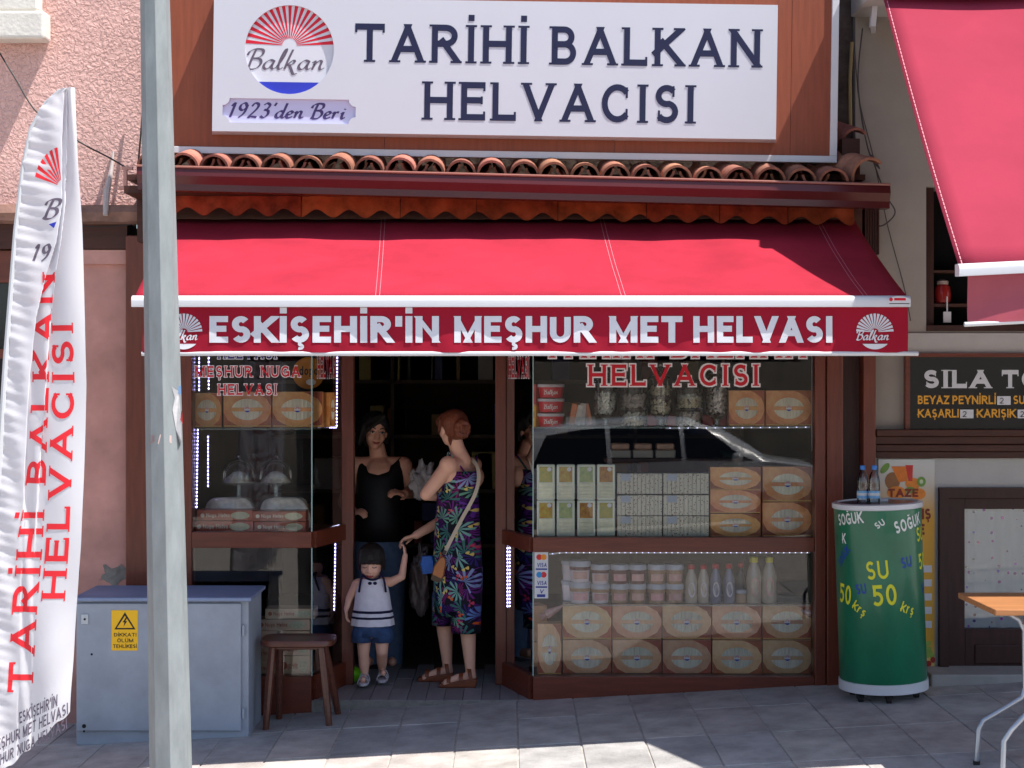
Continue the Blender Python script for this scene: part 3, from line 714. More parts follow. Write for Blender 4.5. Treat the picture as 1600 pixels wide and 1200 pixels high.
# white balcony foot at the top
m = MB(PO)
b = [(X(-60), X(78)), ]
m.box(X(-80), X(77), -.1, .04, Z(66), Z(22)); m.build('balcony_corbel', M('white_masonry', s(214, 210, 202), .9, .15, var=.06, vs=8, bump=.35, bs=40), pinkb, bevel=.018, seg=3)
pp('balcony_column', MATS['white_masonry'], (X(-75), X(64), -.07, .04, Z(20), 5), bevel=.012)
# bracket with insulator and small pipe
m = MB(PO); q = lambda px, py, y=-.1: Vector((X(px, 8.9), y, Z(py, 8.9)))
m.bar(q(190, 263), q(208, 263), .02, .02); m.bar(q(196, 263), q(196, 293), .022, .022); m.bar(q(186, 294), q(206, 294), .03, .02); m.build('cable_bracket', PINKF, pinkb, bevel=.004)
m = MB(PO); m.tube([q(168, 232, .03), q(167, 262, .0), q(163, 300, -.05), q(164, 336, -.09)], [.006, .012, .02, .014], 8); m.build('grey_caulk', M('grey_caulk', s(170, 160, 158), .8, var=.1, vs=20), pinkb, smooth=True)
def cable(label, pts, r=.006, grp='overhead cables on the walls', mat=CABLE):
    p3 = [Vector(p) for p in pts]; out = []
    P_ = [p3[0]] + p3 + [p3[-1]]
    for i in range(1, len(P_) - 2):
        for j in range(6):
            t = j / 6; a, b, c, d = P_[i - 1:i + 3]
            out.append(.5 * (2 * b + (c - a) * t + (2 * a - 5 * b + 4 * c - d) * t * t + (3 * b - a - 3 * c + d) * t ** 3))
    out.append(p3[-1]); m = MB(p3[0]); m.tube(out, r, 6); o = m.build('cable', mat, smooth=True); tag(o, label, 'cable', grp); return o
cable('black cable sagging across pink stucco wall to bracket', [q(-20, 55, -.05), q(20, 118, -.08), q(60, 178, -.1), q(125, 222, -.1), q(170, 246, -.1), q(197, 262, -.1)], .005)
cable('black cable dropping down pink wall close behind grey pole', [q(222, 120, -.02), q(216, 200, -.03), q(213, 270, -.06), q(219, 320, -.08), q(224, 345, -.08)], .006)
cable('thin wire under weathered ledge of pink house', [q(120, 352, -.06), q(160, 354, -.08), q(204, 350, -.07)], .003)

# ------------------------------------------------------------------ grey building on the right
gb = thing('grey_building', 'grey plastered toast shop building right of the sweet shop', 'building', (3.5, .1, 0))
GO = (3.5, .1, 0)
def gp_(name, mat, *boxes, **k):
    m = MB(GO)
    for b in boxes: m.box(*b)
    return m.build(name, mat, gb, **k)
x0 = X(1366.5)
WX0 = X(1450)
gp_('plaster_wall', GWALL, (X(1339), WX0, .04, .3, Z(515), 7), (WX0, 7, .04, .3, Z(290), 7), (x0, 7, .04, .3, Z(715), Z(515)))
gp_('plaster_wall', GWALL2, (x0, X(1468), .035, .3, -.3, Z(716)), (X(1468), 7, .035, .3, Z(762), Z(716)))
gp_('wall_ledge', GWALL2, (x0, 7, .02, .05, Z(556), Z(520)), bevel=.004)
# recessed window with wooden frame and shelf
gp_('window_frame', WOODD, (WX0, WX0 + .06, .1, .2, Z(513), Z(290)), (WX0 + .3, WX0 + .34, .1, .2, Z(513), Z(290)))
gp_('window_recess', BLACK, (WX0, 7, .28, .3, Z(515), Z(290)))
gp_('window_sill', WOODD, (WX0, 7, .03, .28, Z(517), Z(508)))
gp_('window_shelf', WOODDH, (WX0 + .06, WX0 + 1.2, .12, .27, Z(478), Z(473)), (WX0 + .06, WX0 + 1.2, .12, .27, Z(424), Z(420)))
jar = thing('red_jar', 'red jar on dark shelf of toast shop window', 'jar', (X(1486), .18, Z(473)))
m = MB(jar.location); m.lathe(jar.location, [(.03, 0), (.045, .01), (.05, .06), (.045, .1), (.03, .115)], 14); m.build('glass_body', M('red_glass', s(150, 40, 36), .2), jar, smooth=True)
m = MB(jar.location); m.lathe(jar.location + Vector((0, 0, .115)), [(.034, 0), (.034, .02), (.01, .03)], 14); m.build('lid', M('pale_lid', s(170, 150, 140), .4), jar, smooth=True)
m = MB((X(1487), .1, Z(503))); m.box(X(1481), X(1493), .09, .1, Z(503), Z(486)); m.box(X(1486), X(1488), .093, .097, Z(486), Z(462)); tag(m.build('paper_tag', WHITE), 'small white tag hanging in toast shop window', 'tag')
# wooden ledge boards between sign and lower wall
for i, (a, b, y) in enumerate(((671, 681, -.06), (681.5, 694, -.02), (694.5, 705, -.035), (705.5, 716, -.01))):
    gp_('ledge_board', WOODDH, (x0, 7, y, .04, Z(b), Z(a)), bevel=.004)
# the door with curtain behind its pane
gp_('door_frame', WOODD, (X(1468), X(1482), -.01, .12, .0, Z(762)), (X(1482), 3.9, -.01, .12, Z(778), Z(762)))
gp_('door_leaf', WOODD, (X(1482.5), X(1510), .03, .09, .12, Z(778.5)), (X(1510), 3.9, .03, .09, Z(796), Z(778.5)), (X(1510), 3.9, .03, .09, .12, Z(984)), bevel=.004)
gp_('door_panel', WOODD, (X(1525), 3.8, .02, .05, .2, Z(1008)), bevel=.008)
gp_('door_pane', MATS['window_glass'], (X(1510), 3.9, .05, .053, Z(984), Z(796)))
CURT = M('curtain_cloth', s(196, 198, 206), .9, .1)
n_ = CURT.node_tree.nodes; L_ = CURT.node_tree.links
tc = n_.new('ShaderNodeTexCoord'); mp = n_.new('ShaderNodeMapping'); mp.inputs['Scale'].default_value = (22, 0, 22)
vo_ = n_.new('ShaderNodeTexVoronoi'); vo_.inputs['Randomness'].default_value = .6; vo_.inputs['Scale'].default_value = 1
L_.new(tc.outputs['Object'], mp.inputs[0]); L_.new(mp.outputs[0], vo_.inputs['Vector'])
lt = n_.new('ShaderNodeMath'); lt.operation = 'LESS_THAN'; lt.inputs[1].default_value = .2; L_.new(vo_.outputs['Distance'], lt.inputs[0])
hs = n_.new('ShaderNodeMixRGB'); hs.blend_type = 'MULTIPLY'; hs.inputs[0].default_value = 1; hs.inputs[2].default_value = (.6, .5, .6, 1); L_.new(vo_.outputs['Color'], hs.inputs[1])
mx = n_.new('ShaderNodeMixRGB'); mx.inputs[1].default_value = (*s(196, 198, 206), 1); L_.new(lt.outputs[0], mx.inputs[0]); L_.new(hs.outputs[0], mx.inputs[2]); L_.new(mx.outputs[0], n_['Principled BSDF'].inputs['Base Color'])
cu = MB((2.9, .085, Z(890))); cu.grid(lambda u, v: (X(1511) + (3.88 - X(1511)) * u, .08 + .006 * math.sin(u * 60) + .003 * math.sin(u * 97), Z(985) + (Z(797) - Z(985)) * v), 120, 4)
tag(cu.build('door_curtain', CURT, smooth='all', fix=False), 'white curtain with tiny flower pattern behind dark wooden door', 'curtain')
gp_('added_shade_slab', GWALL2, (1.955, 7, -.76, .04, 3.93, 4.24))  # added above the view to cast shade on the crimson awning's right end
gp_('body', ROOMW, (2.1, 7, .3, .4, -.3, 7), (2.1, 7, .3, 4.7, 6.9, 7))
# plinth step in front of the door
m = MB((2.8, -.15, .12)); xs0, xs1 = X(1452, 8.8), 5.0
m.add([(x, y, z) for x in (xs0, xs1) for y in (-.24, .06) for z in (gz(x) - .1, .19)], [(0, 1, 3, 2), (4, 6, 7, 5), (0, 4, 5, 1), (2, 3, 7, 6), (0, 2, 6, 4), (1, 5, 7, 3)])
tag(m.build('door_step', KERB, bevel=.012), 'low rough stone step below dark wooden door', 'step')
cable('tangled grey wire hanging on grey plaster wall beside verge tile', [q(1352, 40, -.03), q(1345, 130, -.03), q(1360, 230, -.04), q(1378, 262, -.05), q(1365, 240, -.05), q(1385, 300, -.06), q(1402, 330, -.05), q(1385, 350, -.04), q(1372, 350, -.02)], .004, mat=M('grey_cable', s(74, 68, 70), .7))
cable('thin wire running down grey plaster wall past awning end', [q(1342, 60, .02), q(1350, 150, .02), q(1372, 240, .02), q(1395, 350, .02), q(1420, 440, .03), q(1432, 500, .03)], .0025, mat=MATS['grey_cable'])
m = MB((X(1330, 8.9), 0, Z(150, 8.9))); m.tube([q(1337, 60, .0), q(1334, 120, .0), q(1335, 200, .0)], .01, 6); o = m.build('loose_conduit', M('yellowed_conduit', s(150, 130, 90), .7), smooth=True); tag(o, 'short yellowed conduit in gap beside wood panel trim', 'conduit')
m = MB((X(1366, 8.8), -.2, Z(20, 8.8))); m.bar((X(1370, 8.8), -.2, Z(-30, 8.8)), (X(1363, 8.8), -.2, Z(42, 8.8)), .03, .04); m.bar((X(1363, 8.8), -.2, Z(34, 8.8)), (X(1380, 8.8), .04, Z(30, 8.8)), .025, .05); tag(m.build('awning_bracket', ALU), 'white metal bracket on wall beside rose awning', 'bracket')

# ------------------------------------------------------------------ right awning
DT, DC = 8.2, 6.8
T_, C_ = PX(1378, -8, DT), PX(1497, 413, DC)
XE = 5.6
ra = thing('rose_awning', 'rose red fabric awning over the toast shop with film valance', 'awning', C_)
def rap(u, v):
    a = C_ + (T_ - C_) * v; x = a.x + (XE - a.x) * u
    return Vector((x, a.y, a.z + .028 * u * 1.2 * (1 - v) - .03 * math.sin(math.pi * v) + .008 * math.sin(u * 24 + 2 * v) * (v ** 2)))
m = MB(C_); m.grid(rap, 40, 16); m.build('canopy', AWN2, ra, smooth='all', fix=False, thick=-.002)
m = MB(C_)
for i in range(70):
    a, b = rap(.0045, i / 70), rap(.0045, (i + .8) / 70); w = Vector((.0022, 0, 0)); up = Vector((0, -.002, .003)); m.add([a - w + up, a + w + up, b + w + up, b - w + up], [(0, 1, 2, 3)])
m.build('seam', STITCH, ra, fix=False)
rx0, rx1 = X(1497, DC), XE; rz = lambda x: .05 * (x - rx0)
m = MB(C_); m.rings([[Vector((x, DC - D0 + y, Z(412.5, DC) + rz(x) + z)) for y, z in prof] for x in (rx0 - .005, rx1)]); m.build('front_bar', ALU, ra, smooth=True)
m = MB(C_)
m.grid(lambda u, v: Vector((X(1512, DC) + (rx1 - X(1512, DC)) * u, DC - D0 + .0 + .012 * math.sin(u * 30 + v * 3) * v, Z(431, DC) + rz(rx0 + 3.7 * u) + (Z(506, DC) - Z(431, DC)) * v)), 80, 8); m.build('film_valance', FILM, ra, smooth='all', fix=False)
m = MB(C_); m.tube([(X(1507, DC), DC - D0, Z(507, DC)), (rx1, DC - D0, Z(507, DC) + rz(rx1))], .0105, 10); m.build('bottom_rod', ALU, ra, smooth=True)
m = MB(C_); m.rings([[Vector((x, DT - D0 + y, T_.z + z)) for y, z in ((-.09, .09), (-.11, .04), (-.09, -.01), (.04, -.01), (.04, .09))] for x in (T_.x + .01, XE)]); m.build('roller_cover', M('red_roller_cover', s(140, 14, 32), .5), ra, smooth=True)

# ------------------------------------------------------------------ toast shop board
tb = thing('toast_board', 'black glossy toast price board in wooden frame', 'sign', PX(1600, 612))
TO = PX(1600, 612)
m = MB(TO); m.box(X(1421), 4.2, .0, .02, Z(671), Z(556)); m.build('board', BOARD, tb)
m = MB(TO); m.box(X(1414), X(1421), -.015, .03, Z(671), Z(552)); m.box(X(1421), 4.2, -.015, .03, Z(558), Z(552)); m.build('frame', WOODH, tb)
fT = lambda u, v, k: Vector((X(u), -.0012 - k, Z(-v)))
m = MB(TO); text(m, 'SILA', 1443, 1551, -606.5, 28.5, fT, st=.24, serif=True, wide=1.15, gap=.1); m.build('lettering', WHITE, tb, fix=False); m = MB(TO); text(m, 'TOST', 1566, 1686, -606.5, 28.5, fT, st=.24, serif=True, wide=1.15, gap=.1); m.build('lettering', WHITE, tb, fix=False)
YEL = M('amber_print', s(226, 160, 44), .5)
m = MB(TO); text(m, 'BEYAZ', 1434, 1483, -631.5, 13.5, fT, st=.2, gap=.12); m.build('lettering', YEL, tb, fix=False); m = MB(TO); text(m, 'PEYNİRLİ', 1488, 1556, -631.5, 13.5, fT, st=.2, gap=.12); m.build('lettering', YEL, tb, fix=False); m = MB(TO); text(m, 'SU', 1583, 1601, -631.5, 13.5, fT, st=.2, gap=.12)
m.build('lettering', YEL, tb, fix=False)
m = MB(TO); text(m, 'KAŞARLI', 1434, 1498, -652.5, 13.5, fT, st=.2, gap=.12); m.build('lettering', YEL, tb, fix=False); m = MB(TO); text(m, 'KARIŞIK', 1526, 1587, -652.5, 13.5, fT, st=.2, gap=.12); m.build('lettering', YEL, tb, fix=False)
for x, y in ((1558, 619), (1500, 640), (1590, 640)):
    m = MB(TO); m.poly([fT(x, -y, 0), fT(x + 21, -y, 0), fT(x + 21, -y - 13.5, 0), fT(x, -y - 13.5, 0)]); pc = m.build('price_label', WHITE, tb, fix=False)
    m = MB(TO); text(m, '2', x + 4, x + 10, -(y + 11.5), 9, fT, st=.12, lay=.001); m.build('price_print', BLACK, pc, fix=False)
# ------------------------------------------------------------------ lamp pole in the foreground
DPo = 6.7
po = thing('street_pole', 'grey galvanised octagonal street pole with torn stickers on it', 'pole', (X(269, DPo), DPo - D0, gz(X(269, DPo)) - .02))
PB = Vector(po.location)
def pole_c(z):                                             # centre and radius at height z
    t = (z - PB.z) / 4.0; return Vector((PB.x - .082 * t, PB.y, z)), .092 - .033 * t
m = MB(PB); rr = []
for z in [PB.z + .01 + i * .25 for i in range(26)]:
    c, r = pole_c(z); rr.append([c + Vector((r * math.cos(R(45 * k + 12)), r * math.sin(R(45 * k + 12)), 0)) for k in range(8)])
m.rings(rr); m.build('shaft', METALG, po, bevel=.002)
m = MB(PB); m.lathe(PB, [(.16, 0), (.16, .02)], 12); m.build('base_plate', METALG, po)
def sticker(name, pts, mat, face=0, lift=.0025, parent=po):
    m = MB(PB); out = []
    for px, py in pts:
        z = Z(py, DPo - .085); c, r = pole_c(z); x = X(px, DPo - .085)
        # find the front face of the octagon hit along +y
        best = None
        vs = [c + Vector((r * math.cos(R(45 * k + 12)), r * math.sin(R(45 * k + 12)), 0)) for k in range(8)]
        for k in range(8):
            a, b = vs[k], vs[(k + 1) % 8]
            if min(a.x, b.x) - 1e-4 <= x <= max(a.x, b.x) + 1e-4 and abs(a.x - b.x) > 1e-5:
                y = a.y + (b.y - a.y) * (x - a.x) / (b.x - a.x)
                if best is None or y < best: best = y
        out.append(Vector((x, (best if best is not None else c.y - r * .6) - lift, z)))
    m.poly(out); return m.build(name, mat, parent, fix=False)
STK = M('torn_paper', s(206, 204, 204), .8, var=.12, vs=30)
sticker('torn_sticker', [(266, 604), (277, 612), (279, 640), (281, 690), (276, 698), (272, 672), (275, 650), (267, 640), (270, 622)], STK)
sticker('torn_sticker', [(276, 643), (282, 644), (283, 663), (279, 656)], M('red_sticker', s(190, 48, 52), .6), lift=.004)
sticker('torn_sticker', [(276, 604), (280, 602), (280, 617), (276, 615)], M('blue_sticker', s(120, 160, 205), .6), lift=.004)
sticker('torn_sticker', [(249, 679), (266, 681), (266, 693), (245, 694)], M('faded_sticker', s(200, 176, 170), .8, var=.1, vs=40))
sticker('torn_sticker', [(231, 682), (239, 680), (240, 690), (232, 696)], M('faded_sticker2', s(186, 120, 116), .8))

# ------------------------------------------------------------------ feather flag
DFl = 6.25
def tab(d):
    ks = sorted(d)
    def f(y):
        if y <= ks[0]: return d[ks[0]]
        for a, b in zip(ks, ks[1:]):
            if y <= b: return d[a] + (d[b] - d[a]) * (y - a) / (b - a)
        return d[ks[-1]]
    return f
fxl = tab({137: 99, 143: 88, 152: 77, 170: 62, 200: 48, 240: 38, 300: 30, 360: 24, 450: 17, 560: 9, 680: 2, 760: -3, 900: -12, 1060: -22, 1240: -30})
fxr = tab({137: 117, 250: 122, 350: 128, 500: 133, 600: 135, 750: 131, 850: 127, 950: 119, 1050: 113, 1120: 109, 1240: 96})
fm1 = tab({137: 101, 220: 99, 320: 99, 380: 90, 430: 74, 500: 58, 600: 48, 750: 40, 900: 34, 1240: 24})
fm2 = tab({137: 106, 220: 106, 320: 104, 380: 97, 430: 88, 500: 81, 600: 74, 750: 63, 850: 54, 1240: 46})
fh1 = tab({137: 0, 200: 5, 320: 12, 500: 10, 700: 5, 840: 0}); fh2 = tab({137: 0, 200: 4, 320: 8, 500: 8, 700: 6, 850: 0})
fl = thing('feather_flag', 'tall white feather flag with red vertical lettering beside grey cabinet', 'flag', (X(-10, DFl), DFl - D0, gz(-2)))
FO = Vector(fl.location)
def cloth(d, py, k=0):
    """point of the cloth: d = pixels of cloth from the right edge (negative: from left edge fraction)"""
    xl, xr, m1, m2, h1, h2 = fxl(py), fxr(py), fm1(py), fm2(py), fh1(py), fh2(py)
    k1, k2 = min(1, h1 / 5) * .8 + .08, min(1, h2 / 5) * .8 + .08
    seg = [(xr, m2 - h2, .0, .022 * k2), (m2 - h2, m2, .022 * k2, -.012 * k2), (m2, m1 - h1, -.012 * k2, .018 * k1), (m1 - h1, m1, .018 * k1, -.016 * k1), (m1, xl, -.016 * k1, .0)]
    tot = sum(abs(a - b) for a, b, _, _ in seg)
    if d < 0: d = -d * tot
    x = y = None; rest = d
    for i, (a, b, ya, yb) in enumerate(seg):
        l = abs(a - b)
        if rest <= l or i == 4:
            t = rest / l if l > 1e-6 else 0; x = a + (b - a) * t; tt = t * t * (3 - 2 * t); y = ya + (yb - ya) * tt
            if i == 4:                                   # gathered wrinkles along the pole sleeve
                y += .0035 * math.sin(py * .16 + 2.0 * t) * min(1, max(0, t)) * (1 - .3 * t) + .003 * math.sin(py * .37 + t * 5) * t + .005 * math.sin((py * .05 + t * 4.2)) * (1 - t) * t * 3
            elif i == 0: y += -.012 * math.sin(math.pi * min(1, max(0, t))) + .004 * math.sin(py * .021 + t * 3)
            elif i == 2: y += .004 * math.sin(py * .03 + t * 5)
            break
        rest -= l
    x += .0
    low = max(0, (py - 900) / 300); y += low * (.01 * math.sin(x * .055 + .6) + .006 * math.sin(py * .06 + x * .08))
    D = DFl + y; return Vector(((x - 800) * DFl / F, D - D0 - k, CAMZ - (py - HZ) * DFl / F))
fbot = lambda u: 1112 + 118 * (1 - (1 - u) ** 1.15) + 2.5 * math.sin(u * 33)
m = MB(FO)
us = sorted(set([i / 60 for i in range(61)]))
m.grid(lambda u, v: cloth(-max(u, 1e-5), 137 + (fbot(u) - 137) * v), 84, 260)
FLAGM = M('flag_polyester', s(232, 232, 238), .55, .3, bump=.05, bs=50)
n_ = FLAGM.node_tree.nodes; L_ = FLAGM.node_tree.links; tl = n_.new('ShaderNodeBsdfTranslucent'); tl.inputs[0].default_value = (.75, .75, .78, 1)
mx = n_.new('ShaderNodeMixShader'); mx.inputs[0].default_value = .35; L_.new(n_['Principled BSDF'].outputs[0], mx.inputs[1]); L_.new(tl.outputs[0], mx.inputs[2]); L_.new(mx.outputs[0], n_['Material Output'].inputs[0])
fc = m.build('flag_cloth', FLAGM, fl, smooth='all', fix=False)
FRED = M('flag_red_print', s(226, 36, 48), .6)
def fv(u, v, k): return cloth(v, -u, .0012 + k)               # text runs upward: u = -row, v = distance from the right edge
m = MB(FO); text(m, 'HELVACISI', -935, -503, 18, 37, fv, st=.17, serif=True, wide=1.0, gap=.2, sub=10); m.build('lettering', FRED, fc, fix=False)
m = MB(FO); text(m, 'TARİHİ', -1080, -795, 60, 40, fv, st=.17, serif=True, wide=1.0, gap=.2, sub=10); m.build('lettering', FRED, fc, fix=False)
m = MB(FO); text(m, 'BALKAN', -755, -425, 60, 40, fv, st=.17, serif=True, wide=1.0, gap=.2, sub=10); m.build('lettering', FRED, fc, fix=False)
def left_d(px, py):                                        # cloth distance of a point on the left panel
    xr, m1, m2, h1, h2 = fxr(py), fm1(py), fm2(py), fh1(py), fh2(py)
    return (xr - (m2 - h2)) + h2 + (m2 - (m1 - h1)) + h1 + (m1 - px)
fq = lambda u, v, k: cloth(left_d(u, -v), -v, .0012 + k)
m = MB(FO)
for i in range(7, 14):
    a = 180 * (i + .5) / 15; da = 3.4
    pts = [(rr, aa) for rr, aa in ((7, a - da), (22, a - da), (44, a - da), (44, a + da), (22, a + da), (7, a + da))]
    pts = [(98 + rr * math.cos(R(aa)), -(284 - rr * math.sin(R(aa)) * 1.4 + 8)) for rr, aa in pts]
    if max(p[0] for p in pts) > 99: continue
    m.poly([fq(u, v, 0) for u, v in pts])
m.build('sun_rays', FRED, fc, fix=False)
m = MB(FO); script(m, 'B', 68, 92, -342, 30, fq, w=.16, shear=.3); script(m, '19', 50, 80, -408, 26, fq, w=.18, thin=.4); m.build('lettering', GREYP, fc, fix=False)
m = MB(FO); m.poly([fq(x, -y, 0) for x, y in ((78, 351), (90, 347), (86, 357))]); m.build('blue_segment', BLUEP, fc, fix=False)
def low(u, v, k):
    py = -v; xr = fxr(py); return cloth(max(.5, xr - u), py, .0012 + k)
def slant(b, sl, u0): return lambda u, v, k: low(u, v + b + sl * (u - u0), k)
m = MB(FO)
text(m, "ESKİŞEHİR'İN", 29, 92, 0, 18, slant(-1132, .49, 29), st=.15, wide=.8, gap=.14, sub=4); m.build('lettering', GREYP, fc, fix=False)
m = MB(FO); text(m, "MEŞHUR MET HELVASI", -14, 107, 0, 18, slant(-1179, .53, -14), st=.15, wide=.8, gap=.14, sub=4); m.build('lettering', GREYP, fc, fix=False)
m = MB(FO); text(m, "MEŞHUR NUGA HELVASI", -22, 105, 0, 17, slant(-1208, .55, -22), st=.15, wide=.8, gap=.14, sub=4); m.build('lettering', GREYP, fc, fix=False)
m = MB(FO); m.tube([cloth(-1, py) + Vector((0, .004, 0)) for py in (140, 160, 200, 260, 360, 560, 800, 1000, 1230)] + [Vector((X(-34, DFl), DFl - D0, gz(-2)))], [.006, .007, .008, .009, .01, .011, .012, .013, .014, .015], 8); m.build('mast', M('flag_mast', s(190, 192, 196), .4), fl, smooth=True)
m = MB(FO); bx = X(-34, DFl)
for a in (20, 110, 200, 290): m.bar((bx, DFl - D0, FO.z + .03), (bx + .3 * math.cos(R(a)), DFl - D0 + .3 * math.sin(R(a)), FO.z + .012), .03, .02)
m.build('cross_foot', MATS['flag_mast'], fl)

# ------------------------------------------------------------------ electricity cabinet
DCa = 8.45
cx0, cx1, cz1 = X(118, DCa), X(388, DCa), Z(939, DCa)
cabn = thing('electric_cabinet', 'pale blue-grey steel electricity cabinet with yellow warning plate', 'cabinet', ((cx0 + cx1) / 2, DCa - D0 + .25, gz(cx0)))
CO = Vector(cabn.location); yf = DCa - D0
m = MB(CO); m.box(cx0, cx1, yf + .012, yf + .44, gz(cx0) + .0, cz1); m.build('body', CAB, cabn, bevel=.006)
m = MB(CO); m.box(cx0 - .012, cx1 + .02, yf - .03, yf + .47, cz1 + .001, cz1 + .022); m.build('lid', M('cabinet_lid', s(128, 142, 172), .5, .4, var=.12, vs=4), cabn, bevel=.006)
zb_ = Z(1152, DCa)
m = MB(CO); m.box(cx0 + .006, X(377, DCa), yf - .008, yf + .011, zb_ + .035, cz1 - .012); dr = m.build('door', CAB, cabn, bevel=.005)
for py in (985, 1115):
    m = MB(CO); m.tube([(X(380.5, DCa), yf - .002, Z(py + 8, DCa)), (X(380.5, DCa), yf - .002, Z(py - 8, DCa))], .008, 8); m.build('hinge', CAB, cabn, smooth=True)
m = MB(CO); m.box(X(128, DCa), X(139, DCa), yf - .014, yf - .0082, Z(975, DCa), Z(959, DCa)); lk = m.build('lock_plate', M('lock_steel', s(178, 186, 196), .35, .5, metal=.5), dr, bevel=.003)
DRK = M('dark_hole', s(18, 18, 20), .8)
m = MB(CO); M4 = Matrix.Rotation(R(90), 4, 'X')
m.lathe((X(133.5, DCa), yf - .0145, Z(967, DCa)), [(.006, 0), (.006, .003)], 10, M4); m.build('keyhole', DRK, lk)
for px, py, r in ((144, 1022, .006), (132, 1134, .011), (132, 1142, .006)):
    m = MB(CO); m.lathe((X(px, DCa), yf - .0081, Z(py, DCa)), [(r, 0), (r, .002)], 10, M4); m.build('bolt_hole', DRK, dr)
fw = lambda u, v, k: Vector((X(u, DCa), yf - .011 - k, Z(-v, DCa)))
m = MB(CO); m.box(X(175, DCa), X(216, DCa), yf - .0108, yf - .0081, Z(1016, DCa), Z(953, DCa)); wp = m.build('warning_plate', M('warning_yellow', s(246, 190, 24), .45), dr, bevel=.001)
BLK = M('black_print', s(24, 22, 20), .5)
m = MB(CO)
tri = [(196, -956), (212.5, -983), (179.5, -983)]; tin = [(196, -961.5), (208.5, -980.6), (183.5, -980.6)]
for i in range(3): j = (i + 1) % 3; m.poly([fw(*tri[i], .0004), fw(*tri[j], .0004), fw(*tin[j], .0004), fw(*tin[i], .0004)])
m.poly([fw(x, y, .0005) for x, y in ((197.5, -964), (192.5, -972), (195.2, -972), (193.6, -979), (199.6, -970), (196.8, -970), (199.5, -964.5))])
m.build('hazard_symbol', BLK, wp, fix=False)
m = MB(CO)
for tx, a, b, y in (('DİKKAT!', 179, 214, 994), ('ÖLÜM', 184, 209, 1003), ('TEHLİKESİ', 177.5, 214.5, 1012)): text(m, tx, a, b, -y, 5.6, fw, st=.17, lay=.0005)
m.build('lettering', BLK, wp, fix=False)

# ------------------------------------------------------------------ wooden stool
DS_ = 8.6
st = thing('wooden_stool', 'small dark wooden stool with splayed legs before left window', 'stool', PX(462, 1128, DS_))
SO = Vector(st.location); zs = Z(1001, DS_)
STW = M('stool_wood', s(92, 50, 36), .35, .45, var=.3, vs=10, vstretch=(1, 6, 6), coat=.2)
m = MB(SO)
def seat_pt(u, v):
    x = X(404, DS_) + (X(521, DS_) - X(404, DS_)) * u; y = DS_ - D0 - .02 + .27 * v; return x, y
ring = []
for i in range(28):
    a = 2 * math.pi * i / 28; cx, sy = math.cos(a), math.sin(a); e = .45
    ring.append((.5 + .5 * math.copysign(abs(cx) ** e, cx), .5 + .5 * math.copysign(abs(sy) ** e, sy)))
lv = []
for (dz, sh) in ((-.038, .94), (-.03, 1), (-.006, 1), (0, .97), (-.005, .7), (-.008, .3)):
    lv.append([Vector((*seat_pt(.5 + (u - .5) * sh, .5 + (v - .5) * sh), zs + dz)) for u, v in ring])
m.rings(lv); m.build('seat', STW, st, smooth=True)
ytop = DS_ - D0
for (tx, ty, bx_, by_) in ((424, .05, 415, .0), (500, .05, 514, .01), (428, .2, 425, .26), (498, .2, 519, .3)):
    xb = X(bx_, DS_); m = MB(SO); m.tube([(X(tx, DS_), ytop + ty, zs - .03), ((X(tx, DS_) * .5 + xb * .5), ytop + (ty + by_) / 2, (zs + gz(xb)) / 2), (xb, ytop + by_, gz(xb) - .004)], [.021, .023, .018], 8); m.build('leg', STW, st, smooth=True)
for v in (.08, .2):
    m = MB(SO); m.box(X(418, DS_), X(506, DS_), ytop + v - .015, ytop + v + .015, zs - .062, zs - .0385); m.build('batten', STW, st, bevel=.003)

# ------------------------------------------------------------------ green drum cooler with bottles
DCo = 8.58
xc = X(1381, DCo); gzc = gz(xc)
co = thing('drum_cooler', 'green drum drink cooler with painted price lettering on castors', 'cooler', (xc, DCo - D0, gzc)); co.rotation_euler = (0, R(-2.0), 0)
CC = Vector((0, 0, 0)); rc = .234; z0c, z1c = .048, .048 + 1.02
GREEN = M('green_drum_paint', s(10, 104, 72), .34, .5, var=.2, vs=5, vstretch=(1, 1, .6), coat=.25, bump=.25, bs=5, detail=9)
m = MB(CC); m.lathe((0, 0, 0), [(rc - .004, z0c + .05), (rc, z0c + .06), (rc, z1c - .03)], 64); m.build('drum', GREEN, co, smooth=True)
m = MB(CC); m.lathe((0, 0, 0), [(rc - .01, z0c), (rc + .006, z0c + .004), (rc + .006, z0c + .055), (rc - .01, z0c + .06)], 64); m.build('base_rim', WHITE, co, smooth=True)
m = MB(CC); m.lathe((0, 0, 0), [(rc - .002, z1c - .035), (rc + .008, z1c - .03), (rc + .009, z1c - .005), (rc, z1c), (rc - .02, z1c), (rc - .022, z1c - .015)], 64); m.build('top_rim', WHITE, co, smooth=True)
m = MB(CC); m.lathe((0, 0, 0), [(rc - .024, z1c - .016), (rc - .026, z1c - .006), (.05, z1c - .002)], 48); ld = m.build('lid', M('smoked_lid', s(92, 84, 92), .25, .5, var=.15, vs=8), co, smooth=True)
m = MB(CC); m.box(-.06, .06, -.008, .008, z1c - .003, z1c + .012); m.build('handle', ALU, ld, bevel=.004)
for a in (35, 145, 215, 265, 325):
    m = MB(CC); x, y = (rc - .05) * math.cos(R(a)), (rc - .05) * math.sin(R(a)); zg = gz(xc + x) - gzc
    M4 = Matrix.Rotation(R(90), 4, 'Y'); m.lathe((x - .012, y, zg + .024), [(.024, 0), (.024, .024)], 14, M4); m.box(x - .02, x + .02, y - .012, y + .012, zg + .024, z0c + .002); m.build('castor', M('castor_rubber', s(34, 32, 32), .6), co)
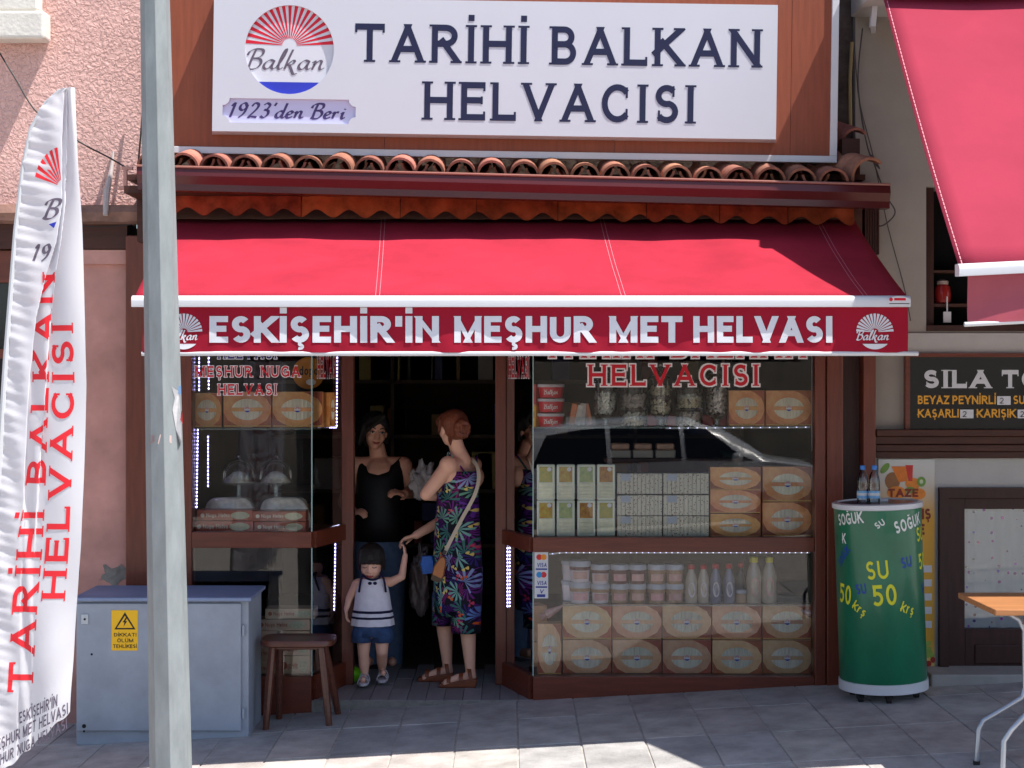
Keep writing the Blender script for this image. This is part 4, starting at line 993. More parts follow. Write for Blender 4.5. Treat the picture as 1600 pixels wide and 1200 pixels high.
def fC(u, v, k):                                         # u in picture pixels from the drum's axis, wrapped round the drum
    a = u / (rc * F / DCo); r = rc + .0012 + k; return Vector((r * math.sin(a), -r * math.cos(a), z0c + v))
def hp(py): return (1078 - py) * (DCo - .2) / F
PW = M('white_brush_paint', s(226, 226, 220), .5); PY = M('yellow_brush_paint', s(222, 216, 40), .5); PBl = M('blue_brush_paint', s(36, 66, 160), .5)
def rotf(u0, v0, ang): 
    c, s_ = math.cos(R(ang)), math.sin(R(ang)); return lambda u, v, k: fC(u0 + c * u - s_ * v, v0 + (s_ * u + c * v) * DCo / F, k)
for tx, u, py, w, h, a in (('SOĞUK', -86, 815, 50, 18, 8), ('SU', -16, 818, 15, 10, 32), ('SOĞUK', 12, 826, 56, 19, 12), ('K', -78, 842, 8, 16, 0)): m = MB(CC); text(m, tx, 0, w, 0, h, rotf(u, hp(py), a), st=.2, gap=.16, sub=6); m.build('lettering', PW, co, fix=False)
for tx, u, py, w, h, a in (('SU', -34, 897, 33, 28, 4), ('50', -26, 938, 36, 32, 3), ('krş', 14, 946, 24, 16, -22), ('SU', 54, 842, 24, 22, 4), ('50', 58, 886, 26, 24, 4), ('50', -92, 936, 28, 30, -6), ('krş', -62, 942, 24, 15, -34)): m = MB(CC); text(m, tx, 0, w, 0, h, rotf(u, hp(py), a), st=.17, gap=.18, sub=6); m.build('lettering', PY, co, fix=False)
for tx, u, py, w, h, a in (('SOĞUK', -84, 880, 36, 13, 48), ('SU', 20, 881, 20, 17, 8), ('SU', -52, 921, 17, 16, 8), ('SU', 66, 924, 14, 14, 20)): m = MB(CC); text(m, tx, 0, w, 0, h, rotf(u, hp(py), a), st=.2, gap=.16, sub=6); m.build('lettering', PBl, co, fix=False)
PET = glass_mat('pet_bottle', (.86, .9, .93), 1.4, 2.2, .05)
BCAP = M('blue_cap', s(52, 120, 200), .4); BLAB = M('bottle_label', s(120, 176, 222), .5)
for i, px in enumerate((1348, 1366)):
    D = 8.55 - .03 * i; base = Vector((X(px, D), D - D0, gzc + z1c + .0 - .022 + (xc - X(px, D)) * -.035))
    b = thing('water_bottle', ('clear water bottle with blue cap on cooler, beside the drinks poster', 'clear water bottle with blue cap on cooler, away from the drinks poster')[1 - i], 'bottle', base, 'water bottles on the cooler')
    m = MB(base); m.lathe(base, [(.026, 0), (.031, .006), (.031, .06), (.028, .075), (.031, .09), (.031, .135), (.026, .165), (.013, .195), (.012, .205)], 20); m.build('bottle_body', PET, b, smooth=True)
    m = MB(base); m.lathe(base, [(.0145, .2), (.0145, .222), (.012, .224)], 14); m.build('cap', BCAP, b, smooth=True)
    m = MB(base); m.lathe(base, [(.0316, .045), (.0316, .085)], 20, caps=False); m.build('label_band', BLAB, b, smooth=True, fix=False)
    m = MB(base); m.lathe(base, [(.0318, .06), (.0318, .074)], 20, caps=False); m.build('label_stripe', WHITE, b, smooth=True, fix=False)

# ------------------------------------------------------------------ fruit juice poster
ps = thing('juice_poster', 'yellow fresh fruit juice price poster with fruit pictures on wall', 'poster', PX(1420, 880))
QO = Vector(ps.location); fP = lambda u, v, k: Vector((X(u), .022 - k, Z(-v)))
PMAT = M('poster_print', s(226, 168, 44), .35, .4)
n_ = PMAT.node_tree.nodes; L_ = PMAT.node_tree.links; tc = n_.new('ShaderNodeTexCoord'); sp = n_.new('ShaderNodeSeparateXYZ'); cr = n_.new('ShaderNodeValToRGB')
L_.new(tc.outputs['Generated'], sp.inputs[0]); L_.new(sp.outputs[2], cr.inputs[0])
cr.color_ramp.elements[0].position = .0; cr.color_ramp.elements[0].color = (*s(236, 206, 120), 1); cr.color_ramp.elements[1].position = 1; cr.color_ramp.elements[1].color = (*s(206, 204, 200), 1)
e = cr.color_ramp.elements.new(.14); e.color = (*s(214, 158, 40), 1); e = cr.color_ramp.elements.new(.72); e.color = (*s(226, 164, 36), 1); e = cr.color_ramp.elements.new(.9); e.color = (*s(204, 196, 184), 1)
L_.new(cr.outputs[0], n_['Principled BSDF'].inputs['Base Color'])
m = MB(QO); m.box(X(1374), X(1462), .022, .034, Z(1046), Z(718)); m.build('sheet', PMAT, ps)
def blob(cx, cy, rx, ry, lay, n=16, a=0): return [fP(cx + rx * math.cos(2 * math.pi * i / n) * math.cos(R(a)) - ry * math.sin(2 * math.pi * i / n) * math.sin(R(a)), -(cy + rx * math.cos(2 * math.pi * i / n) * math.sin(R(a)) + ry * math.sin(2 * math.pi * i / n) * math.cos(R(a))), lay) for i in range(n)]
def print_(name, col, polys, rough=.4):
    m = MB(QO)
    for p in polys: m.poly(p)
    return m.build(name, M('poster_' + name, s(*col), rough, var=.15, vs=30), ps, fix=False)
print_('pineapple', (150, 96, 50), [blob(1396, 752, 12, 14, .001)])
print_('orange', (226, 130, 34), [blob(1402, 770, 15, 10, .0014), blob(1428, 756, 12, 9, .0015), blob(1436, 772, 12, 9, .0016)])
print_('juice_glass', (226, 120, 28), [[fP(x, -y, .0018) for x, y in ((1394, 729), (1424, 729), (1419, 752), (1406, 754))]])
print_('juice', (206, 44, 34), [[fP(x, -y, .002) for x, y in ((1416, 727), (1428, 727), (1427, 752), (1421, 752))]])
print_('kiwi', (112, 150, 60), [blob(1441, 753, 7, 8, .0021), blob(1384, 732, 5, 10, .0021, a=40), blob(1424, 766, 8, 5, .0021)])
print_('kiwi_heart', (206, 214, 170), [blob(1441, 753, 3, 3.5, .0024)])
print_('grapes', (150, 176, 74), [blob(1448 + dx, 1012 + dy, 4, 4, .0015 + .0001 * i, 10) for i, (dx, dy) in enumerate(((0, 0), (5, 3), (1, 7), (7, 9), (10, 14), (4, -6), (3, 13)))])
print_('berries', (170, 44, 34), [blob(1452, 1038, 5, 5, .0023, 10), blob(1459, 1032, 4, 5, .0024, 10), blob(1445, 1040, 3, 4, .0025, 10)])
m = MB(QO)
text(m, 'TAZE', 1389, 1436, -777, 13, fP, st=.24, gap=.12, lay=.0035); m.build('lettering', M('maroon_print', s(132, 40, 22), .5), ps, fix=False)
m = MB(QO)
text(m, 'SIKILMIŞ', 1384, 1456, -812, 17, fP, st=.24, gap=.1, lay=.003); m.build('lettering', MATS['maroon_print'], ps, fix=False)
for tx, b, y in (('MEYVE', 1446, 836), ('SUYU', 1440, 860)): m = MB(QO); text(m, tx, 1388, b, -y, 17, fP, st=.24, gap=.1, lay=.003); m.build('lettering', MATS['maroon_print'], ps, fix=False)
for y in (884, 906, 928, 949, 971):
    m = MB(QO); m.poly([fP(x, -yy, .0015) for x, yy in ((1440, y), (1457.5, y), (1457.5, y + 11), (1440, y + 11))]); m.build('price_box', WHITE, ps, fix=False)

# ------------------------------------------------------------------ cafe table at the right
DTa = 6.95
tt = thing('cafe_table', 'cafe table with orange-brown wooden top and bent steel legs', 'table', (X(1680, DTa), DTa - D0, gz(2.4)))
TT = Vector(tt.location); ztop = Z(938, 6.9)
TW = M('table_laminate', s(160, 108, 68), .45, .35, var=.22, vs=5, vstretch=(.7, 8, 8))
m = MB(TT); xa = X(1497, 7.15); 
m.add([(x, y, z) for (x, y) in ((X(1555, 6.62), 6.62 - D0), (X(1555, 6.62) + .95, 6.62 - D0), (X(1497, 7.15) + .95, 7.15 - D0), (X(1497, 7.15), 7.15 - D0)) for z in (ztop - .026, ztop)], [(0, 2, 4, 6), (1, 7, 5, 3), (0, 1, 3, 2), (2, 3, 5, 4), (4, 5, 7, 6), (6, 7, 1, 0)]); m.build('table_top', TW, tt, bevel=.004)
STL = M('steel_tube', s(168, 174, 184), .3, .5, metal=.7)
ql = lambda px, py, D: Vector((X(px, D), D - D0, Z(py, D)))
for j, (D, pts) in enumerate(((7.05, ((1575, 958), (1592, 968), (1601, 985), (1602, 1075), (1596, 1090), (1570, 1106), (1536, 1126), (1529, 1140), (1526, 1184))), (6.72, ((1600, 972), (1622, 985), (1630, 1000), (1630, 1070), (1618, 1100), (1580, 1140), (1568, 1158), (1566, 1204))))):
    pp_ = [ql(x, y, D) for x, y in pts]; pp_[-1].z = gz(pp_[-1].x) + .012
    m = MB(TT); m.tube(pp_, .0125, 10); lg = m.build('leg', STL, tt, smooth=True)
    m = MB(TT); e = pp_[-1]; m.lathe((e.x, e.y, gz(e.x) - .002), [(.016, 0), (.016, .02)], 10); m.build('rubber_foot', M('castor_rubber', (0, 0, 0)), lg)
for D in (7.05, 6.72):
    m = MB(TT); x = X(1497, 7.15) + .88; m.tube([(x - .1, D - D0, ztop - .03), (x - .06, D - D0, ztop - .1), (x - .06, D - D0, .5), (x + .1, D - D0, .38), (x + .12, D - D0, gz(x) + .0)], .0125, 10); m.build('leg', STL, tt, smooth=True)

# ------------------------------------------------------------------ lettering on the panes (film on the outside)
DECW = M('decal_white', s(226, 222, 224), .5); DECR = M('decal_red', s(196, 16, 40), .5); DECN = M('decal_navy', s(40, 40, 110), .5)
fG = lambda u, v, k: Vector((X(u, 9.003), .003 - k, Z(-v, 9.003)))
def decal(txt, a, b, y, h, mat, label, st_=.17, serif=True, fm=fG, grow=.065, sub=1):
    o = thing('window_lettering', label, 'lettering', fm((a + b) / 2, -y, 0)); oo = Vector(o.location)
    m = MB(oo); text(m, txt, a, b, -y, h, fm, st=st_, serif=serif, grow=grow, gap=.2, sub=sub); m.build('outline', DECW, o, fix=False)
    m = MB(oo); text(m, txt, a, b, -y, h, fm, st=st_, serif=serif, gap=.2, lay=.0012, sub=sub); m.build('letters', mat, o, fix=False)
decal('HELVASI', 341, 433, 560.5, 17, DECN, 'navy window lettering half hidden behind awning valance')
decal('MEŞHUR NUGA', 305, 470, 589, 17, DECR, 'red white-edged window lettering with two words on left pane')
decal('HELVASI', 341, 433, 617, 17, DECR, 'red white-edged single word above cartons on left pane')
decal('TARİHİ BALKAN', 850, 1260, 559, 36, DECR, 'large red window lettering mostly hidden behind awning valance')
decal('HELVACISI', 920, 1187, 603, 33.5, DECR, 'large red white-edged word on right pane above glass jars')
def side_fm(A, B, px0, px1):
    A = Vector((*A, 0)); B = Vector((*B, 0)); n = Vector((-(B - A).y, (B - A).x, 0)).normalized()
    if n.y > 0: n = -n
    def f(u, v, k):
        t = (u - px0) / (px1 - px0); p = A + (B - A) * t + n * (.006 + k); return Vector((p.x, p.y, Z(-v, 9.2)))
    return f
decal('HELVASI', 493, 522, 590, 32, DECR, 'red lettering on splayed pane left of the doorway', fm=side_fm(LA, LB, 487, 535))
decal('HELVASI', 798, 829, 590, 32, DECR, 'red lettering on splayed pane right of the doorway', fm=side_fm(RB, RA, 790, 833))
# card stickers
cs = thing('card_sticker', 'white strip of payment card logos on lower right pane', 'sticker', fG(846, -900, 0)); KO = Vector(cs.location)
m = MB(KO); m.poly([fG(x, -y, 0) for x, y in ((835, 862), (856.5, 862), (856.5, 935), (835, 935))]); m.build('backing', WHITE, cs, fix=False)
def cprint(name, col, pts, lay=.0008):
    m = MB(KO)
    for p in pts: m.poly([fG(x, -y, lay) for x, y in p])
    m.build(name, M('card_' + name, s(*col), .4), cs, fix=False)
circ_ = lambda cx, cy, r: [(cx + r * math.cos(2 * math.pi * i / 14), cy + r * math.sin(2 * math.pi * i / 14)) for i in range(14)]
rect_ = lambda a, b, c, d: [(a, b), (c, b), (c, d), (a, d)]
cprint('red_circle', (206, 30, 34), [circ_(842.5, 870.5, 4.6), circ_(849.5, 898, 4.6)]); cprint('amber_circle', (232, 140, 30), [circ_(849.5, 870.5, 4.6)], .001); cprint('blue_circle', (40, 140, 205), [circ_(842.5, 898, 4.6)], .001)
cprint('blue_band', (40, 54, 140), [rect_(837, 888, 855, 890.5), rect_(837, 916, 855, 918.5), rect_(839, 928.5, 852, 933)])
m = MB(KO)
for tx, a, b, y, h in (('VISA', 839, 854, 886, 6.5), ('VISA', 839, 854, 914, 6.5), ('V', 843, 849, 927, 6)): text(m, tx, a, b, -y, h, fG, st=.2, lay=.0012, shear=.15)
m.build('logo_print', MATS['card_blue_band'], cs, fix=False)
# ------------------------------------------------------------------ goods in the windows
CART = M('orange_carton', s(206, 122, 62), .35, .45, var=.2, vs=9, col2=s(232, 176, 112), coat=.3)
CARTL = M('tan_carton', s(212, 148, 104), .35, .45, var=.2, vs=9, col2=s(236, 194, 152), coat=.3)
BARS = M('helva_bars', s(246, 240, 222), .7, .2, var=.2, vs=12, vstretch=(1, 1, .3), col2=s(206, 194, 172))
CPR = M('russet_corner', s(168, 84, 50), .35, .4, var=.25, vs=30); EPR = M('gilt_edge_print', s(206, 160, 84), .4, .4, var=.4, vs=160)
SEALW = M('seal_white', s(226, 222, 224), .5)
def heightfield(m, x0, x1, z0, z1, y0, fn, nu, nv): m.grid(lambda u, v: (x0 + (x1 - x0) * u, y0 - fn(u, v), z0 + (z1 - z0) * v), nu, nv)
def oval_box(name, label, cat_, w, h, d, ew, eh, mat, group, loc):
    """carton, front face at local y = 0, with an oval window, helva bars behind it, a band and a round seal"""
    t = thing(name, label, cat_, loc, group)
    bm = bmesh.new()
    def lp(pts, y):
        vs = [bm.verts.new((x, y, z)) for x, z in pts]; return [bm.edges.new((vs[i], vs[(i + 1) % len(vs)])) for i in range(len(vs))], vs
    rect = [(-w / 2, 0), (w / 2, 0), (w / 2, h), (-w / 2, h)]; ell = [(ew / 2 * math.cos(2 * math.pi * i / 24), h / 2 + eh / 2 * math.sin(2 * math.pi * i / 24)) for i in range(24)]
    e1, v1 = lp(rect, 0); e2, v2 = lp(ell, 0)
    bmesh.ops.triangle_fill(bm, edges=e1 + e2, use_beauty=True)
    for pts, v, y in ((rect, v1, d), (ell, v2, .006)):
        vb = [bm.verts.new((x, y, z)) for x, z in pts]
        for i in range(len(v)): bm.faces.new((v[i], v[(i + 1) % len(v)], vb[(i + 1) % len(v)], vb[i]))
        if y == d: bm.faces.new(vb)
    bmesh.ops.recalc_face_normals(bm, faces=bm.faces)
    me = bpy.data.meshes.new('carton'); bm.to_mesh(me); bm.free(); me.materials.append(mat)
    o = bpy.data.objects.new('carton', me); COL.objects.link(o); o.parent = t
    m = MB(); rb = random.Random(int(w * 1000))
    heightfield(m, -ew / 2 - .004, ew / 2 + .004, h / 2 - eh / 2 - .004, h / 2 + eh / 2 + .004, .005, lambda u, v: .004 * abs(math.sin(u * 9 * math.pi)) ** .5 * (abs(math.sin(v * 2 * math.pi)) ** .25), 54, 10)
    m.build('helva_bars', BARS, t, fix=False)
    m = MB(); m.box(-ew / 2, ew / 2, -.001, .002, h / 2 - h * .055, h / 2 + h * .055); m.build('band', mat, t)
    m = MB()
    for sx, sz in ((-1, 0), (1, 0), (1, 1)):
        zz = h if sz else 0; sg = -1 if sz else 1
        m.poly([(sx * w * .498, -.0006, zz + sg * .001), (sx * w * .498, -.0006, zz + sg * h * .42), (sx * w * .41, -.0006, zz + sg * h * .2), (sx * w * .24, -.0006, zz + sg * h * .07), (sx * w * .12, -.0006, zz + sg * .001)])
    m.build('corner_print', CPR, t, fix=False)
    m = MB(); m.box(-w * .49, w * .49, -.0011, .0, h * .015, h * .05); m.build('edge_print', EPR, t)
    f = lambda u, v, k: Vector((u, -.002 - k, v)); r = h * .085
    m = MB(); disc(m, 0, h / 2, r, f, n=18); sl_ = m.build('seal', SEALW, t, fix=False)
    m = MB(); disc(m, 0, h / 2, r * .96, f, n=10, a0=205, a1=335, lay=.0006); m.build('seal_blue', BLUEP, sl_, fix=False)
    m = MB(); rays(m, 0, h / 2 + r * .15, r * .8, f, n=7, lay=.0006, inner=.3); m.build('seal_rays', REDP, sl_, fix=False)
    return t
boxA = [None]
def helva(px0, px1, py0, py1, D, label, group, mat='o', rz=0):
    w, h = (px1 - px0) * D / F - .002, (py1 - py0) * D / F - .001
    key = mat
    loc = Vector((X((px0 + px1) / 2, D), D - D0, Z(py1, D)))
    if not hasattr(helva, key):
        t = oval_box('helva_carton', label, 'carton', .28, .205, .1, .185, .125, CART if mat == 'o' else CARTL, group, loc); setattr(helva, key, t)
    else: t = copy_tree(getattr(helva, key), loc=loc, label=label, group=group)
    t.scale = (w / .28 * rnd.uniform(.985, 1), 1, h / .205); t.rotation_euler.z = rz + R(rnd.uniform(-2.2, 2.2)); t.location.y += rnd.uniform(0, .02)
    return t
GH = 'helva cartons in the shop windows'
for i, (a, b) in enumerate(((348, 424), (425.5, 504))): helva(a, b, 612, 667.5, 9.12, ('orange oval-window carton under the red word on left pane, away from the doorway', 'orange oval-window carton on top shelf of left window, doorway side')[i], GH)
helva(300, 346, 614, 667.5, 9.14, 'orange carton at wall end of left window top shelf', GH, rz=R(8))
helva(509, 531, 613, 667, 9.24, 'orange carton turned sideways behind splayed left pane', GH, rz=R(72))
for i, (a, b) in enumerate(((1138.5, 1195), (1196.5, 1269))): helva(a, b, 610, 665.5, 9.1, ('orange carton beside the pedestal jar, top shelf of right window', 'orange carton in top corner of right window beside brown post')[i], GH)
for i, y in enumerate((730, 766, 803)): helva(1110, 1189.5, y, y + 36, 9.1, 'flat orange carton, %s from the top of stack beside nougat packs' % ORD[i], GH)
for i, (y0, y1) in enumerate(((729, 784), (785, 839))): helva(1191.5, 1270, y0, y1, 9.1, ('large orange carton, upper of two beside brown post on middle deck', 'large orange carton, lower of two beside brown post on middle deck')[i], GH)
for r_, (y0, y1) in enumerate(((944.5, 999.8), (1000.5, 1056))):
    for i, (a, b) in enumerate(((879, 956), (957, 1034.5), (1035.5, 1112), (1113, 1190.5), (1191.5, 1269.5))):
        helva(a, b, y0, y1, 9.1, 'tan oval-window carton, %s from narrow carton in %s bottom row' % (ORD[i], ('upper', 'lower')[r_]), 'tan cartons in bottom rows', 't')
t = helva(840, 877.5, 975, 1056, 9.08, 'narrow upright tan carton beside splayed pane in lower right window', 'tan cartons in bottom rows', 't')
for i, py in enumerate((1000, 1056)):
    t = helva(806, 842, py - 55, py, 9.36, ('tan carton turned to the doorway, upper of two behind splayed right pane', 'tan carton turned to the doorway, lower of two behind splayed right pane')[i], 'tan cartons in bottom rows', 't', rz=R(-72))

# nougat cartons with printed fronts
NUG = M('nougat_carton_red', s(158, 62, 40), .35, .45, var=.12, vs=12, coat=.4); NUGC = M('nougat_carton_cream', s(206, 176, 150), .4, .4, var=.1, vs=10, coat=.3)
CREAM = M('cream_print', s(226, 216, 200), .5); NPIC = M('nougat_picture', s(190, 188, 160), .5, var=.2, vs=60)
def nuga(px0, px1, py0, py1, D, label, mat=NUG, rz=0, prn=CREAM):
    w, h = (px1 - px0) * D / F - .002, (py1 - py0) * D / F - .001; loc = Vector((X((px0 + px1) / 2, D), D - D0, Z(py1, D)))
    t = thing('nougat_carton', label, 'carton', loc, 'nougat cartons in left window'); t.rotation_euler.z = rz
    m = MB(); m.box(-w / 2, w / 2, 0, .14, 0, h); m.build('carton', mat, t, bevel=.0015, seg=1)
    f = lambda u, v, k: Vector((u, -.0008 - k, v))
    m = MB(); m.poly([f(w * .27 + w * .17 * math.cos(2 * math.pi * i / 20), h / 2 + h * .36 * math.sin(2 * math.pi * i / 20), 0) for i in range(20)]); m.build('nougat_picture', NPIC, t, fix=False)
    m = MB(); text(m, 'Nuga Helva', -w * .33, w * .08, h * .34, h * .36, f, st=.17, lay=.0004); disc(m, -w * .4, h * .5, h * .2, f, n=12); m.build('print', prn, t, fix=False)
    return t
nuga(301, 396, 814, 831.5, 9.09, 'red nougat carton, lower of pile at wall end of left window'); nuga(307, 396, 797, 813.5, 9.11, 'red nougat carton, upper of pile at wall end of left window', rz=R(-2))
nuga(397, 478, 815, 831.5, 9.08, 'red nougat carton, lower of pile toward doorway in left window'); nuga(394, 478, 798.5, 814.5, 9.1, 'red nougat carton, upper of pile toward doorway in left window', rz=R(1))
RPR = M('russet_print', s(166, 84, 60), .5)
ZLB = 1056
nuga(414, 492, 951, 967, 9.1, 'cream nougat carton topmost of pile in lower left window', NUGC, prn=RPR)
nuga(400, 484, 967.5, 985, 9.1, 'cream nougat carton second from top of pile in lower left window', NUGC, prn=RPR)
for i, (a, b, y0, y1) in enumerate(((396, 434, 985.5, 1008), (396, 434, 1008.5, 1032), (396, 434, 1032.5, 1055.5), (438, 484, 985.5, 1003), (438, 484, 1003.5, 1024), (438, 484, 1024.5, 1055.5))):
    nuga(a, b, y0, y1, 9.1, 'cream nougat carton, %s from top in %s short column of lower left window' % (ORD[i % 3], ('wall side', 'doorway side')[i // 3]), NUGC, prn=RPR)
# bagged nougat trays
BAG = M('nougat_in_film', s(228, 220, 206), .25, .5, var=.25, vs=22, bump=.9, bs=28, coat=1.0)
for i, (a, b) in enumerate(((314, 397), (401, 482))):
    D = 9.22; w = (b - a) * D / F; h = 42 * D / F; loc = Vector((X((a + b) / 2, D), D - D0, ZRl1 - .003))
    m = MB(loc); rb = random.Random(i + 3)
    def fp(u, v):
        th = 2 * math.pi * u; ph = v * math.pi / 2; e = .5
        c, s_ = math.cos(th), math.sin(th); k = math.cos(ph) ** .35 if v < 1 else .02
        n = 1 + .03 * math.sin(th * 5 + v * 6 + i) + .02 * math.sin(th * 11 + v * 15)
        return loc + Vector((w / 2 * math.copysign(abs(c) ** e, c) * k * n * (.94 + .06 * (1 - v)), .1 + .09 * math.copysign(abs(s_) ** e, s_) * k * n, (.125 + h * .35) * (math.sin(ph) ** .8)))
    m.grid(fp, 48, 12); o = m.build('bagged_nougat', BAG, smooth='all'); tag(o, ('clear wrapped nougat block behind nougat cartons, wall side of left window', 'clear wrapped nougat block behind nougat cartons, doorway side of left window')[i], 'nougat', 'wrapped nougat blocks')
# cake stands with domes
NUT = M('candy_heap', s(196, 188, 176), .7, .2, var=.3, vs=60, bump=.8, bs=70)
for i, px in enumerate((373, 431)):
    D = 9.36; loc = Vector((X(px, D), D - D0, ZRl1 - .003)); t = thing('cake_stand', ('glass domed cake stand heaped with sweets, nearer the pink house', 'glass domed cake stand heaped with sweets, nearer the doorway')[i], 'cake stand', loc, 'domed cake stands'); zt = Z(754, D) - loc.z
    m = MB(loc); m.lathe(loc, [(.06, 0), (.06, .006), (.015, .02), (.012, zt - .02), (.09, zt - .006), (.105, zt)], 24); m.build('stand', GSH, t, smooth=True)
    m = MB(loc); m.lathe(loc, [(.098, zt + .004), (.098, zt + .06), (.085, zt + .1), (.055, zt + .128), (.018, zt + .14), (.006, zt + .143)], 24, caps=False); m.build('dome', CLEAR, t, smooth=True)
    m = MB(loc); m.sphere(loc + Vector((0, 0, zt + .156)), .014, 10, 8); m.build('knob', CLEAR, t, smooth=True)
    m = MB(loc); m.lathe(loc, [(.09, zt + .002), (.07, zt + .03), (.035, zt + .06), (.006, zt + .07)], 20); m.build('sweets', NUT, t, smooth=True, kind='stuff')
# hanging round advertising tag
D = 9.3; loc = PX(484, 583, D); ad = thing('hanging_tag', 'orange round advertising tag hanging above cartons in left window', 'tag', loc)
OR_ = M('tag_orange', s(206, 132, 26), .5)
fA = lambda u, v, k: Vector((X(u, D), D - D0 - k, Z(-v, D)))
m = MB(loc); m.lathe(PX(482, 583, D), [(.095, 0), (.095, .003)], 28, Matrix.Rotation(R(90), 4, 'X')); m.build('disc', OR_, ad)
m = MB(loc); text(m, 'dopa', 468, 497, -586, 14, fA, st=.16, lay=.005); m.build('lettering', BLK, ad, fix=False)
m = MB(loc); m.poly([fA(486 + 8 * math.cos(2 * math.pi * i / 12), -(597 + 5 * math.sin(2 * math.pi * i / 12)), .005) for i in range(12)]); m.build('logo_spot', SEALW, ad, fix=False)

# ------- right window, top shelf
ZSR = Z(667, 9.1) + .0005
TUBR = M('tub_red', s(200, 18, 40), .35, .45); TUBC = M('tub_clear', s(206, 200, 206), .3, .5, alpha=.9)
for i, py in enumerate((664.5, 641.5, 619)):
    D = 9.16; loc = PX(861, py + 2.5, D); t = thing('red_tub', 'red tub with white lid, %s in stack on top shelf of right window' % ('lowest', 'middle', 'topmost')[i], 'tub', loc, 'stack of red tubs')
    m = MB(loc); m.lathe(loc, [(.062, 0), (.066, .003), (.073, .062)], 28); m.build('tub', TUBR, t, smooth=True)
    m = MB(loc); m.lathe(loc, [(.075, .062), (.079, .064), (.079, .078), (.074, .081)], 28); m.build('lid', TUBC, t, smooth=True)
    def fu(u, v, k, loc=loc): a = u / .07; r = .0708 + k; return loc + Vector((r * math.sin(a), -r * math.cos(a), v))
    m = MB(loc); script(m, 'Balkan', -.045, .04, .022, .03, fu, w=.16, thin=.4); m.build('lettering', SEALW, t, fix=False)
# wafer boxes at the splayed end
for i, (y0, y1, c, tx) in enumerate(((632, 667, (206, 150, 40), 'Gofret'), (600, 632, (176, 60, 60), 'Gofret'))):
    D = 9.2; loc = PX(826, y1, D); t = thing('wafer_box', ('yellow wafer box under red one beside red tubs', 'red wafer box on yellow one beside red tubs')[i], 'box', loc, 'wafer boxes'); t.rotation_euler.z = R(-35); h = (y1 - y0) * D / F - .002
    m = MB(); m.box(-.05, .05, 0, .1, 0, h); m.build('carton', M('wafer_%d' % i, s(*c), .4, var=.15, vs=12), t, bevel=.002, seg=1)
    f = lambda u, v, k: Vector((u, -.0006 - k, v)); m = MB(); m.poly([f(*p, 0) for p in ((-.03, h * .3), (.04, h * .4), (.04, h * .7), (-.03, h * .6))]); m.build('print', NAVY, t, fix=False)
# snack packets in a tray
D = 9.14; loc = PX(911, 664.5, D); t = thing('snack_tray', 'clear tray of leaning orange and white snack packets beside red tubs', 'tray', loc)
m = MB(loc); m.box(X(884, D), X(930, D), D - D0, D - D0 + .14, loc.z, loc.z + .004); m.box(X(884, D), X(930, D), D - D0, D - D0 + .003, loc.z, loc.z + .05); m.build('tray', CLEAR, t)
pk = [M('packet_%d' % i, s(*c), .3, .5, coat=.5, var=.2, vs=30) for i, c in enumerate(((206, 104, 36), (206, 196, 190), (196, 184, 176), (180, 120, 110)))]
for i, (px, a) in enumerate(((893, 10), (901, 14), (909, 6), (916, -8), (923, -12))):
    m = MB(loc); M4 = Matrix.Translation((X(px, D), D - D0 + .03 + .012 * i, loc.z + .003)) @ Matrix.Rotation(R(a), 4, 'Y'); m.box(-.018, .018, 0, .012, 0, .125 - .008 * (i % 2), M4); m.build('packet', pk[i % 4], t, bevel=.004)
# glass jars
def heap(m, c, r, z0, z1, size, n, seed):
    rb = random.Random(seed)
    for k in range(n):
        a = rb.uniform(0, 2 * math.pi); q = r * (rb.random() ** .35); z = rb.uniform(z0, z1)
        M4 = Euler((rb.uniform(0, 3), rb.uniform(0, 3), rb.uniform(0, 3))).to_matrix().to_4x4()
        m.sphere((c.x + q * math.cos(a), c.y + q * math.sin(a), z), (size, size * .7, size * .6), 6, 4, M4)
WC = M('white_candy', s(244, 240, 232), .6, var=.1, vs=40); PC = M('pink_grey_candy', s(226, 210, 204), .6, var=.2, vs=40); CR_ = M('cream_candy', s(240, 226, 196), .6, var=.15, vs=40); CH = M('chocolate_candy', s(72, 44, 36), .5)
JG = glass_mat('jar_glass', (.94, .96, .96), 1.5, 1.8)
for i, (px, w, layers) in enumerate(((946, 36, ((WC, .0, .62),)), (1032, 36, ((CR_, 0, .4), (CH, .4, .52), (CR_, .52, .8))), (1120, 34, ((PC, 0, .75),)))):
    D = 9.16; loc = PX(px, 667, D); loc.z = ZSR; r = w / 2 * D / F; t = thing('pedestal_jar', ('tall glass pedestal jar filled with long white sweets', 'tall glass pedestal jar with cream and chocolate sweets', 'tall glass pedestal jar filled with grey-pink sweets')[i], 'jar', loc, 'pedestal sweet jars')
    zb0 = .05; zt_ = .27
    m = MB(loc); m.lathe(loc, [(.05, 0), (.05, .004), (.014, .012), (.012, .038), (.03, .048), (r * .85, .07), (r, .1), (r, zt_)], 28, caps=False); m.build('glass_body', JG, t, smooth=True)
    m = MB(loc); m.lathe(loc, [(r + .004, zt_), (r + .005, zt_ + .008), (r * .9, zt_ + .025), (.02, zt_ + .05), (.012, zt_ + .06), (.02, zt_ + .075), (.012, zt_ + .09), (.001, zt_ + .095)], 28, caps=False); m.build('lid', JG, t, smooth=True)
    m = MB(loc); m.lathe(loc, [(.05, 0), (.05, .004), (.014, .01), (.011, .036), (.028, .044)], 20); m.build('foot', GSH, t, smooth=True)
    for j, (mt, a, b) in enumerate(layers):
        m = MB(loc); heap(m, loc, r - .01, loc.z + .075 + a * .2, loc.z + .075 + b * .2, .011, 150 if len(layers) == 1 else 70, i * 7 + j); m.build('sweets', mt, t, smooth=True, kind='stuff')
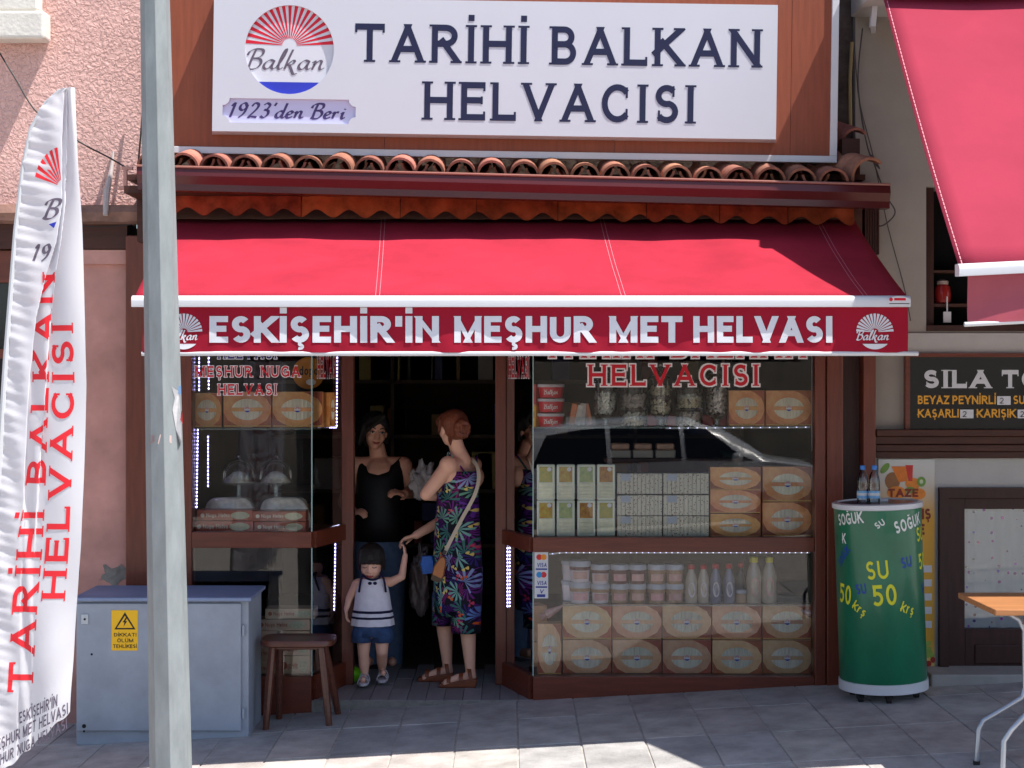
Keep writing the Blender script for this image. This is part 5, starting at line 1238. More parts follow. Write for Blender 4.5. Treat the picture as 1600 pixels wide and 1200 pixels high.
for i, px in enumerate((990, 1077)):
    for j in range(2):
        D = 9.16; r = 21.5 * D / F; hh = .1 if j == 0 else .125; loc = PX(px, 667, D); loc.z = ZSR + (.102 if j else 0)
        t = thing('sweet_canister', '%s clear canister of sweets between the %s pedestal jars' % (('lower', 'upper')[j], ('white and chocolate', 'chocolate and grey-pink')[i]), 'canister', loc, 'stacked sweet canisters')
        m = MB(loc); m.lathe(loc, [(r, 0), (r, hh - .012)], 28, caps=False); m.build('canister', JG, t, smooth=True)
        m = MB(loc); m.lathe(loc, [(r + .003, hh - .012), (r + .003, hh - .002), (r - .01, hh)], 28); m.build('lid', CLEAR, t, smooth=True)
        mats = ((CR_, WC), (WC, PC)) if j == 0 else ((PC, PC), (CR_, WC))
        a, b = mats[i]
        m = MB(loc); heap(m, loc, r - .011, loc.z + .012, loc.z + hh * .5, .012, 70, i * 3 + j); m.build('sweets', a, t, smooth=True, kind='stuff')
        m = MB(loc); heap(m, loc, r - .011, loc.z + hh * .5, loc.z + hh * (.8 if j == 0 else .66), .012, 50, i * 5 + j + 40); m.build('sweets', b, t, smooth=True, kind='stuff')
for i, px in enumerate((1018, 1055, 1106, 1128)):
    D = 9.26; loc = PX(px, 667, D); loc.z = ZSR; m = MB(loc); m.box(X(px - 13, D), X(px + 8, D), D - D0, D - D0 + .05, loc.z, loc.z + .065); o = m.build('sweet_packet', M('crimson_packet', s(160, 26, 44), .35, .5, var=.2, vs=20), bevel=.006); tag(o, ('small crimson packet behind chocolate jar, on the white jar side', 'small crimson packet behind chocolate jar, on the grey-pink jar side', 'small crimson packet behind grey-pink jar, on the chocolate jar side', 'small crimson packet between grey-pink jar and orange cartons')[i], 'packet', 'crimson packets behind the jars')
# ------- right window, middle deck: blister packs
TRAY = M('blister_tray', s(226, 230, 212), .2, .5, var=.08, vs=14, coat=.7); CARD = [M('blister_card_%d' % i, s(*c), .4, var=.35, vs=26, col2=s(*c2)) for i, (c, c2) in enumerate((((150, 160, 90), (204, 176, 70)), ((186, 120, 60), (206, 190, 80)), ((130, 160, 120), (200, 200, 120)), ((206, 160, 50), (150, 70, 40))))]
STICKS = M('nougat_sticks', s(232, 228, 200), .6, var=.12, vs=20)
zdk = ZRr1 - .0035
for r_ in range(2):
    for i, px in enumerate((853, 884, 916, 947)):
        D = 9.1; w = 28.5 * D / F; h = 56 * D / F; loc = PX(px, 838, D); loc.z = zdk + (1 - r_) * (h + .001)
        t = thing('blister_pack', 'upright clear nougat pack, %s from splayed pane in %s row' % (ORD[i], ('upper', 'lower')[r_]), 'pack', loc, 'upright nougat packs in two rows')
        m = MB(loc); m.box(loc.x - w / 2, loc.x + w / 2, loc.y, loc.y + .03, loc.z, loc.z + h); m.build('tray', TRAY, t, bevel=.008, seg=3)
        f = lambda u, v, k, loc=loc: loc + Vector((u, -.001 - k, v))
        m = MB(loc); m.poly([f(*p, 0) for p in ((-w * .36, h * .5), (w * .36, h * .5), (w * .36, h * .93), (-w * .36, h * .93))]); cd_ = m.build('card', CARD[(i + r_) % 4], t, fix=False)
        m = MB(loc); disc(m, w * .18, h * .86, w * .12, f, n=12, lay=.0005); m.build('seal', SEALW, cd_, fix=False)
        m = MB(loc); heightfield(m, loc.x - w * .38, loc.x + w * .38, loc.z + h * .06, loc.z + h * .48, loc.y - .0008, lambda u, v: .004 * abs(math.sin(v * 4 * math.pi)) ** .5, 4, 32); m.build('nougat_sticks', STICKS, t, fix=False)
# nougat slabs packs: rows of small cut pieces with nuts
NBAR = M('nut_nougat', s(206, 192, 168), .55, .3, coat=.4)
n_ = NBAR.node_tree.nodes; L_ = NBAR.node_tree.links; tc = n_.new('ShaderNodeTexCoord'); vo_ = n_.new('ShaderNodeTexVoronoi'); vo_.inputs['Scale'].default_value = 75
cr = n_.new('ShaderNodeValToRGB'); cr.color_ramp.elements[0].position = .16; cr.color_ramp.elements[0].color = (*s(150, 104, 72), 1); cr.color_ramp.elements[1].position = .34; cr.color_ramp.elements[1].color = (*s(240, 228, 204), 1)
L_.new(tc.outputs['Object'], vo_.inputs['Vector']); L_.new(vo_.outputs['Distance'], cr.inputs[0]); L_.new(cr.outputs[0], n_['Principled BSDF'].inputs['Base Color'])
LBL = M('pale_label', s(196, 202, 216), .5)
for c_, (a, b) in enumerate(((964, 1035), (1036, 1108))):
    for r_, (y0, y1) in enumerate(((738, 771), (772, 804.5), (805.5, 838))):
        D = 9.1; w = (b - a) * D / F - .002; h = (y1 - y0) * D / F - .001; loc = PX((a + b) / 2, y1, D); loc.z = zdk + (2 - r_) * (h + .001)
        t = thing('nougat_pack', 'wrapped pack of nut nougat pieces, %s of column beside the %s' % (('topmost', 'middle', 'lowest')[r_], ('upright packs', 'flat orange cartons')[c_]), 'nougat pack', loc, 'nut nougat packs in two columns')
        m = MB(loc); nb = 11
        for k in range(nb):
            bw = w / nb; dz = rnd.uniform(-.004, .0); m.box(loc.x - w / 2 + k * bw + .0008, loc.x - w / 2 + (k + 1) * bw - .0008, loc.y + rnd.uniform(0, .003), loc.y + .1, loc.z, loc.z + h + dz - .002)
        m.build('nougat_pieces', NBAR, t, bevel=.0015, seg=1, kind='stuff')
        f = lambda u, v, k, loc=loc: loc + Vector((u, -.002 - k, v)); m = MB(loc); m.poly([f(*p, 0) for p in ((-w * .42, h * .62), (-w * .2, h * .62), (-w * .2, h * .95), (-w * .42, h * .95))]); m.build('label', LBL, t, fix=False)
        m = MB(loc); m.box(loc.x - w / 2 - .0005, loc.x + w / 2 + .0005, loc.y - .0035, loc.y + .1, loc.z, loc.z + h); m.build('film', CLEAR, t)
# wrapped trays further back
for i, px in enumerate((970, 1005, 1040)):
    D = 9.5; loc = PX(px, 716, D); t = thing('wrapped_tray', 'dim wrapped sweet tray, %s on rear ledge seen above the nougat packs' % ORD[i], 'tray', loc, 'dim trays behind nougat packs')
    m = MB(loc); m.box(X(px - 16, D), X(px + 16, D), D - D0, D - D0 + .1, loc.z, loc.z + .05); m.build('tray', M('dim_tray', s(150, 140, 130), .4), t, bevel=.008)
    m = MB(loc); m.box(X(px - 14, D), X(px + 14, D), D - D0 - .002, D - D0 + .1, loc.z + .051, loc.z + .09); m.build('stack', M('dim_stack', s(170, 130, 110), .4, var=.2, vs=20), t, bevel=.01)
part('rear_ledge', WOODDH, shop, (X(945, 9.5), X(1268, 9.5), .48, .66, Z(722, 9.5), Z(716.5, 9.5)))
# ------- right window, bottom: tubs and bottles on glass shelf
TUBP = M('white_tub', s(230, 214, 220), .35, .45, coat=.2); LIDT = M('clear_lid', s(190, 190, 200), .3, .5); JAM = M('jam_contents', s(92, 22, 40), .4); LABP = M('pink_label', s(214, 160, 156), .5, var=.15, vs=40); TAN_ = M('tahini_contents', s(170, 130, 100), .4)
cols = [(906, 33, 30, 1), (938, 29, 28, 1), (968, 28, 28, 1), (996, 27.5, 28, 1), (1026, 28, 28, 0), (1054, 28, 28, 0)]
for i, (px, w, h, jam) in enumerate(cols):
    for j in range(2):
        D = 9.15; r = w / 2 * D / F; hh = (30 if i else 33) * D / F; loc = PX(px, 943, D); loc.z = ZJ + .0005 + j * (hh + .0005)
        t = thing('dessert_tub', '%s tub of %s pair from card sticker on bottom glass shelf' % (('lower', 'upper')[j], ORD[i]), 'tub', loc, 'paired tubs on bottom glass shelf')
        m = MB(loc); m.lathe(loc, [(r * .82, 0), (r * .86, .003), (r * .95, hh * .72)], 26); tb_ = m.build('tub', TUBP if i < 2 else (JAM if jam and j else TAN_), t, smooth=True)
        m = MB(loc); m.lathe(loc, [(r * .97, hh * .56), (r * .985, hh * .74)], 26, caps=False); m.build('contents_band', JAM if jam and j else TAN_, t, smooth=True, fix=False)
        m = MB(loc); m.lathe(loc, [(r * .98, hh * .72), (r * 1.03, hh * .74), (r * 1.03, hh * .93), (r * .95, hh)], 26); m.build('lid', LIDT, t, smooth=True)
        def fu(u, v, k, loc=loc, r=r): a = u / r; q = r * .955 + k; return loc + Vector((q * math.sin(a), -q * math.cos(a), v))
        m = MB(loc)
        for kk in range(8): m.poly([fu(r * (-.8 + .2 * kk), hh * .16, 0), fu(r * (-.6 + .2 * kk), hh * .16, 0), fu(r * (-.6 + .2 * kk), hh * .52, 0), fu(r * (-.8 + .2 * kk), hh * .52, 0)])
        m.build('label', LABP, t, fix=False)
    if i == 0:
        for j in range(2):
            D = 9.27; hh = 31 * D / F; loc = PX(893, 943, D); loc.z = ZJ + .0005 + j * (hh + .001); t = thing('dessert_tub', '%s tub half hidden behind first tub pair' % ('lower', 'upper')[j], 'tub', loc, 'paired tubs on bottom glass shelf')
            m = MB(loc); m.lathe(loc, [(.05, 0), (.058, hh * .78)], 22); m.build('tub', TUBP, t, smooth=True); m = MB(loc); m.lathe(loc, [(.06, hh * .78), (.062, hh * .95), (.055, hh)], 22); m.build('lid', LIDT, t, smooth=True)
MILK = M('pale_drink', s(186, 170, 152), .25, .5, coat=.5); VIOL = M('violet_drink', s(120, 118, 140), .25, .5, coat=.5); RCAP = M('red_cap', s(196, 20, 36), .4); YCAP = M('yellow_cap', s(222, 206, 40), .4); BLBL = M('oval_label', s(214, 204, 210), .5); CLR2 = M('clear_bottle_tip', s(170, 165, 165), .25, .5)
bots = [(1080, 19, 60, MILK, RCAP), (1099, 18, 60, MILK, RCAP), (1118, 18, 61, VIOL, RCAP), (1139, 18, 61, VIOL, RCAP), (1178, 24, 72, MILK, YCAP), (1202, 23, 72, MILK, YCAP)]
nm = ['pale drink bottle with red cap beside the tubs', 'pale drink bottle with red cap next to violet bottles', 'violet drink bottle with red cap next to pale bottles', 'violet drink bottle with red cap next to small jar', 'tall cream bottle with yellow cap next to small jar', 'tall cream bottle with yellow cap at end of shelf']
for i, (px, w, h, mt, cp) in enumerate(bots):
    D = 9.14; r = w / 2 * D / F; hh = h * D / F; loc = PX(px, 943, D); loc.z = ZJ + .0005; t = thing('drink_bottle', nm[i], 'bottle', loc, 'drink bottles on bottom glass shelf')
    m = MB(loc); m.lathe(loc, [(r * .92, 0), (r, .006), (r, hh * .55), (r * .85, hh * .7), (r * .5, hh * .85), (r * .45, hh * .9)], 22); m.build('bottle_body', mt, t, smooth=True)
    m = MB(loc); m.lathe(loc, [(r * .55, hh * .88), (r * .55, hh * .985), (r * .45, hh)], 16); m.build('cap', cp, t, smooth=True)
    f = lambda u, v, k, loc=loc, r=r: loc + Vector((r * 1.01 * math.sin(u / r), -r * 1.01 * math.cos(u / r) - k, v))
    m = MB(loc); m.poly([f(r * .6 * math.cos(2 * math.pi * q / 16), hh * .36 + hh * .2 * math.sin(2 * math.pi * q / 16), .0015) for q in range(16)]); m.build('label', BLBL if i < 4 else LABP, t, fix=False)
D = 9.14; loc = PX(1158, 943, D); loc.z = ZJ + .0005; t = thing('small_jar', 'small brown jar between violet and yellow-capped bottles', 'jar', loc)
m = MB(loc); m.lathe(loc, [(.024, 0), (.028, .004), (.028, .05), (.024, .056)], 18); m.build('jar_body', TAN_, t, smooth=True); m = MB(loc); m.lathe(loc, [(.028, .056), (.029, .058), (.029, .075), (.02, .078)], 18); m.build('lid', LIDT, t, smooth=True)
D = 9.24; loc = PX(1158, 943, D); loc.z = ZJ + .0005; t = thing('drink_bottle', 'dark bottle with red cap standing behind small brown jar', 'bottle', loc, 'drink bottles on bottom glass shelf')
m = MB(loc); m.lathe(loc, [(.026, 0), (.03, .004), (.03, .12), (.014, .18), (.014, .2)], 18); m.build('bottle_body', M('dark_drink', s(70, 60, 60), .2, .5), t, smooth=True); m = MB(loc); m.lathe(loc, [(.018, .195), (.018, .218), (.012, .222)], 14); m.build('cap', RCAP, t, smooth=True)
for i, (px, a) in enumerate(((866, 62), (1255, -70))):
    D = 9.1; loc = PX(px, 955, D); m = MB(loc); M4 = Matrix.Rotation(R(a), 4, 'Y')
    m.lathe(loc + Vector((0, .03, 0)), [(.002, -.09), (.03, .05), (.012, .058), (.026, .085)], 14, M4 @ Matrix.Rotation(math.pi, 4, 'X') if a > 0 else M4 @ Matrix.Rotation(math.pi, 4, 'X')); o = m.build('sweet_cone', M('cone_wrap', s(186, 140, 136), .25, .5, var=.2, vs=30, coat=.6), smooth=True); tag(o, ('pink paper sweet cone hanging beside card sticker', 'pink paper sweet cone hanging beside right brown post')[i], 'cone', 'paper sweet cones')

# ------------------------------------------------------------------ light strips (lit)
LEDM = M('led_bead', (.52, .46, 1.0), .5, emit=10)
TAPE = M('led_tape', s(190, 190, 200), .5)
def led(label, pts, pitch=.021, size=.0036, dim=None):
    a0 = Vector(pts[0]); t = thing('led_strip', label, 'light strip', a0, 'light strips in the windows')
    m = MB(a0); 
    for a, b in zip(pts, pts[1:]): m.bar(Vector(a) + Vector((0, .004, 0)), Vector(b) + Vector((0, .004, 0)), .009, .003, up=(0, 1, 0))
    m.build('tape', TAPE, t)
    m = MB(a0)
    for a, b in zip(pts, pts[1:]):
        a = Vector(a); b = Vector(b); n = max(1, int((b - a).length / pitch))
        for i in range(n):
            p = a + (b - a) * (i + .5) / n; m.sphere(p, size, 6, 4)
    m.build('beads', dim or LEDM, t, kind='stuff')
qd = lambda px, py, D: PX(px, py, D)
led('violet light strip down the wall corner of left window, upper length', [qd(311, 545, 9.14), qd(311, 612, 9.14)]); led('violet light strip down the wall corner of left window, lower length', [qd(309, 669, 9.12), qd(307, 795, 9.12)])
led('violet light strip set back from corner of left window, above shelf', [qd(326, 545, 9.3), qd(326, 610, 9.3)]); led('violet light strip set back from corner of left window, below shelf', [qd(325, 680, 9.3), qd(325, 762, 9.3)])
led('violet light strip on doorway side of left window above rail', [qd(527, 545, 9.42), qd(526, 668, 9.42), qd(514, 668, 9.3)])
led('violet light strip on doorway side of left window below rail', [qd(524, 848, 9.42), qd(522, 955, 9.42)])
led('violet light strip on doorway side of right window above rail', [qd(798, 545, 9.42), qd(797, 740, 9.42)])
led('short violet light strip in depth of right window near doorway', [qd(803, 722, 9.38), qd(806, 760, 9.36)])
led('violet light strip on doorway side of right window below rail', [qd(793, 848, 9.4), qd(793, 950, 9.4)])
LEDD = M('led_bead_dim', (.7, .68, 1.0), .5, emit=2.2)
led('pale light strip along brown post of right window', [qd(1269.5, 545, 9.06), qd(1269.5, 705, 9.06)], .02, .0026, LEDD)
led('pale light strip under middle rail of right window', [qd(858, 866, 9.07), qd(880, 863.5, 9.07), qd(1266, 863.5, 9.07)], .034, .0022, LEDD)
led('pale light strip along glass shelf edge of right window', [qd(1040, 669, 9.07), qd(1266, 667.5, 9.07)], .05, .0024, LEDD)
led('violet light strip lying on rail of splayed left pane', [qd(489, 832, 9.06), qd(530, 820, 9.42)], .012, .003, LEDD)
led('violet light strip lying on rail of splayed right pane', [qd(795, 823, 9.42), qd(831, 837, 9.06)], .012, .003, LEDD)
bl = MB(PX(557, 1047, 9.52)); bl.sphere(PX(557, 1047, 9.52) + Vector((-.02, 0, -.0)), .05, 16, 12); o = bl.build('green_ball', M('lime_ball', s(120, 210, 20), .45), smooth='all'); o.location.z = .05; tag(o, 'lime green ball on floor beside door jamb', 'ball')
# ------------------------------------------------------------------ people
def cap_(m, a, ra, b, rb):
    a = Vector(a); b = Vector(b); L = (b - a).length; n = max(2, int(L / (min(ra, rb) * .35)) + 1)
    for i in range(n + 1): t = i / n; m.sphere(a + (b - a) * t, ra + (rb - ra) * t, 12, 8)
def remeshed(m, name, mat, parent, vox, it=6):
    o = m.build(name, mat, parent, smooth='all')
    r = o.modifiers.new('fuse', 'REMESH'); r.mode = 'VOXEL'; r.voxel_size = vox; r.use_smooth_shade = True
    q = o.modifiers.new('soft', 'SMOOTH'); q.factor = .5; q.iterations = it
    return o
def hand(m, w, d, n, sc=1, curl=25, side=1, spread=.0):
    w = Vector(w); d = Vector(d).normalized(); n = Vector(n); n = (n - d * n.dot(d)).normalized(); a = d.cross(n) * side
    for k in (-1.05, -.35, .35, 1.05): cap_(m, w + d * .012 * sc + a * .014 * k * sc, .013 * sc, w + d * .078 * sc + a * .021 * k * sc, .0115 * sc)
    for i, (k, L) in enumerate(((1.12, .068), (.38, .076), (-.36, .07), (-1.08, .055))):
        p = w + d * .08 * sc + a * .0205 * k * sc; ang = R(curl * .5); dd = (d * math.cos(ang) + n * math.sin(ang) + a * spread * k).normalized()
        for j, fr in enumerate((.45, .32, .25)):
            q = p + dd * L * fr * sc; cap_(m, p, (.0088 - .0009 * j) * sc, q, (.0082 - .0009 * j) * sc); p = q
            ang += R(curl); dd = (d * math.cos(ang) + n * math.sin(ang) + a * spread * k * .5).normalized()
    p = w + d * .02 * sc + a * .02 * sc; q = p + (a * .75 + d * .6 + n * .25).normalized() * .036 * sc; cap_(m, p, .0125 * sc, q, .0105 * sc)
    cap_(m, q, .0105 * sc, q + (d * .9 + a * .25 + n * .35).normalized() * .032 * sc, .008 * sc)
def frame(fdir, tilt=0, roll=0):
    """matrix whose -Y axis is the facing direction"""
    f = Vector(fdir).normalized(); a = math.atan2(f.x, -f.y)
    return Matrix.Rotation(a, 4, 'Z') @ Matrix.Rotation(R(tilt), 4, 'X') @ Matrix.Rotation(R(roll), 4, 'Y')
def head_prims(m, c, Fm, sc=1, child=False):
    c = Vector(c); P = lambda x, y, z: c + (Fm @ Vector((x * sc, y * sc, z * sc)))
    w = 1.06 if child else 1.0
    m.sphere(P(0, .012, .028), (.074 * sc * w, .088 * sc, .082 * sc), 20, 14, Fm)         # skull
    m.sphere(P(0, -.022, -.03), (.056 * sc * w * (1.1 if child else 1), .062 * sc, .078 * sc), 18, 14, Fm)   # face
    m.sphere(P(0, -.05, -.088), (.026 * sc, .026 * sc, .02 * sc), 12, 8, Fm)                # chin
    for sx in (-1, 1):
        m.sphere(P(sx * .034, -.056, -.036), (.022 * sc, .02 * sc, .024 * sc), 12, 8, Fm)   # cheeks
        m.sphere(P(sx * .073 * w, .012, -.012), (.01 * sc, .02 * sc, .03 * sc), 12, 8, Fm)  # ears
    k = .7 if child else 1
    cap_(m, P(0, -.078, .008), .008 * sc, P(0, -.094 if not child else -.088, -.03), .012 * sc * (k + .15))
    for sx in (-1, 1): m.sphere(P(sx * .012, -.084, -.034), .009 * sc, 8, 6)
    m.sphere(P(0, -.074, -.064), (.022 * sc, .012 * sc, .011 * sc), 10, 6, Fm)              # lips swell
    cap_(m, P(-.034, -.071, .022), .009 * sc, P(.034, -.071, .022), .009 * sc)             # brow ridge
    return P
IRIS = M('eye_dark', s(30, 22, 20), .2, .5); EYEW = M('eye_white', s(206, 198, 192), .3, .5); LIP = M('lips', s(160, 74, 70), .5)
def face_parts(P, Fm, parent, o, sc=1, hair=None, closed=False, smile=False):
    for sx in (-1, 1):
        if not closed:
            m = MB(o); m.sphere(P(sx * .03, -.074, .0), (.0135 * sc, .007 * sc, .007 * sc), 12, 8, Fm); e = m.build('eye', EYEW, parent, smooth='all')
            m = MB(o); m.sphere(P(sx * .03, -.0795, .0), (.0062 * sc, .003 * sc, .0062 * sc), 10, 6, Fm); m.build('iris', IRIS, e, smooth='all')
        m = MB(o); m.tube([P(sx * .015, -.0755, .003 - (.006 if closed else 0)), P(sx * .03, -.0815, .0085 - (.016 if closed else 0)), P(sx * .046, -.072, .002 - (.006 if closed else 0))], .0022 * sc, 6); m.build('eyelid', IRIS, parent, smooth='all')
        m = MB(o); m.tube([P(sx * .014, -.081, .022), P(sx * .032, -.081, .029), P(sx * .05, -.07, .022)], [.003 * sc, .0034 * sc, .002 * sc], 6); m.build('eyebrow', hair, parent, smooth='all')
    d = .006 if smile else 0
    for z, r in ((-.0605, .0036), (-.0675, .0044)):
        m = MB(o); m.tube([P(-.024, -.078, -.063 + d), P(-.01, -.0865, z), P(0, -.0875, z - .0005), P(.01, -.0865, z), P(.024, -.078, -.063 + d)], [.0016 * sc, r * sc, r * sc, r * sc, .0016 * sc], 8); m.build('lip', LIP, parent, smooth='all')
def ringpts(c, rx, ry, n=40, rot=0, e=1.0, fold=0, nf=9, ph=0):
    out = []
    for i in range(n):
        a = 2 * math.pi * i / n; cx, sy = math.cos(a), math.sin(a); k = 1 + fold * math.sin(nf * a + ph)
        x = rx * k * math.copysign(abs(cx) ** e, cx); y = ry * k * math.copysign(abs(sy) ** e, sy)
        out.append(Vector(c) + Vector((x * math.cos(rot) - y * math.sin(rot), x * math.sin(rot) + y * math.cos(rot), 0)))
    return out
def skin(name, col, red): return M(name, s(*col), .5, .4, var=.1, vs=7, col2=s(*red), bump=.04, bs=120)
def hairm(name, col, col2):
    return M(name, s(*col), .4, .45, var=.3, vs=90, vstretch=(3, 3, .16), col2=s(*col2), bump=1.0, bs=90)

# floral cloth: star leaves grown round scattered centres, two layers
FLO = M('floral_cloth', s(20, 16, 34), .7, .25)
n_ = FLO.node_tree.nodes; L_ = FLO.node_tree.links
def nd(t, **k):
    x = n_.new(t)
    for a, b in k.items(): setattr(x, a, b)
    return x
def mth(op, a, b=None):
    x = nd('ShaderNodeMath', operation=op)
    for i, q in enumerate((a, b)):
        if q is None: continue
        if isinstance(q, (int, float)): x.inputs[i].default_value = q
        else: L_.new(q, x.inputs[i])
    return x.outputs[0]
tc = nd('ShaderNodeTexCoord'); sp = nd('ShaderNodeSeparateXYZ'); L_.new(tc.outputs['Object'], sp.inputs[0])
ux = mth('ADD', sp.outputs[0], mth('MULTIPLY', sp.outputs[1], -.5))
prev = None
for layer, (sc_, off, nl, cols) in enumerate(((11.5, 3.3, 6.5, ((78, 22, 104), (110, 34, 122), (50, 34, 108), (130, 34, 100))), (10, .7, 5.5, ((120, 170, 160), (96, 126, 186), (56, 110, 104), (140, 158, 196), (96, 46, 140), (100, 150, 128))), (15, 9.1, 1.5, ((226, 96, 40), (226, 200, 110), (200, 60, 90))))):
    cb = nd('ShaderNodeCombineXYZ'); L_.new(mth('ADD', mth('MULTIPLY', ux, sc_), off), cb.inputs[0]); L_.new(mth('MULTIPLY', sp.outputs[2], sc_), cb.inputs[1])
    vo_ = nd('ShaderNodeTexVoronoi', voronoi_dimensions='2D'); vo_.inputs['Scale'].default_value = 1; L_.new(cb.outputs[0], vo_.inputs['Vector'])
    df = nd('ShaderNodeVectorMath', operation='SUBTRACT'); L_.new(cb.outputs[0], df.inputs[0]); L_.new(vo_.outputs['Position'], df.inputs[1])
    sx_ = nd('ShaderNodeSeparateXYZ'); L_.new(df.outputs[0], sx_.inputs[0]); sc2 = nd('ShaderNodeSeparateColor'); L_.new(vo_.outputs['Color'], sc2.inputs[0])
    th = mth('ARCTAN2', sx_.outputs[1], sx_.outputs[0]); r_ = vo_.outputs['Distance']
    lobe = mth('ABSOLUTE', mth('COSINE', mth('MULTIPLY', th, nl)))
    edge = mth('ADD', .42, mth('MULTIPLY', r_, .62))
    fan = mth('GREATER_THAN', mth('COSINE', mth('ADD', th, mth('MULTIPLY', sc2.outputs[2], 6.28))), -.45)
    msk = mth('MULTIPLY', mth('MULTIPLY', mth('GREATER_THAN', lobe, edge), fan), mth('LESS_THAN', r_, .8 if layer < 2 else .3))
    if layer == 2: msk = mth('MULTIPLY', msk, mth('GREATER_THAN', sc2.outputs[1], .55))
    cr = nd('ShaderNodeValToRGB'); cr.color_ramp.interpolation = 'CONSTANT'
    while len(cr.color_ramp.elements) < len(cols): cr.color_ramp.elements.new(.5)
    for i, c in enumerate(cols): cr.color_ramp.elements[i].position = i / len(cols); cr.color_ramp.elements[i].color = (*s(*c), 1)
    L_.new(sc2.outputs[0], cr.inputs[0])
    dark = nd('ShaderNodeMixRGB', blend_type='MULTIPLY'); dark.inputs[0].default_value = .6; L_.new(cr.outputs[0], dark.inputs[1]); vein = nd('ShaderNodeValToRGB'); L_.new(lobe, vein.inputs[0]); vein.color_ramp.elements[0].color = (.4, .4, .5, 1); L_.new(vein.outputs[0], dark.inputs[2])
    mx = nd('ShaderNodeMixRGB'); L_.new(msk, mx.inputs[0]); L_.new(dark.outputs[0], mx.inputs[2])
    if prev is None: mx.inputs[1].default_value = (*s(16, 13, 30), 1)
    else: L_.new(prev, mx.inputs[1])
    prev = mx.outputs[0]
L_.new(prev, n_['Principled BSDF'].inputs['Base Color'])

# --- woman in the floral jumpsuit, seen from behind, turned to the left
DW = 9.42
wm = thing('person', 'woman in floral jumpsuit holding a small girl\'s hand in doorway', 'person', (X(718, DW), DW - D0, 0)); WO = Vector(wm.location)
WS = skin('skin_fair', (226, 170, 142), (232, 180, 154)); AUB = hairm('auburn_hair', (92, 42, 26), (150, 80, 48))
m = MB(WO)
hipc = PX(716, 872, 9.47); chest = PX(718, 758, 9.47)
m.sphere(hipc, (.13, .12, .13)); cap_(m, hipc, .115, PX(717, 815, 9.47), .1); cap_(m, PX(717, 815, 9.47), .1, chest, .112)
LS, RS = PX(702, 727, 9.38), PX(741, 727, 9.58)
cap_(m, LS, .05, RS, .05); cap_(m, PX(706, 745, 9.41), .07, PX(738, 745, 9.55), .075); cap_(m, PX(722, 722, 9.48), .06, PX(716, 704, 9.48), .048)
cap_(m, PX(717, 710, 9.48), .05, PX(711, 688, 9.46), .046)
HF = frame((-.5, .87, 0), -6); hc = PX(707, 670, 9.46); Pw = head_prims(m, hc, HF, 1.0)
EL, WRl = PX(666, 772, 9.32), PX(684, 776, 9.54)
cap_(m, LS, .052, EL, .039); m.sphere(LS + Vector((-.005, -.01, 0)), .058); cap_(m, EL, .04, WRl, .028); hand(m, WRl, (.35, .8, .25), (.6, -.2, -.7), 1, 35, 1)
ER_, WRr = PX(704, 806, 9.72), PX(650, 836, 9.58)
cap_(m, RS, .05, ER_, .04); cap_(m, ER_, .039, WRr, .026); hand(m, WRr, (-.9, -.25, -.3), (0, -.35, -1), .95, 38, -1)
for (hp_, kn, cf, an, hl, toe) in ((PX(724, 890, 9.42), PX(728, 950, 9.4), PX(731, 985, 9.42), PX(735, 1047, 9.4), PX(737, 1058, 9.4), PX(697, 1066, 9.36)), (PX(700, 890, 9.54), PX(694, 950, 9.56), PX(695, 985, 9.58), PX(699, 1040, 9.58), PX(701, 1050, 9.58), PX(664, 1058, 9.55))):
    cap_(m, hp_, .085, kn, .056); cap_(m, kn, .055, cf, .05); cap_(m, cf, .05, an, .031); cap_(m, an, .032, hl, .03); cap_(m, hl, .03, (hl + toe) / 2 + Vector((0, 0, .012)), .026); cap_(m, (hl + toe) / 2 + Vector((0, 0, .012)), .026, toe, .02)
    for k in range(4): cap_(m, toe + Vector((.0, .022 - .014 * k, -.002)), .009, toe + Vector((-.026 + .005 * k, .024 - .014 * k, -.008)), .008)
remeshed(m, 'body', WS, wm, .0058)
m = MB(WO); fo = lambda py: .02 + .02 * max(0, (py - 800) / 200)
rr = []
for py, a, b, ry in ((735, 697, 746, .115), (745, 688, 747, .128), (765, 683, 748, .135), (800, 681, 749, .128), (830, 679, 751, .135), (870, 677, 754, .15), (905, 677, 755, .152), (940, 677, 753, .15), (958, 678, 752, .14)):
    rr.append(ringpts(PX((a + b) / 2, py, 9.47), (b - a) / 2 * 9.4 / F, ry, 56, e=.9, fold=fo(py) * .6, nf=7, ph=py * .02))
m.rings(rr, caps=False)
for cx, D, hw, hem in ((728, 9.41, 23.5, 987), (692, 9.56, 17.5, 975)):
    m.rings([ringpts(PX(cx + (716 - cx) * max(0, (930 - py) / 60), py, D), hw * D / F, .1, 40, e=.9, fold=.03, nf=6, ph=py * .03 + cx) for py in (900, 930, 955, hem - 8, hem)], caps=False)
dress = m.build('jumpsuit', FLO, wm, smooth='all')
t_ = dress.modifiers.new('thick', 'SOLIDIFY'); t_.thickness = .004
def path(pts, n=6):
    p3 = [Vector(p) for p in pts]; P_ = [p3[0]] + p3 + [p3[-1]]; out = []
    for i in range(1, len(P_) - 2):
        for j in range(n):
            t = j / n; a, b, c, d = P_[i - 1:i + 3]; out.append(.5 * (2 * b + (c - a) * t + (2 * a - 5 * b + 4 * c - d) * t * t + (3 * b - a - 3 * c + d) * t ** 3))
    return out + [p3[-1]]
m = MB(WO); m.tube(path([PX(699, 722, 9.5), PX(700, 708, 9.44), PX(706, 712, 9.415), PX(716, 725, 9.40), PX(727, 739, 9.36)]), .006, 8); m.tube(path([PX(741, 722, 9.62), PX(745, 712, 9.56), PX(744, 738, 9.45)]), .006, 8); m.build('shoulder_strap', FLO, wm, smooth='all')
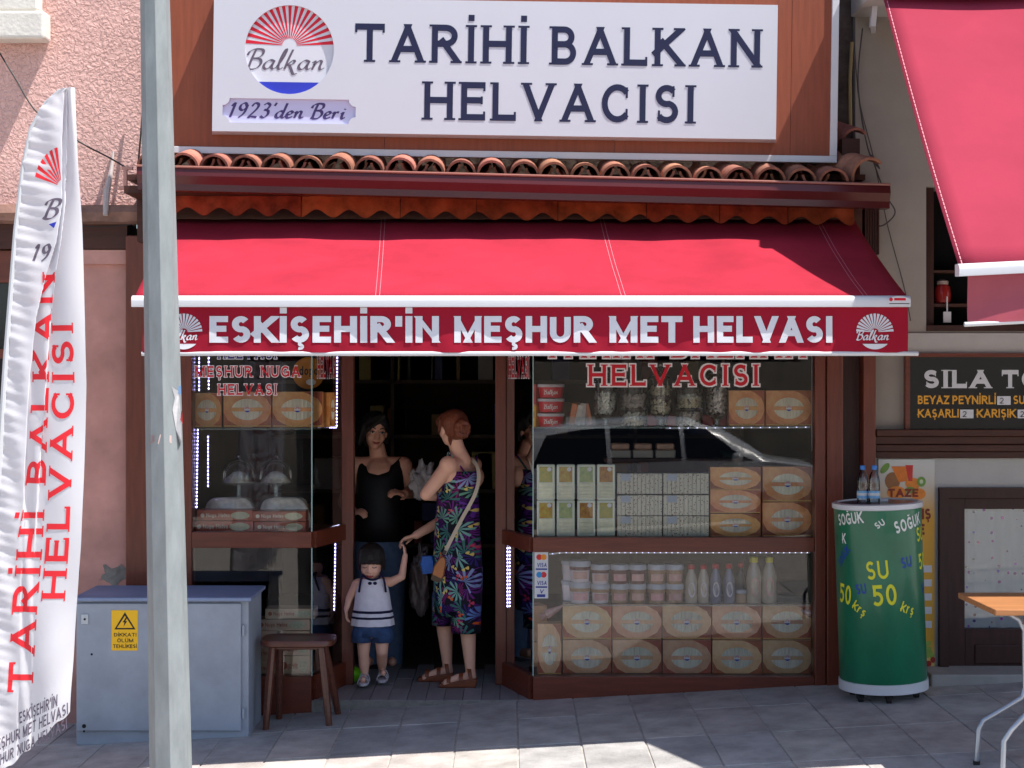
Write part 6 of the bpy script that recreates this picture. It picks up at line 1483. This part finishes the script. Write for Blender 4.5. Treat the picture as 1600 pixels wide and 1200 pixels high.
# hair: cap, swept strands, twisted bun
m = MB(WO); Ph = lambda x, y, z: hc + (HF @ Vector((x, y, z)))
m.sphere(Ph(0, .026, .04), (.083, .09, .084), 20, 14, HF); m.sphere(Ph(0, .05, -.0), (.074, .065, .06), 18, 12, HF); m.sphere(Ph(0, .1, .012), (.05, .045, .06), 16, 12, HF)
for a in range(0, 360, 40): m.sphere(Ph(.034 * math.cos(R(a)), .125, .016 + .042 * math.sin(R(a))), (.024, .026, .022), 10, 8, HF)
cap_(m, Ph(.05, .07, -.05), .016, Ph(.06, .1, -.085), .006); cap_(m, Ph(.06, -.03, .05), .02, Ph(.074, -.035, -.02), .008)
remeshed(m, 'hair', AUB, wm, .006, 3)
m = MB(WO); rh = random.Random(4)
for i in range(46):                                     # combed strands from the brow back into the bun
    a = R(-100 + 200 * i / 45 + rh.uniform(-3, 3)); pts = []
    for t in [k / 8 for k in range(9)]:
        th = t * math.pi * .82 - .5; rr_ = 1.005 + rh.uniform(0, .02)
        pts.append(Ph(.083 * math.sin(a) * math.cos(th * .55) * rr_ * (1 - .25 * t), .026 - .088 * math.cos(th + .25) * rr_ + .02 * t, .04 + .084 * math.cos(a) * max(.15, math.sin(max(.2, th + .75))) * rr_ - .03 * t))
    m.tube(pts, [.001] + [.0034] * 7 + [.001], 5)
for i in range(16):                                     # coils of the bun
    r0 = .018 + .03 * rh.random(); ph = rh.uniform(0, 6.28)
    m.tube([Ph(r0 * math.cos(ph + q_ * .5), .135 + .016 * math.cos(r0 * 40) + rh.uniform(-.002, .002), .016 + r0 * 1.05 * math.sin(ph + q_ * .5)) for q_ in range(8)], [.001] + [.005] * 6 + [.001], 5)
m.build('hair_strands', AUB, wm, smooth='all', kind='stuff')
m = MB(WO); m.tube([Ph(.0835 * -1 + .005 + .012 * math.sin(a) * 0 - .0, .008 + .014 * math.sin(a), -.052 + .014 * math.cos(a)) for a in [2 * math.pi * i / 14 for i in range(15)]], .0016, 6); m.build('earring', M('silver', s(190, 190, 190), .25, .5, metal=1), wm, smooth='all')
# wedge sandals
LEA = M('tan_leather', s(122, 62, 34), .45, .4, var=.15, vs=20)
for hl, toe in ((PX(737, 1058, 9.4), PX(697, 1066, 9.36)), (PX(701, 1050, 9.58), PX(664, 1058, 9.55))):
    m = MB(WO); y = (hl.y + toe.y) / 2; xh, xt = hl.x + .035, toe.x - .045; z0 = .0
    zt = lambda u: .052 - .03 * u ** 1.3; outl = [(xh + (xt - xh) * u, zt(u)) for u in [i / 10 for i in range(11)]] + [(xt, .0), (xh - .01, .0)]
    m.prism(outl, y - .036, y + .036); sd = m.build('wedge_sandal', LEA, wm, bevel=.008)
    dx = xt - xh
    for u, r, zc, ry, zz in ((.16, .046, .09, .04, 0), (.42, .04, .062, .042, 0), (.74, .036, .04, .04, 0)):
        m = MB(WO); c = Vector((xh + dx * u, y, zt(u))); rp = []
        for i in range(13):
            a = math.pi * i / 12; rp.append(c + Vector(((-.012 if u < .3 else .0) * math.sin(a), ry * math.cos(a), r * math.sin(a) * (1.25 if u < .3 else .95))))
        for w_ in (0,): m.rings([[p + Vector((dx_, 0, 0)) * 1 + (p - c).normalized() * off for dx_, off in ((-.012, 0), (.012, 0), (.012, .004), (-.012, .004))] for p in rp]); m.build('strap', LEA, sd)
# shoulder bag on a pale strap
bg_ = thing('shoulder_bag', 'small tan leather bag on pale cross-body strap at woman\'s hip', 'bag', PX(688, 900, 9.28)); BO = Vector(bg_.location)
m = MB(BO); sp_ = path([PX(735, 716, 9.5), PX(745, 728, 9.42), PX(748, 748, 9.37), PX(741, 775, 9.335), PX(722, 810, 9.32), PX(704, 845, 9.305), PX(694, 866, 9.285)])
for a, b in zip(sp_, sp_[1:]): m.bar(a, b + (b - a) * .15, .022, .003, up=(0, -1, 0))
m.build('strap', M('cream_strap', s(196, 180, 158), .6), bg_)
m = MB(BO); M4 = Matrix.Translation(PX(686, 888, 9.27)) @ Matrix.Rotation(R(16), 4, 'Y'); m.rings([[M4 @ Vector((x * k, y, z)) for x, z in ((-.028, -.07), (.028, -.075), (.04, -.03), (.03, .05), (.01, .075), (-.012, .06), (-.034, 0))] for y, k in ((-.03, .8), (-.018, 1), (.02, 1), (.03, .8))]); m.build('pouch', M('camel_leather', s(176, 108, 58), .45, .4, var=.12, vs=12), bg_, smooth=True)
m = MB(BO); m.rings([[M4 @ Vector((x * k, y, z)) for x, z in ((-.03, -.074), (.03, -.078), (.036, -.05), (-.032, -.042))] for y, k in ((-.034, .85), (.02, 1))]); m.build('base_trim', M('brown_suede', s(92, 72, 56), .8), bg_, smooth=True)
m = MB(BO); m.box(-.009, .009, -.004, .004, -.012, .012, Matrix.Translation(PX(695, 863, 9.275)) @ Matrix.Rotation(R(24), 4, 'Y')); m.build('buckle', M('black_metal', s(30, 28, 28), .3, .5), bg_, bevel=.002)
pu = PX(666, 880, 9.42); m = MB(pu); M4 = Matrix.Translation(pu) @ Matrix.Rotation(R(-8), 4, 'Y'); m.rings([[M4 @ Vector((x * k, y, z)) for x, z in ((-.03, -.06), (.04, -.062), (.05, 0), (.044, .04), (-.02, .046), (-.036, .0))] for y, k in ((-.025, .85), (-.012, 1), (.012, 1), (.025, .85))]); o = m.build('blue_pouch', M('blue_nylon', s(40, 92, 170), .5, .3, var=.3, vs=9), smooth=True); tag(o, 'blue pouch hanging beside tan bag at woman\'s hip', 'pouch')
# clear plastic bag in her left hand and carrier bag hanging at the far hip
FILM2 = M('thin_plastic', s(176, 172, 170), .25, .5, var=.2, vs=10, bump=.5, bs=18, alpha=.55)
from mathutils import noise
pb_ = PX(662, 752, 9.68); m = MB(pb_)
def crumple(u, v, a, b, c, sc, amt):
    d = Vector((math.cos(2 * math.pi * u) * math.sin(math.pi * (.02 + .96 * v)), math.sin(2 * math.pi * u) * math.sin(math.pi * (.02 + .96 * v)), math.cos(math.pi * v)))
    k = 1 + amt * noise.noise(d * sc) + amt * .6 * abs(noise.noise(d * sc * 2.7)); return Vector((d.x * a * k, d.y * b * k, d.z * c * k))
m.grid(lambda u, v: pb_ + crumple(u, v, .07, .045, .09, 2.2, .7), 60, 36); tag(m.build('plastic_bag', FILM2, smooth='all'), 'crumpled clear plastic bag between the two women', 'bag')
pb2 = PX(658, 905, 9.72); m = MB(pb2)
m.grid(lambda u, v: pb2 + crumple(u, v, .075 - .035 * (1 - v), .045, .17, 1.7, .55), 60, 40); tag(m.build('carrier_bag', M('grey_carrier', s(84, 74, 74), .4, .4, var=.2, vs=12), smooth='all'), 'dim grey carrier bag hanging beyond the woman\'s hip', 'bag')

# --- little girl walking out
DG_ = 9.42
gr = thing('person', 'little girl in white halter top with navy stripes and denim shorts', 'person', (X(582, DG_), DG_ - D0, 0)); RO = Vector(gr.location)
CS = skin('skin_child', (226, 172, 146), (234, 182, 160)); BLKH = hairm('black_hair', (16, 12, 12), (38, 28, 26))
D = DG_; q = lambda px, py, dy=0: PX(px, py, D + dy)
m = MB(RO)
cap_(m, q(582, 980), .075, q(582, 945), .07); cap_(m, q(582, 945), .07, q(582, 918), .068); cap_(m, q(561, 911), .03, q(606, 909), .03); cap_(m, q(583, 912, .01), .034, q(582, 896, .01), .03)
hcg = q(580, 879, -.015); HG = frame((-.06, -1, 0), 14); Pg = head_prims(m, hcg, HG, .92, True)
sA, eA, wA = q(557, 912), q(546, 934, .01), q(541, 952, -.02)
cap_(m, sA, .028, eA, .023); cap_(m, eA, .023, wA, .016); hand(m, wA, (.06, -.1, -1), (1, -.3, 0), .56, 26, 1)
sB, eB, wB = q(609, 910), q(628, 901, -.01), q(633, 868, .03)
cap_(m, sB, .028, eB, .024); cap_(m, eB, .024, wB, .017); hand(m, wB, (-.1, .1, 1), (-.9, .2, -.1), .58, 34, -1)
for hp_, kn, an, toe in ((q(569, 985), q(568, 1022, -.01), q(570, 1053, .0), q(567, 1064, -.1)), (q(596, 985), q(597, 1018, -.04), q(597, 1046, .1), q(599, 1053, .0))):
    cap_(m, hp_, .052, kn, .036); cap_(m, kn, .035, (kn + an) / 2, .034); cap_(m, (kn + an) / 2, .034, an, .022); cap_(m, an, .022, an + Vector((0, .0, -.022)), .021); cap_(m, an + Vector((0, 0, -.02)), .021, toe + Vector((0, 0, .006)), .018)
remeshed(m, 'body', CS, gr, .0048, 5)
face_parts(Pg, HG, gr, RO, .92, BLKH, closed=True)
m = MB(RO); Ph = lambda x, y, z: hcg + (HG @ Vector((x * .92, y * .92, z * .92)))
m.sphere(Ph(0, .016, .042), (.082, .09, .08), 20, 14, HG); m.sphere(Ph(0, .05, -.01), (.074, .06, .06), 16, 12, HG)
for i in range(9):
    x = -.06 + .015 * i; yy = -.068 + .55 * x * x / .06 * .35; cap_(m, Ph(x * .8, -.03, .09), .02, Ph(x, yy - .012, .026 + .004 * (i % 2)), .011)
for sx in (-1, 1): cap_(m, Ph(sx * .07, .0, .03), .022, Ph(sx * .08, .01, -.045), .012)
remeshed(m, 'hair', BLKH, gr, .0052, 3)
WCL = M('white_knit', s(228, 224, 236), .85, .2, var=.06, vs=30, bump=.15, bs=160); NVT = M('navy_trim', s(26, 22, 60), .8)
def gtop(py): return tab({893: 16, 903: 19, 915: 24, 928: 27, 945: 29, 960: 32, 975: 34})(py)
m = MB(RO); pys = (903, 910, 918, 928, 936, 945, 955, 965, 976)
def ring_top(py, k=0): return ringpts(q(582, py), gtop(py) * D / F + k, (.078 + .02 * max(0, (py - 930) / 46)) + k, 60, fold=.03 * max(0, (py - 928) / 46), nf=11, ph=1)
m.rings([ring_top(py) for py in pys], caps=False); tp = m.build('halter_top', WCL, gr, smooth='all')
for a, b in ((952, 956), (961.5, 965)):
    m = MB(RO); m.rings([ring_top(py, .0025) for py in (a, (a + b) / 2, b)], caps=False); m.build('navy_stripe', NVT, tp, smooth='all')
m = MB(RO)
for sx in (-1, 1): m.tube(path([q(582 + sx * 21, 925, -.055), q(582 + sx * 18, 906, -.075), q(582 + sx * 14, 897, -.05), q(582 + sx * 9, 891, .0)]), .0065, 8)
m.tube(path([q(567, 898, -.06), q(574, 904, -.077), q(582, 906, -.082), q(590, 904, -.077), q(597, 898, -.06)]), .0065, 8); m.build('navy_binding', NVT, tp, smooth='all')
m = MB(RO); fk = lambda u, v, k: q(u, -v, -.083 - k)
for dx in (-4, 4): m.poly([fk(582 + dx + 3.2 * math.cos(a), -908.5 + 2.6 * math.sin(a) - 3, 0) for a in [2 * math.pi * i / 12 for i in range(12)]])
m.build('bow_motif', NVT, tp, fix=False)
DEN = M('denim', s(62, 84, 124), .85, .2, var=.2, vs=30, bump=.2, bs=200)
m = MB(RO); m.rings([ringpts(q(582, py), w * D / F, .085, 40, fold=.02, nf=8) for py, w in ((958, 26), (978, 30), (993, 32))], caps=False)
for cx in (566, 598): m.rings([ringpts(q(cx, py), w * D / F, .075, 30, fold=.03, nf=7, ph=cx) for py, w in ((978, 14), (988, 16.5), (1002, 17.5))], caps=False)
sh_ = m.build('denim_shorts', DEN, gr, smooth='all'); t_ = sh_.modifiers.new('thick', 'SOLIDIFY'); t_.thickness = .004
WSH = M('white_sandal', s(196, 190, 196), .5)
for an, toe in ((q(570, 1053, .0), q(567, 1064, -.1)), (q(597, 1046, .1), q(599, 1053, .0))):
    z0 = min(an.z - .05, .02) if an.y < .6 else an.z - .05; z0 = max(0, z0); ym = (an.y + toe.y) / 2; xm = (an.x + toe.x) / 2
    m = MB(RO); m.rings([ringpts((xm, ym - .008, z), .031 * k, .078 * k, 28, e=.8) for z, k in ((z0, .95), (z0 + .004, 1), (z0 + .014, 1), (z0 + .018, .95))]); sn = m.build('sandal_sole', WSH, gr, smooth=True)
    for dy, h in ((.04, .052), (-.01, .042), (-.045, .034)):
        m = MB(RO); m.rings([[Vector((xm + (.03 + o_) * math.cos(a), ym + dy + e_, z0 + .01 + (h + o_) * math.sin(a))) for e_, o_ in ((-.011, 0), (.011, 0), (.011, .004), (-.011, .004))] for a in [math.pi * i / 12 for i in range(13)]]); m.build('sandal_strap', WSH, sn)

# --- shop woman in the black top inside the doorway
DV = 10.2
vn = thing('person', 'smiling dark-haired woman in black sleeveless top and jeans inside shop', 'person', (X(592, DV), DV - D0, 0)); VO = Vector(vn.location)
q = lambda px, py, dy=0: PX(px, py, DV + dy)
VS = skin('skin_warm', (220, 160, 132), (228, 170, 144))
m = MB(VO)
cap_(m, q(594, 850), .15, q(594, 790), .14); cap_(m, q(594, 790), .14, q(594, 745), .135); cap_(m, q(558, 728), .062, q(630, 728), .062); cap_(m, q(593, 722, .02), .062, q(589, 700), .055)
hcv = q(586, 674, -.03); HV = frame((.28, -1, 0), 4, 6); Pv = head_prims(m, hcv, HV, 1.04)
sA, eA, wA = q(629, 731), q(645, 768, .02), q(632, 772, -.22)
cap_(m, sA, .058, eA, .045); cap_(m, eA, .045, wA, .03); hand(m, wA, (-.5, -.7, .2), (-.3, .3, -.8), 1, 30, 1)
sA, eA, wA = q(559, 731), q(538, 785, .02), q(552, 800, -.22)
cap_(m, sA, .058, eA, .045); cap_(m, eA, .045, wA, .03); hand(m, wA, (.5, -.7, .1), (.3, .3, -.8), 1, 30, -1)
for sx in (-1, 1): cap_(m, q(594 + sx * 18, 870), .095, q(594 + sx * 17, 950), .062); cap_(m, q(594 + sx * 17, 950), .06, q(594 + sx * 17, 1030), .04); cap_(m, q(594 + sx * 17, 1033), .035, q(594 + sx * 19, 1034, -.15), .03)
remeshed(m, 'body', VS, vn, .0062)
face_parts(Pv, HV, vn, VO, 1.04, BLKH, smile=True)
m = MB(VO); Ph = lambda x, y, z: hcv + (HV @ Vector((x * 1.04, y * 1.04, z * 1.04)))
m.sphere(Ph(0, .022, .042), (.092, .098, .09), 20, 14, HV); m.sphere(Ph(0, .06, -.03), (.085, .06, .085), 16, 12, HV)
for i in range(6): cap_(m, Ph(.03 - .012 * i, -.045, .1 - .004 * i), .024, Ph(-.045 - .008 * i, -.07 + .014 * i, .03 - .012 * i), .016)
for i in range(5): cap_(m, Ph(-.07 - .004 * i, -.02 + .02 * i, .03), .026, Ph(-.088, .0 + .02 * i, -.085), .016)
for i in range(4): cap_(m, Ph(.07, .015 + .02 * i, .05), .024, Ph(.084, .02 + .02 * i, -.06), .014)
remeshed(m, 'hair', BLKH, vn, .0065, 3)
BTOP = M('black_beaded_top', s(16, 15, 18), .6, .4, var=.5, vs=90)
m = MB(VO); m.rings([ringpts(q(594, py), w * DV / F, ry, 50, e=.88, fold=.015, nf=6, ph=py * .03) for py, w, ry in ((714, 33, .085), (722, 36, .105), (732, 37, .125), (745, 37.5, .15), (775, 38, .155), (810, 39, .16), (843, 41, .17))], caps=False)
for v in m.v:
    dz = max(0, v.z - q(0, 742).z) / .12; cxv = abs(v.x - VO.x) / .14
    if v.y < VO.y and dz > 0: v.z -= .085 * dz * max(0, 1 - cxv ** 2)
bt = m.build('black_top', BTOP, vn, smooth='all')
t_ = bt.modifiers.new('thick', 'SOLIDIFY'); t_.thickness = .004
m = MB(VO); m.rings([ringpts(q(594, py), w * DV / F, .155, 40) for py, w in ((835, 39), (870, 41))], caps=False)
for sx in (-1, 1): m.rings([ringpts(q(594 + sx * 19, py), w * DV / F, ry, 30, fold=.02, nf=5) for py, w, ry in ((860, 22, .13), (940, 19, .09), (1036, 16, .075))], caps=False)
m.build('jeans', M('pale_denim', s(92, 112, 140), .85, .2, var=.15, vs=20), vn, smooth='all')
# neckline: bare chest skin above the scoop
m = MB(VO); f = lambda px, py, d: q(px, py, d)
# ------------------------------------------------------------------ the street behind the camera, seen in the panes
car = thing('parked_car', 'white hatchback parked across the street, mirrored in right window', 'car', (1.9, -10.35, gz(1.9) - .2))
car.rotation_euler = (0, -math.atan(.055), 0)
CPNT = M('white_car_paint', s(226, 228, 230), .25, .5, coat=.8); CGL = M('car_glass', s(14, 16, 20), .05, .6, coat=.5); TYR = M('tyre', s(26, 26, 26), .8); RIM = M('rim', s(150, 152, 156), .3, .5, metal=.8); TRIM = M('black_trim', s(20, 20, 22), .5)
# stations along the car: x, sill z, belt z, roof z, lower half width, belt half width, roof half width
STN = [(-2.02, .42, .72, .8, .62, .6, .55), (-1.98, .3, .86, .95, .76, .74, .6), (-1.8, .24, .92, 1.2, .84, .82, .58), (-1.55, .22, .93, 1.4, .85, .84, .57), (-1.0, .2, .93, 1.47, .86, .85, .58), (-.3, .2, .92, 1.49, .86, .85, .59), (.3, .2, .91, 1.45, .86, .85, .58), (.65, .2, .9, 1.33, .86, .85, .58), (1.0, .2, .9, 1.1, .86, .85, .62), (1.22, .22, .89, .93, .85, .83, .68), (1.7, .24, .8, .84, .83, .78, .62), (1.98, .3, .66, .7, .72, .68, .5), (2.06, .4, .52, .56, .58, .5, .4)]
m = MB(); rr = []
for x, a, b, c, w0, w1, w2 in STN:
    half = [(0, a), (w0 * .8, a), (w0, a + .1), (w0 + .01, (a + b) / 2), (w1, b), ((w1 + w2) / 2 + .02, b + (c - b) * .6), (w2 + .02, c - .03), (w2 * .8, c), (0, c + .012)]
    rr.append([Vector((x, y, z)) for y, z in half] + [Vector((x, -y, z)) for y, z in half[-2:0:-1]])
m.rings(rr); bd = m.build('body', CPNT, car, smooth=True)
def side_at(x, t):                                        # t 0 belt .. 1 roof edge
    for A, B in zip(STN, STN[1:]):
        if A[0] <= x <= B[0]:
            k = (x - A[0]) / (B[0] - A[0]); v = [A[i] + (B[i] - A[i]) * k for i in range(7)]
            pts = [(v[5], v[2]), ((v[5] + v[6]) / 2 + .02, v[2] + (v[3] - v[2]) * .6), (v[6] + .02, v[3] - .03)]
            return (pts[0][0] + (pts[1][0] - pts[0][0]) * t / .6, pts[0][1] + (pts[1][1] - pts[0][1]) * t / .6) if t < .6 else (pts[1][0] + (pts[2][0] - pts[1][0]) * (t - .6) / .4, pts[1][1] + (pts[2][1] - pts[1][1]) * (t - .6) / .4)
for sg in (1, -1):
    for (xa, xb, xc, xd) in ((-1.62, -.72, -.72, -1.42), (-.66, .16, .16, -.66), (.22, 1.02, .5, .22)):
        m = MB()
        def wf(u, v):
            x = (xa + (xb - xa) * u) * (1 - v) + (xd + (xc - xd) * u) * v; y, z = side_at(x, .08 + .8 * v); return Vector((x, sg * (y + .006), z))
        m.grid(wf, 10, 6); m.build('side_window', CGL, car, smooth='all', fix=False)
    m = MB(); m.box(-2.0, 1.95, sg * .862 - .006, sg * .862 + .006, .5, .54); m.build('side_moulding', TRIM, car)
    for x in (-.55, .35): 
        m = MB(); m.box(x, x + .16, sg * .87 - .012, sg * .87 + .012, .78, .81); m.build('door_handle', CPNT, car, bevel=.006)
    m = MB(); m.sphere((.8, sg * .96, .97), (.07, .09, .06), 12, 8); m.build('wing_mirror', CPNT, car, smooth='all')
    m = MB(); m.sphere((1.86, sg * .6, .62), (.14, .12, .07), 12, 8); m.build('headlight', M('lamp_glass', s(190, 195, 200), .1, .5), car, smooth='all')
    m = MB(); m.sphere((-1.93, sg * .66, .82), (.07, .1, .12), 12, 8); m.build('tail_light', M('tail_red', s(140, 14, 18), .2, .5), car, smooth='all')
    for x in (-1.25, 1.3):
        M4 = Matrix.Rotation(R(90), 4, 'X'); m = MB(); m.lathe((x, sg * .79 + .1, .31), [(.2, 0), (.3, .01), (.31, .05), (.31, .15), (.3, .19), (.2, .2)], 28, M4); w_ = m.build('wheel', TYR, car, smooth=True)
        m = MB(); m.lathe((x, sg * .79 + .108, .31), [(.2, 0), (.21, .01), (.21, .206), (.2, .216)], 20, M4); m.build('rim', RIM, w_, smooth=True)
        m = MB(); m.lathe((x, sg * .76 + .1, .33), [(.35, 0), (.35, .19)], 28, M4); m.build('wheel_arch', TRIM, car)
m = MB(); m.grid(lambda u, v: Vector((1.18 - .78 * v, (-.6 + 1.2 * u) * (1.08 - .15 * v), .925 + .52 * v + .02)), 8, 6); m.build('windscreen', CGL, car, smooth='all', fix=False)
m = MB(); m.grid(lambda u, v: Vector((-1.87 + .28 * v, (-.55 + 1.1 * u) * (1.05 - .1 * v), .98 + .4 * v + .015)), 8, 4); m.build('rear_window', CGL, car, smooth='all', fix=False)
ob = thing('stand_in_wall', 'low pale stand-in wall for the buildings opposite, only mirrored in the panes', 'wall', (0, -17, 0)); OO = Vector(ob.location)  # stands in for the buildings opposite, kept low to let in sky light
OST = M('opposite_stone', s(186, 174, 156), .9, .2, var=.15, vs=2)
m = MB(OO); m.box(-16, 16, -17.4, -17, -1, 2.5); m.build('wall', OST, ob)
m = MB(OO); m.box(-16.1, 16.1, -17.5, -16.9, 2.501, 2.6); m.build('coping', OST, ob, bevel=.02)
for i in range(9):
    x = -14.4 + i * 3.6
    m = MB(OO); m.box(x - .22, x + .22, -16.999, -16.86, -1, 2.5); m.build('pier', OST, ob, bevel=.02)
m = MB(); m.grid(lambda u, v: (-30 + 60 * u, -17 + 2.6 * v, gz(-30 + 60 * u) - .12), 30, 1); struct('far_pavement', m, MATS['kerb_stone'])
# ------------------------------------------------------------------ no two copies print or weather quite alike
def individual(mat, amt, hue=.0):
    n = mat.node_tree.nodes; L = mat.node_tree.links; p = n['Principled BSDF']; bc = p.inputs['Base Color']
    oi = n.new('ShaderNodeObjectInfo'); mr = n.new('ShaderNodeMapRange'); mr.inputs[3].default_value = 1 - amt; mr.inputs[4].default_value = 1 + amt
    hs = n.new('ShaderNodeHueSaturation'); L.new(oi.outputs['Random'], mr.inputs[0]); L.new(mr.outputs[0], hs.inputs['Value'])
    if hue:
        m2 = n.new('ShaderNodeMapRange'); m2.inputs[3].default_value = .5 - hue; m2.inputs[4].default_value = .5 + hue
        fr = n.new('ShaderNodeMath'); fr.operation = 'FRACT'; mu = n.new('ShaderNodeMath'); mu.operation = 'MULTIPLY'; mu.inputs[1].default_value = 7.31
        L.new(oi.outputs['Random'], mu.inputs[0]); L.new(mu.outputs[0], fr.inputs[0]); L.new(fr.outputs[0], m2.inputs[0]); L.new(m2.outputs[0], hs.inputs['Hue'])
    if bc.is_linked: L.new(bc.links[0].from_socket, hs.inputs['Color'])
    else: hs.inputs['Color'].default_value = bc.default_value
    L.new(hs.outputs[0], bc)
for mt, a, h in ((CART, .16, .012), (CARTL, .16, .014), (CPR, .25, .01), (BARS, .12, .01), (TERRA, .28, .012), (TERRA2, .2, .006), (TRAY, .1, 0), (NBAR, .12, 0), (NUG, .14, .01), (NUGC, .12, .01), (LABP, .2, .02), (TUBP, .1, 0), (WOODDH, .12, 0), (FLOORT, .12, 0), (STICKS, .1, .01)): individual(mt, a, h)
for mt in SLAB: individual(mt, .07)
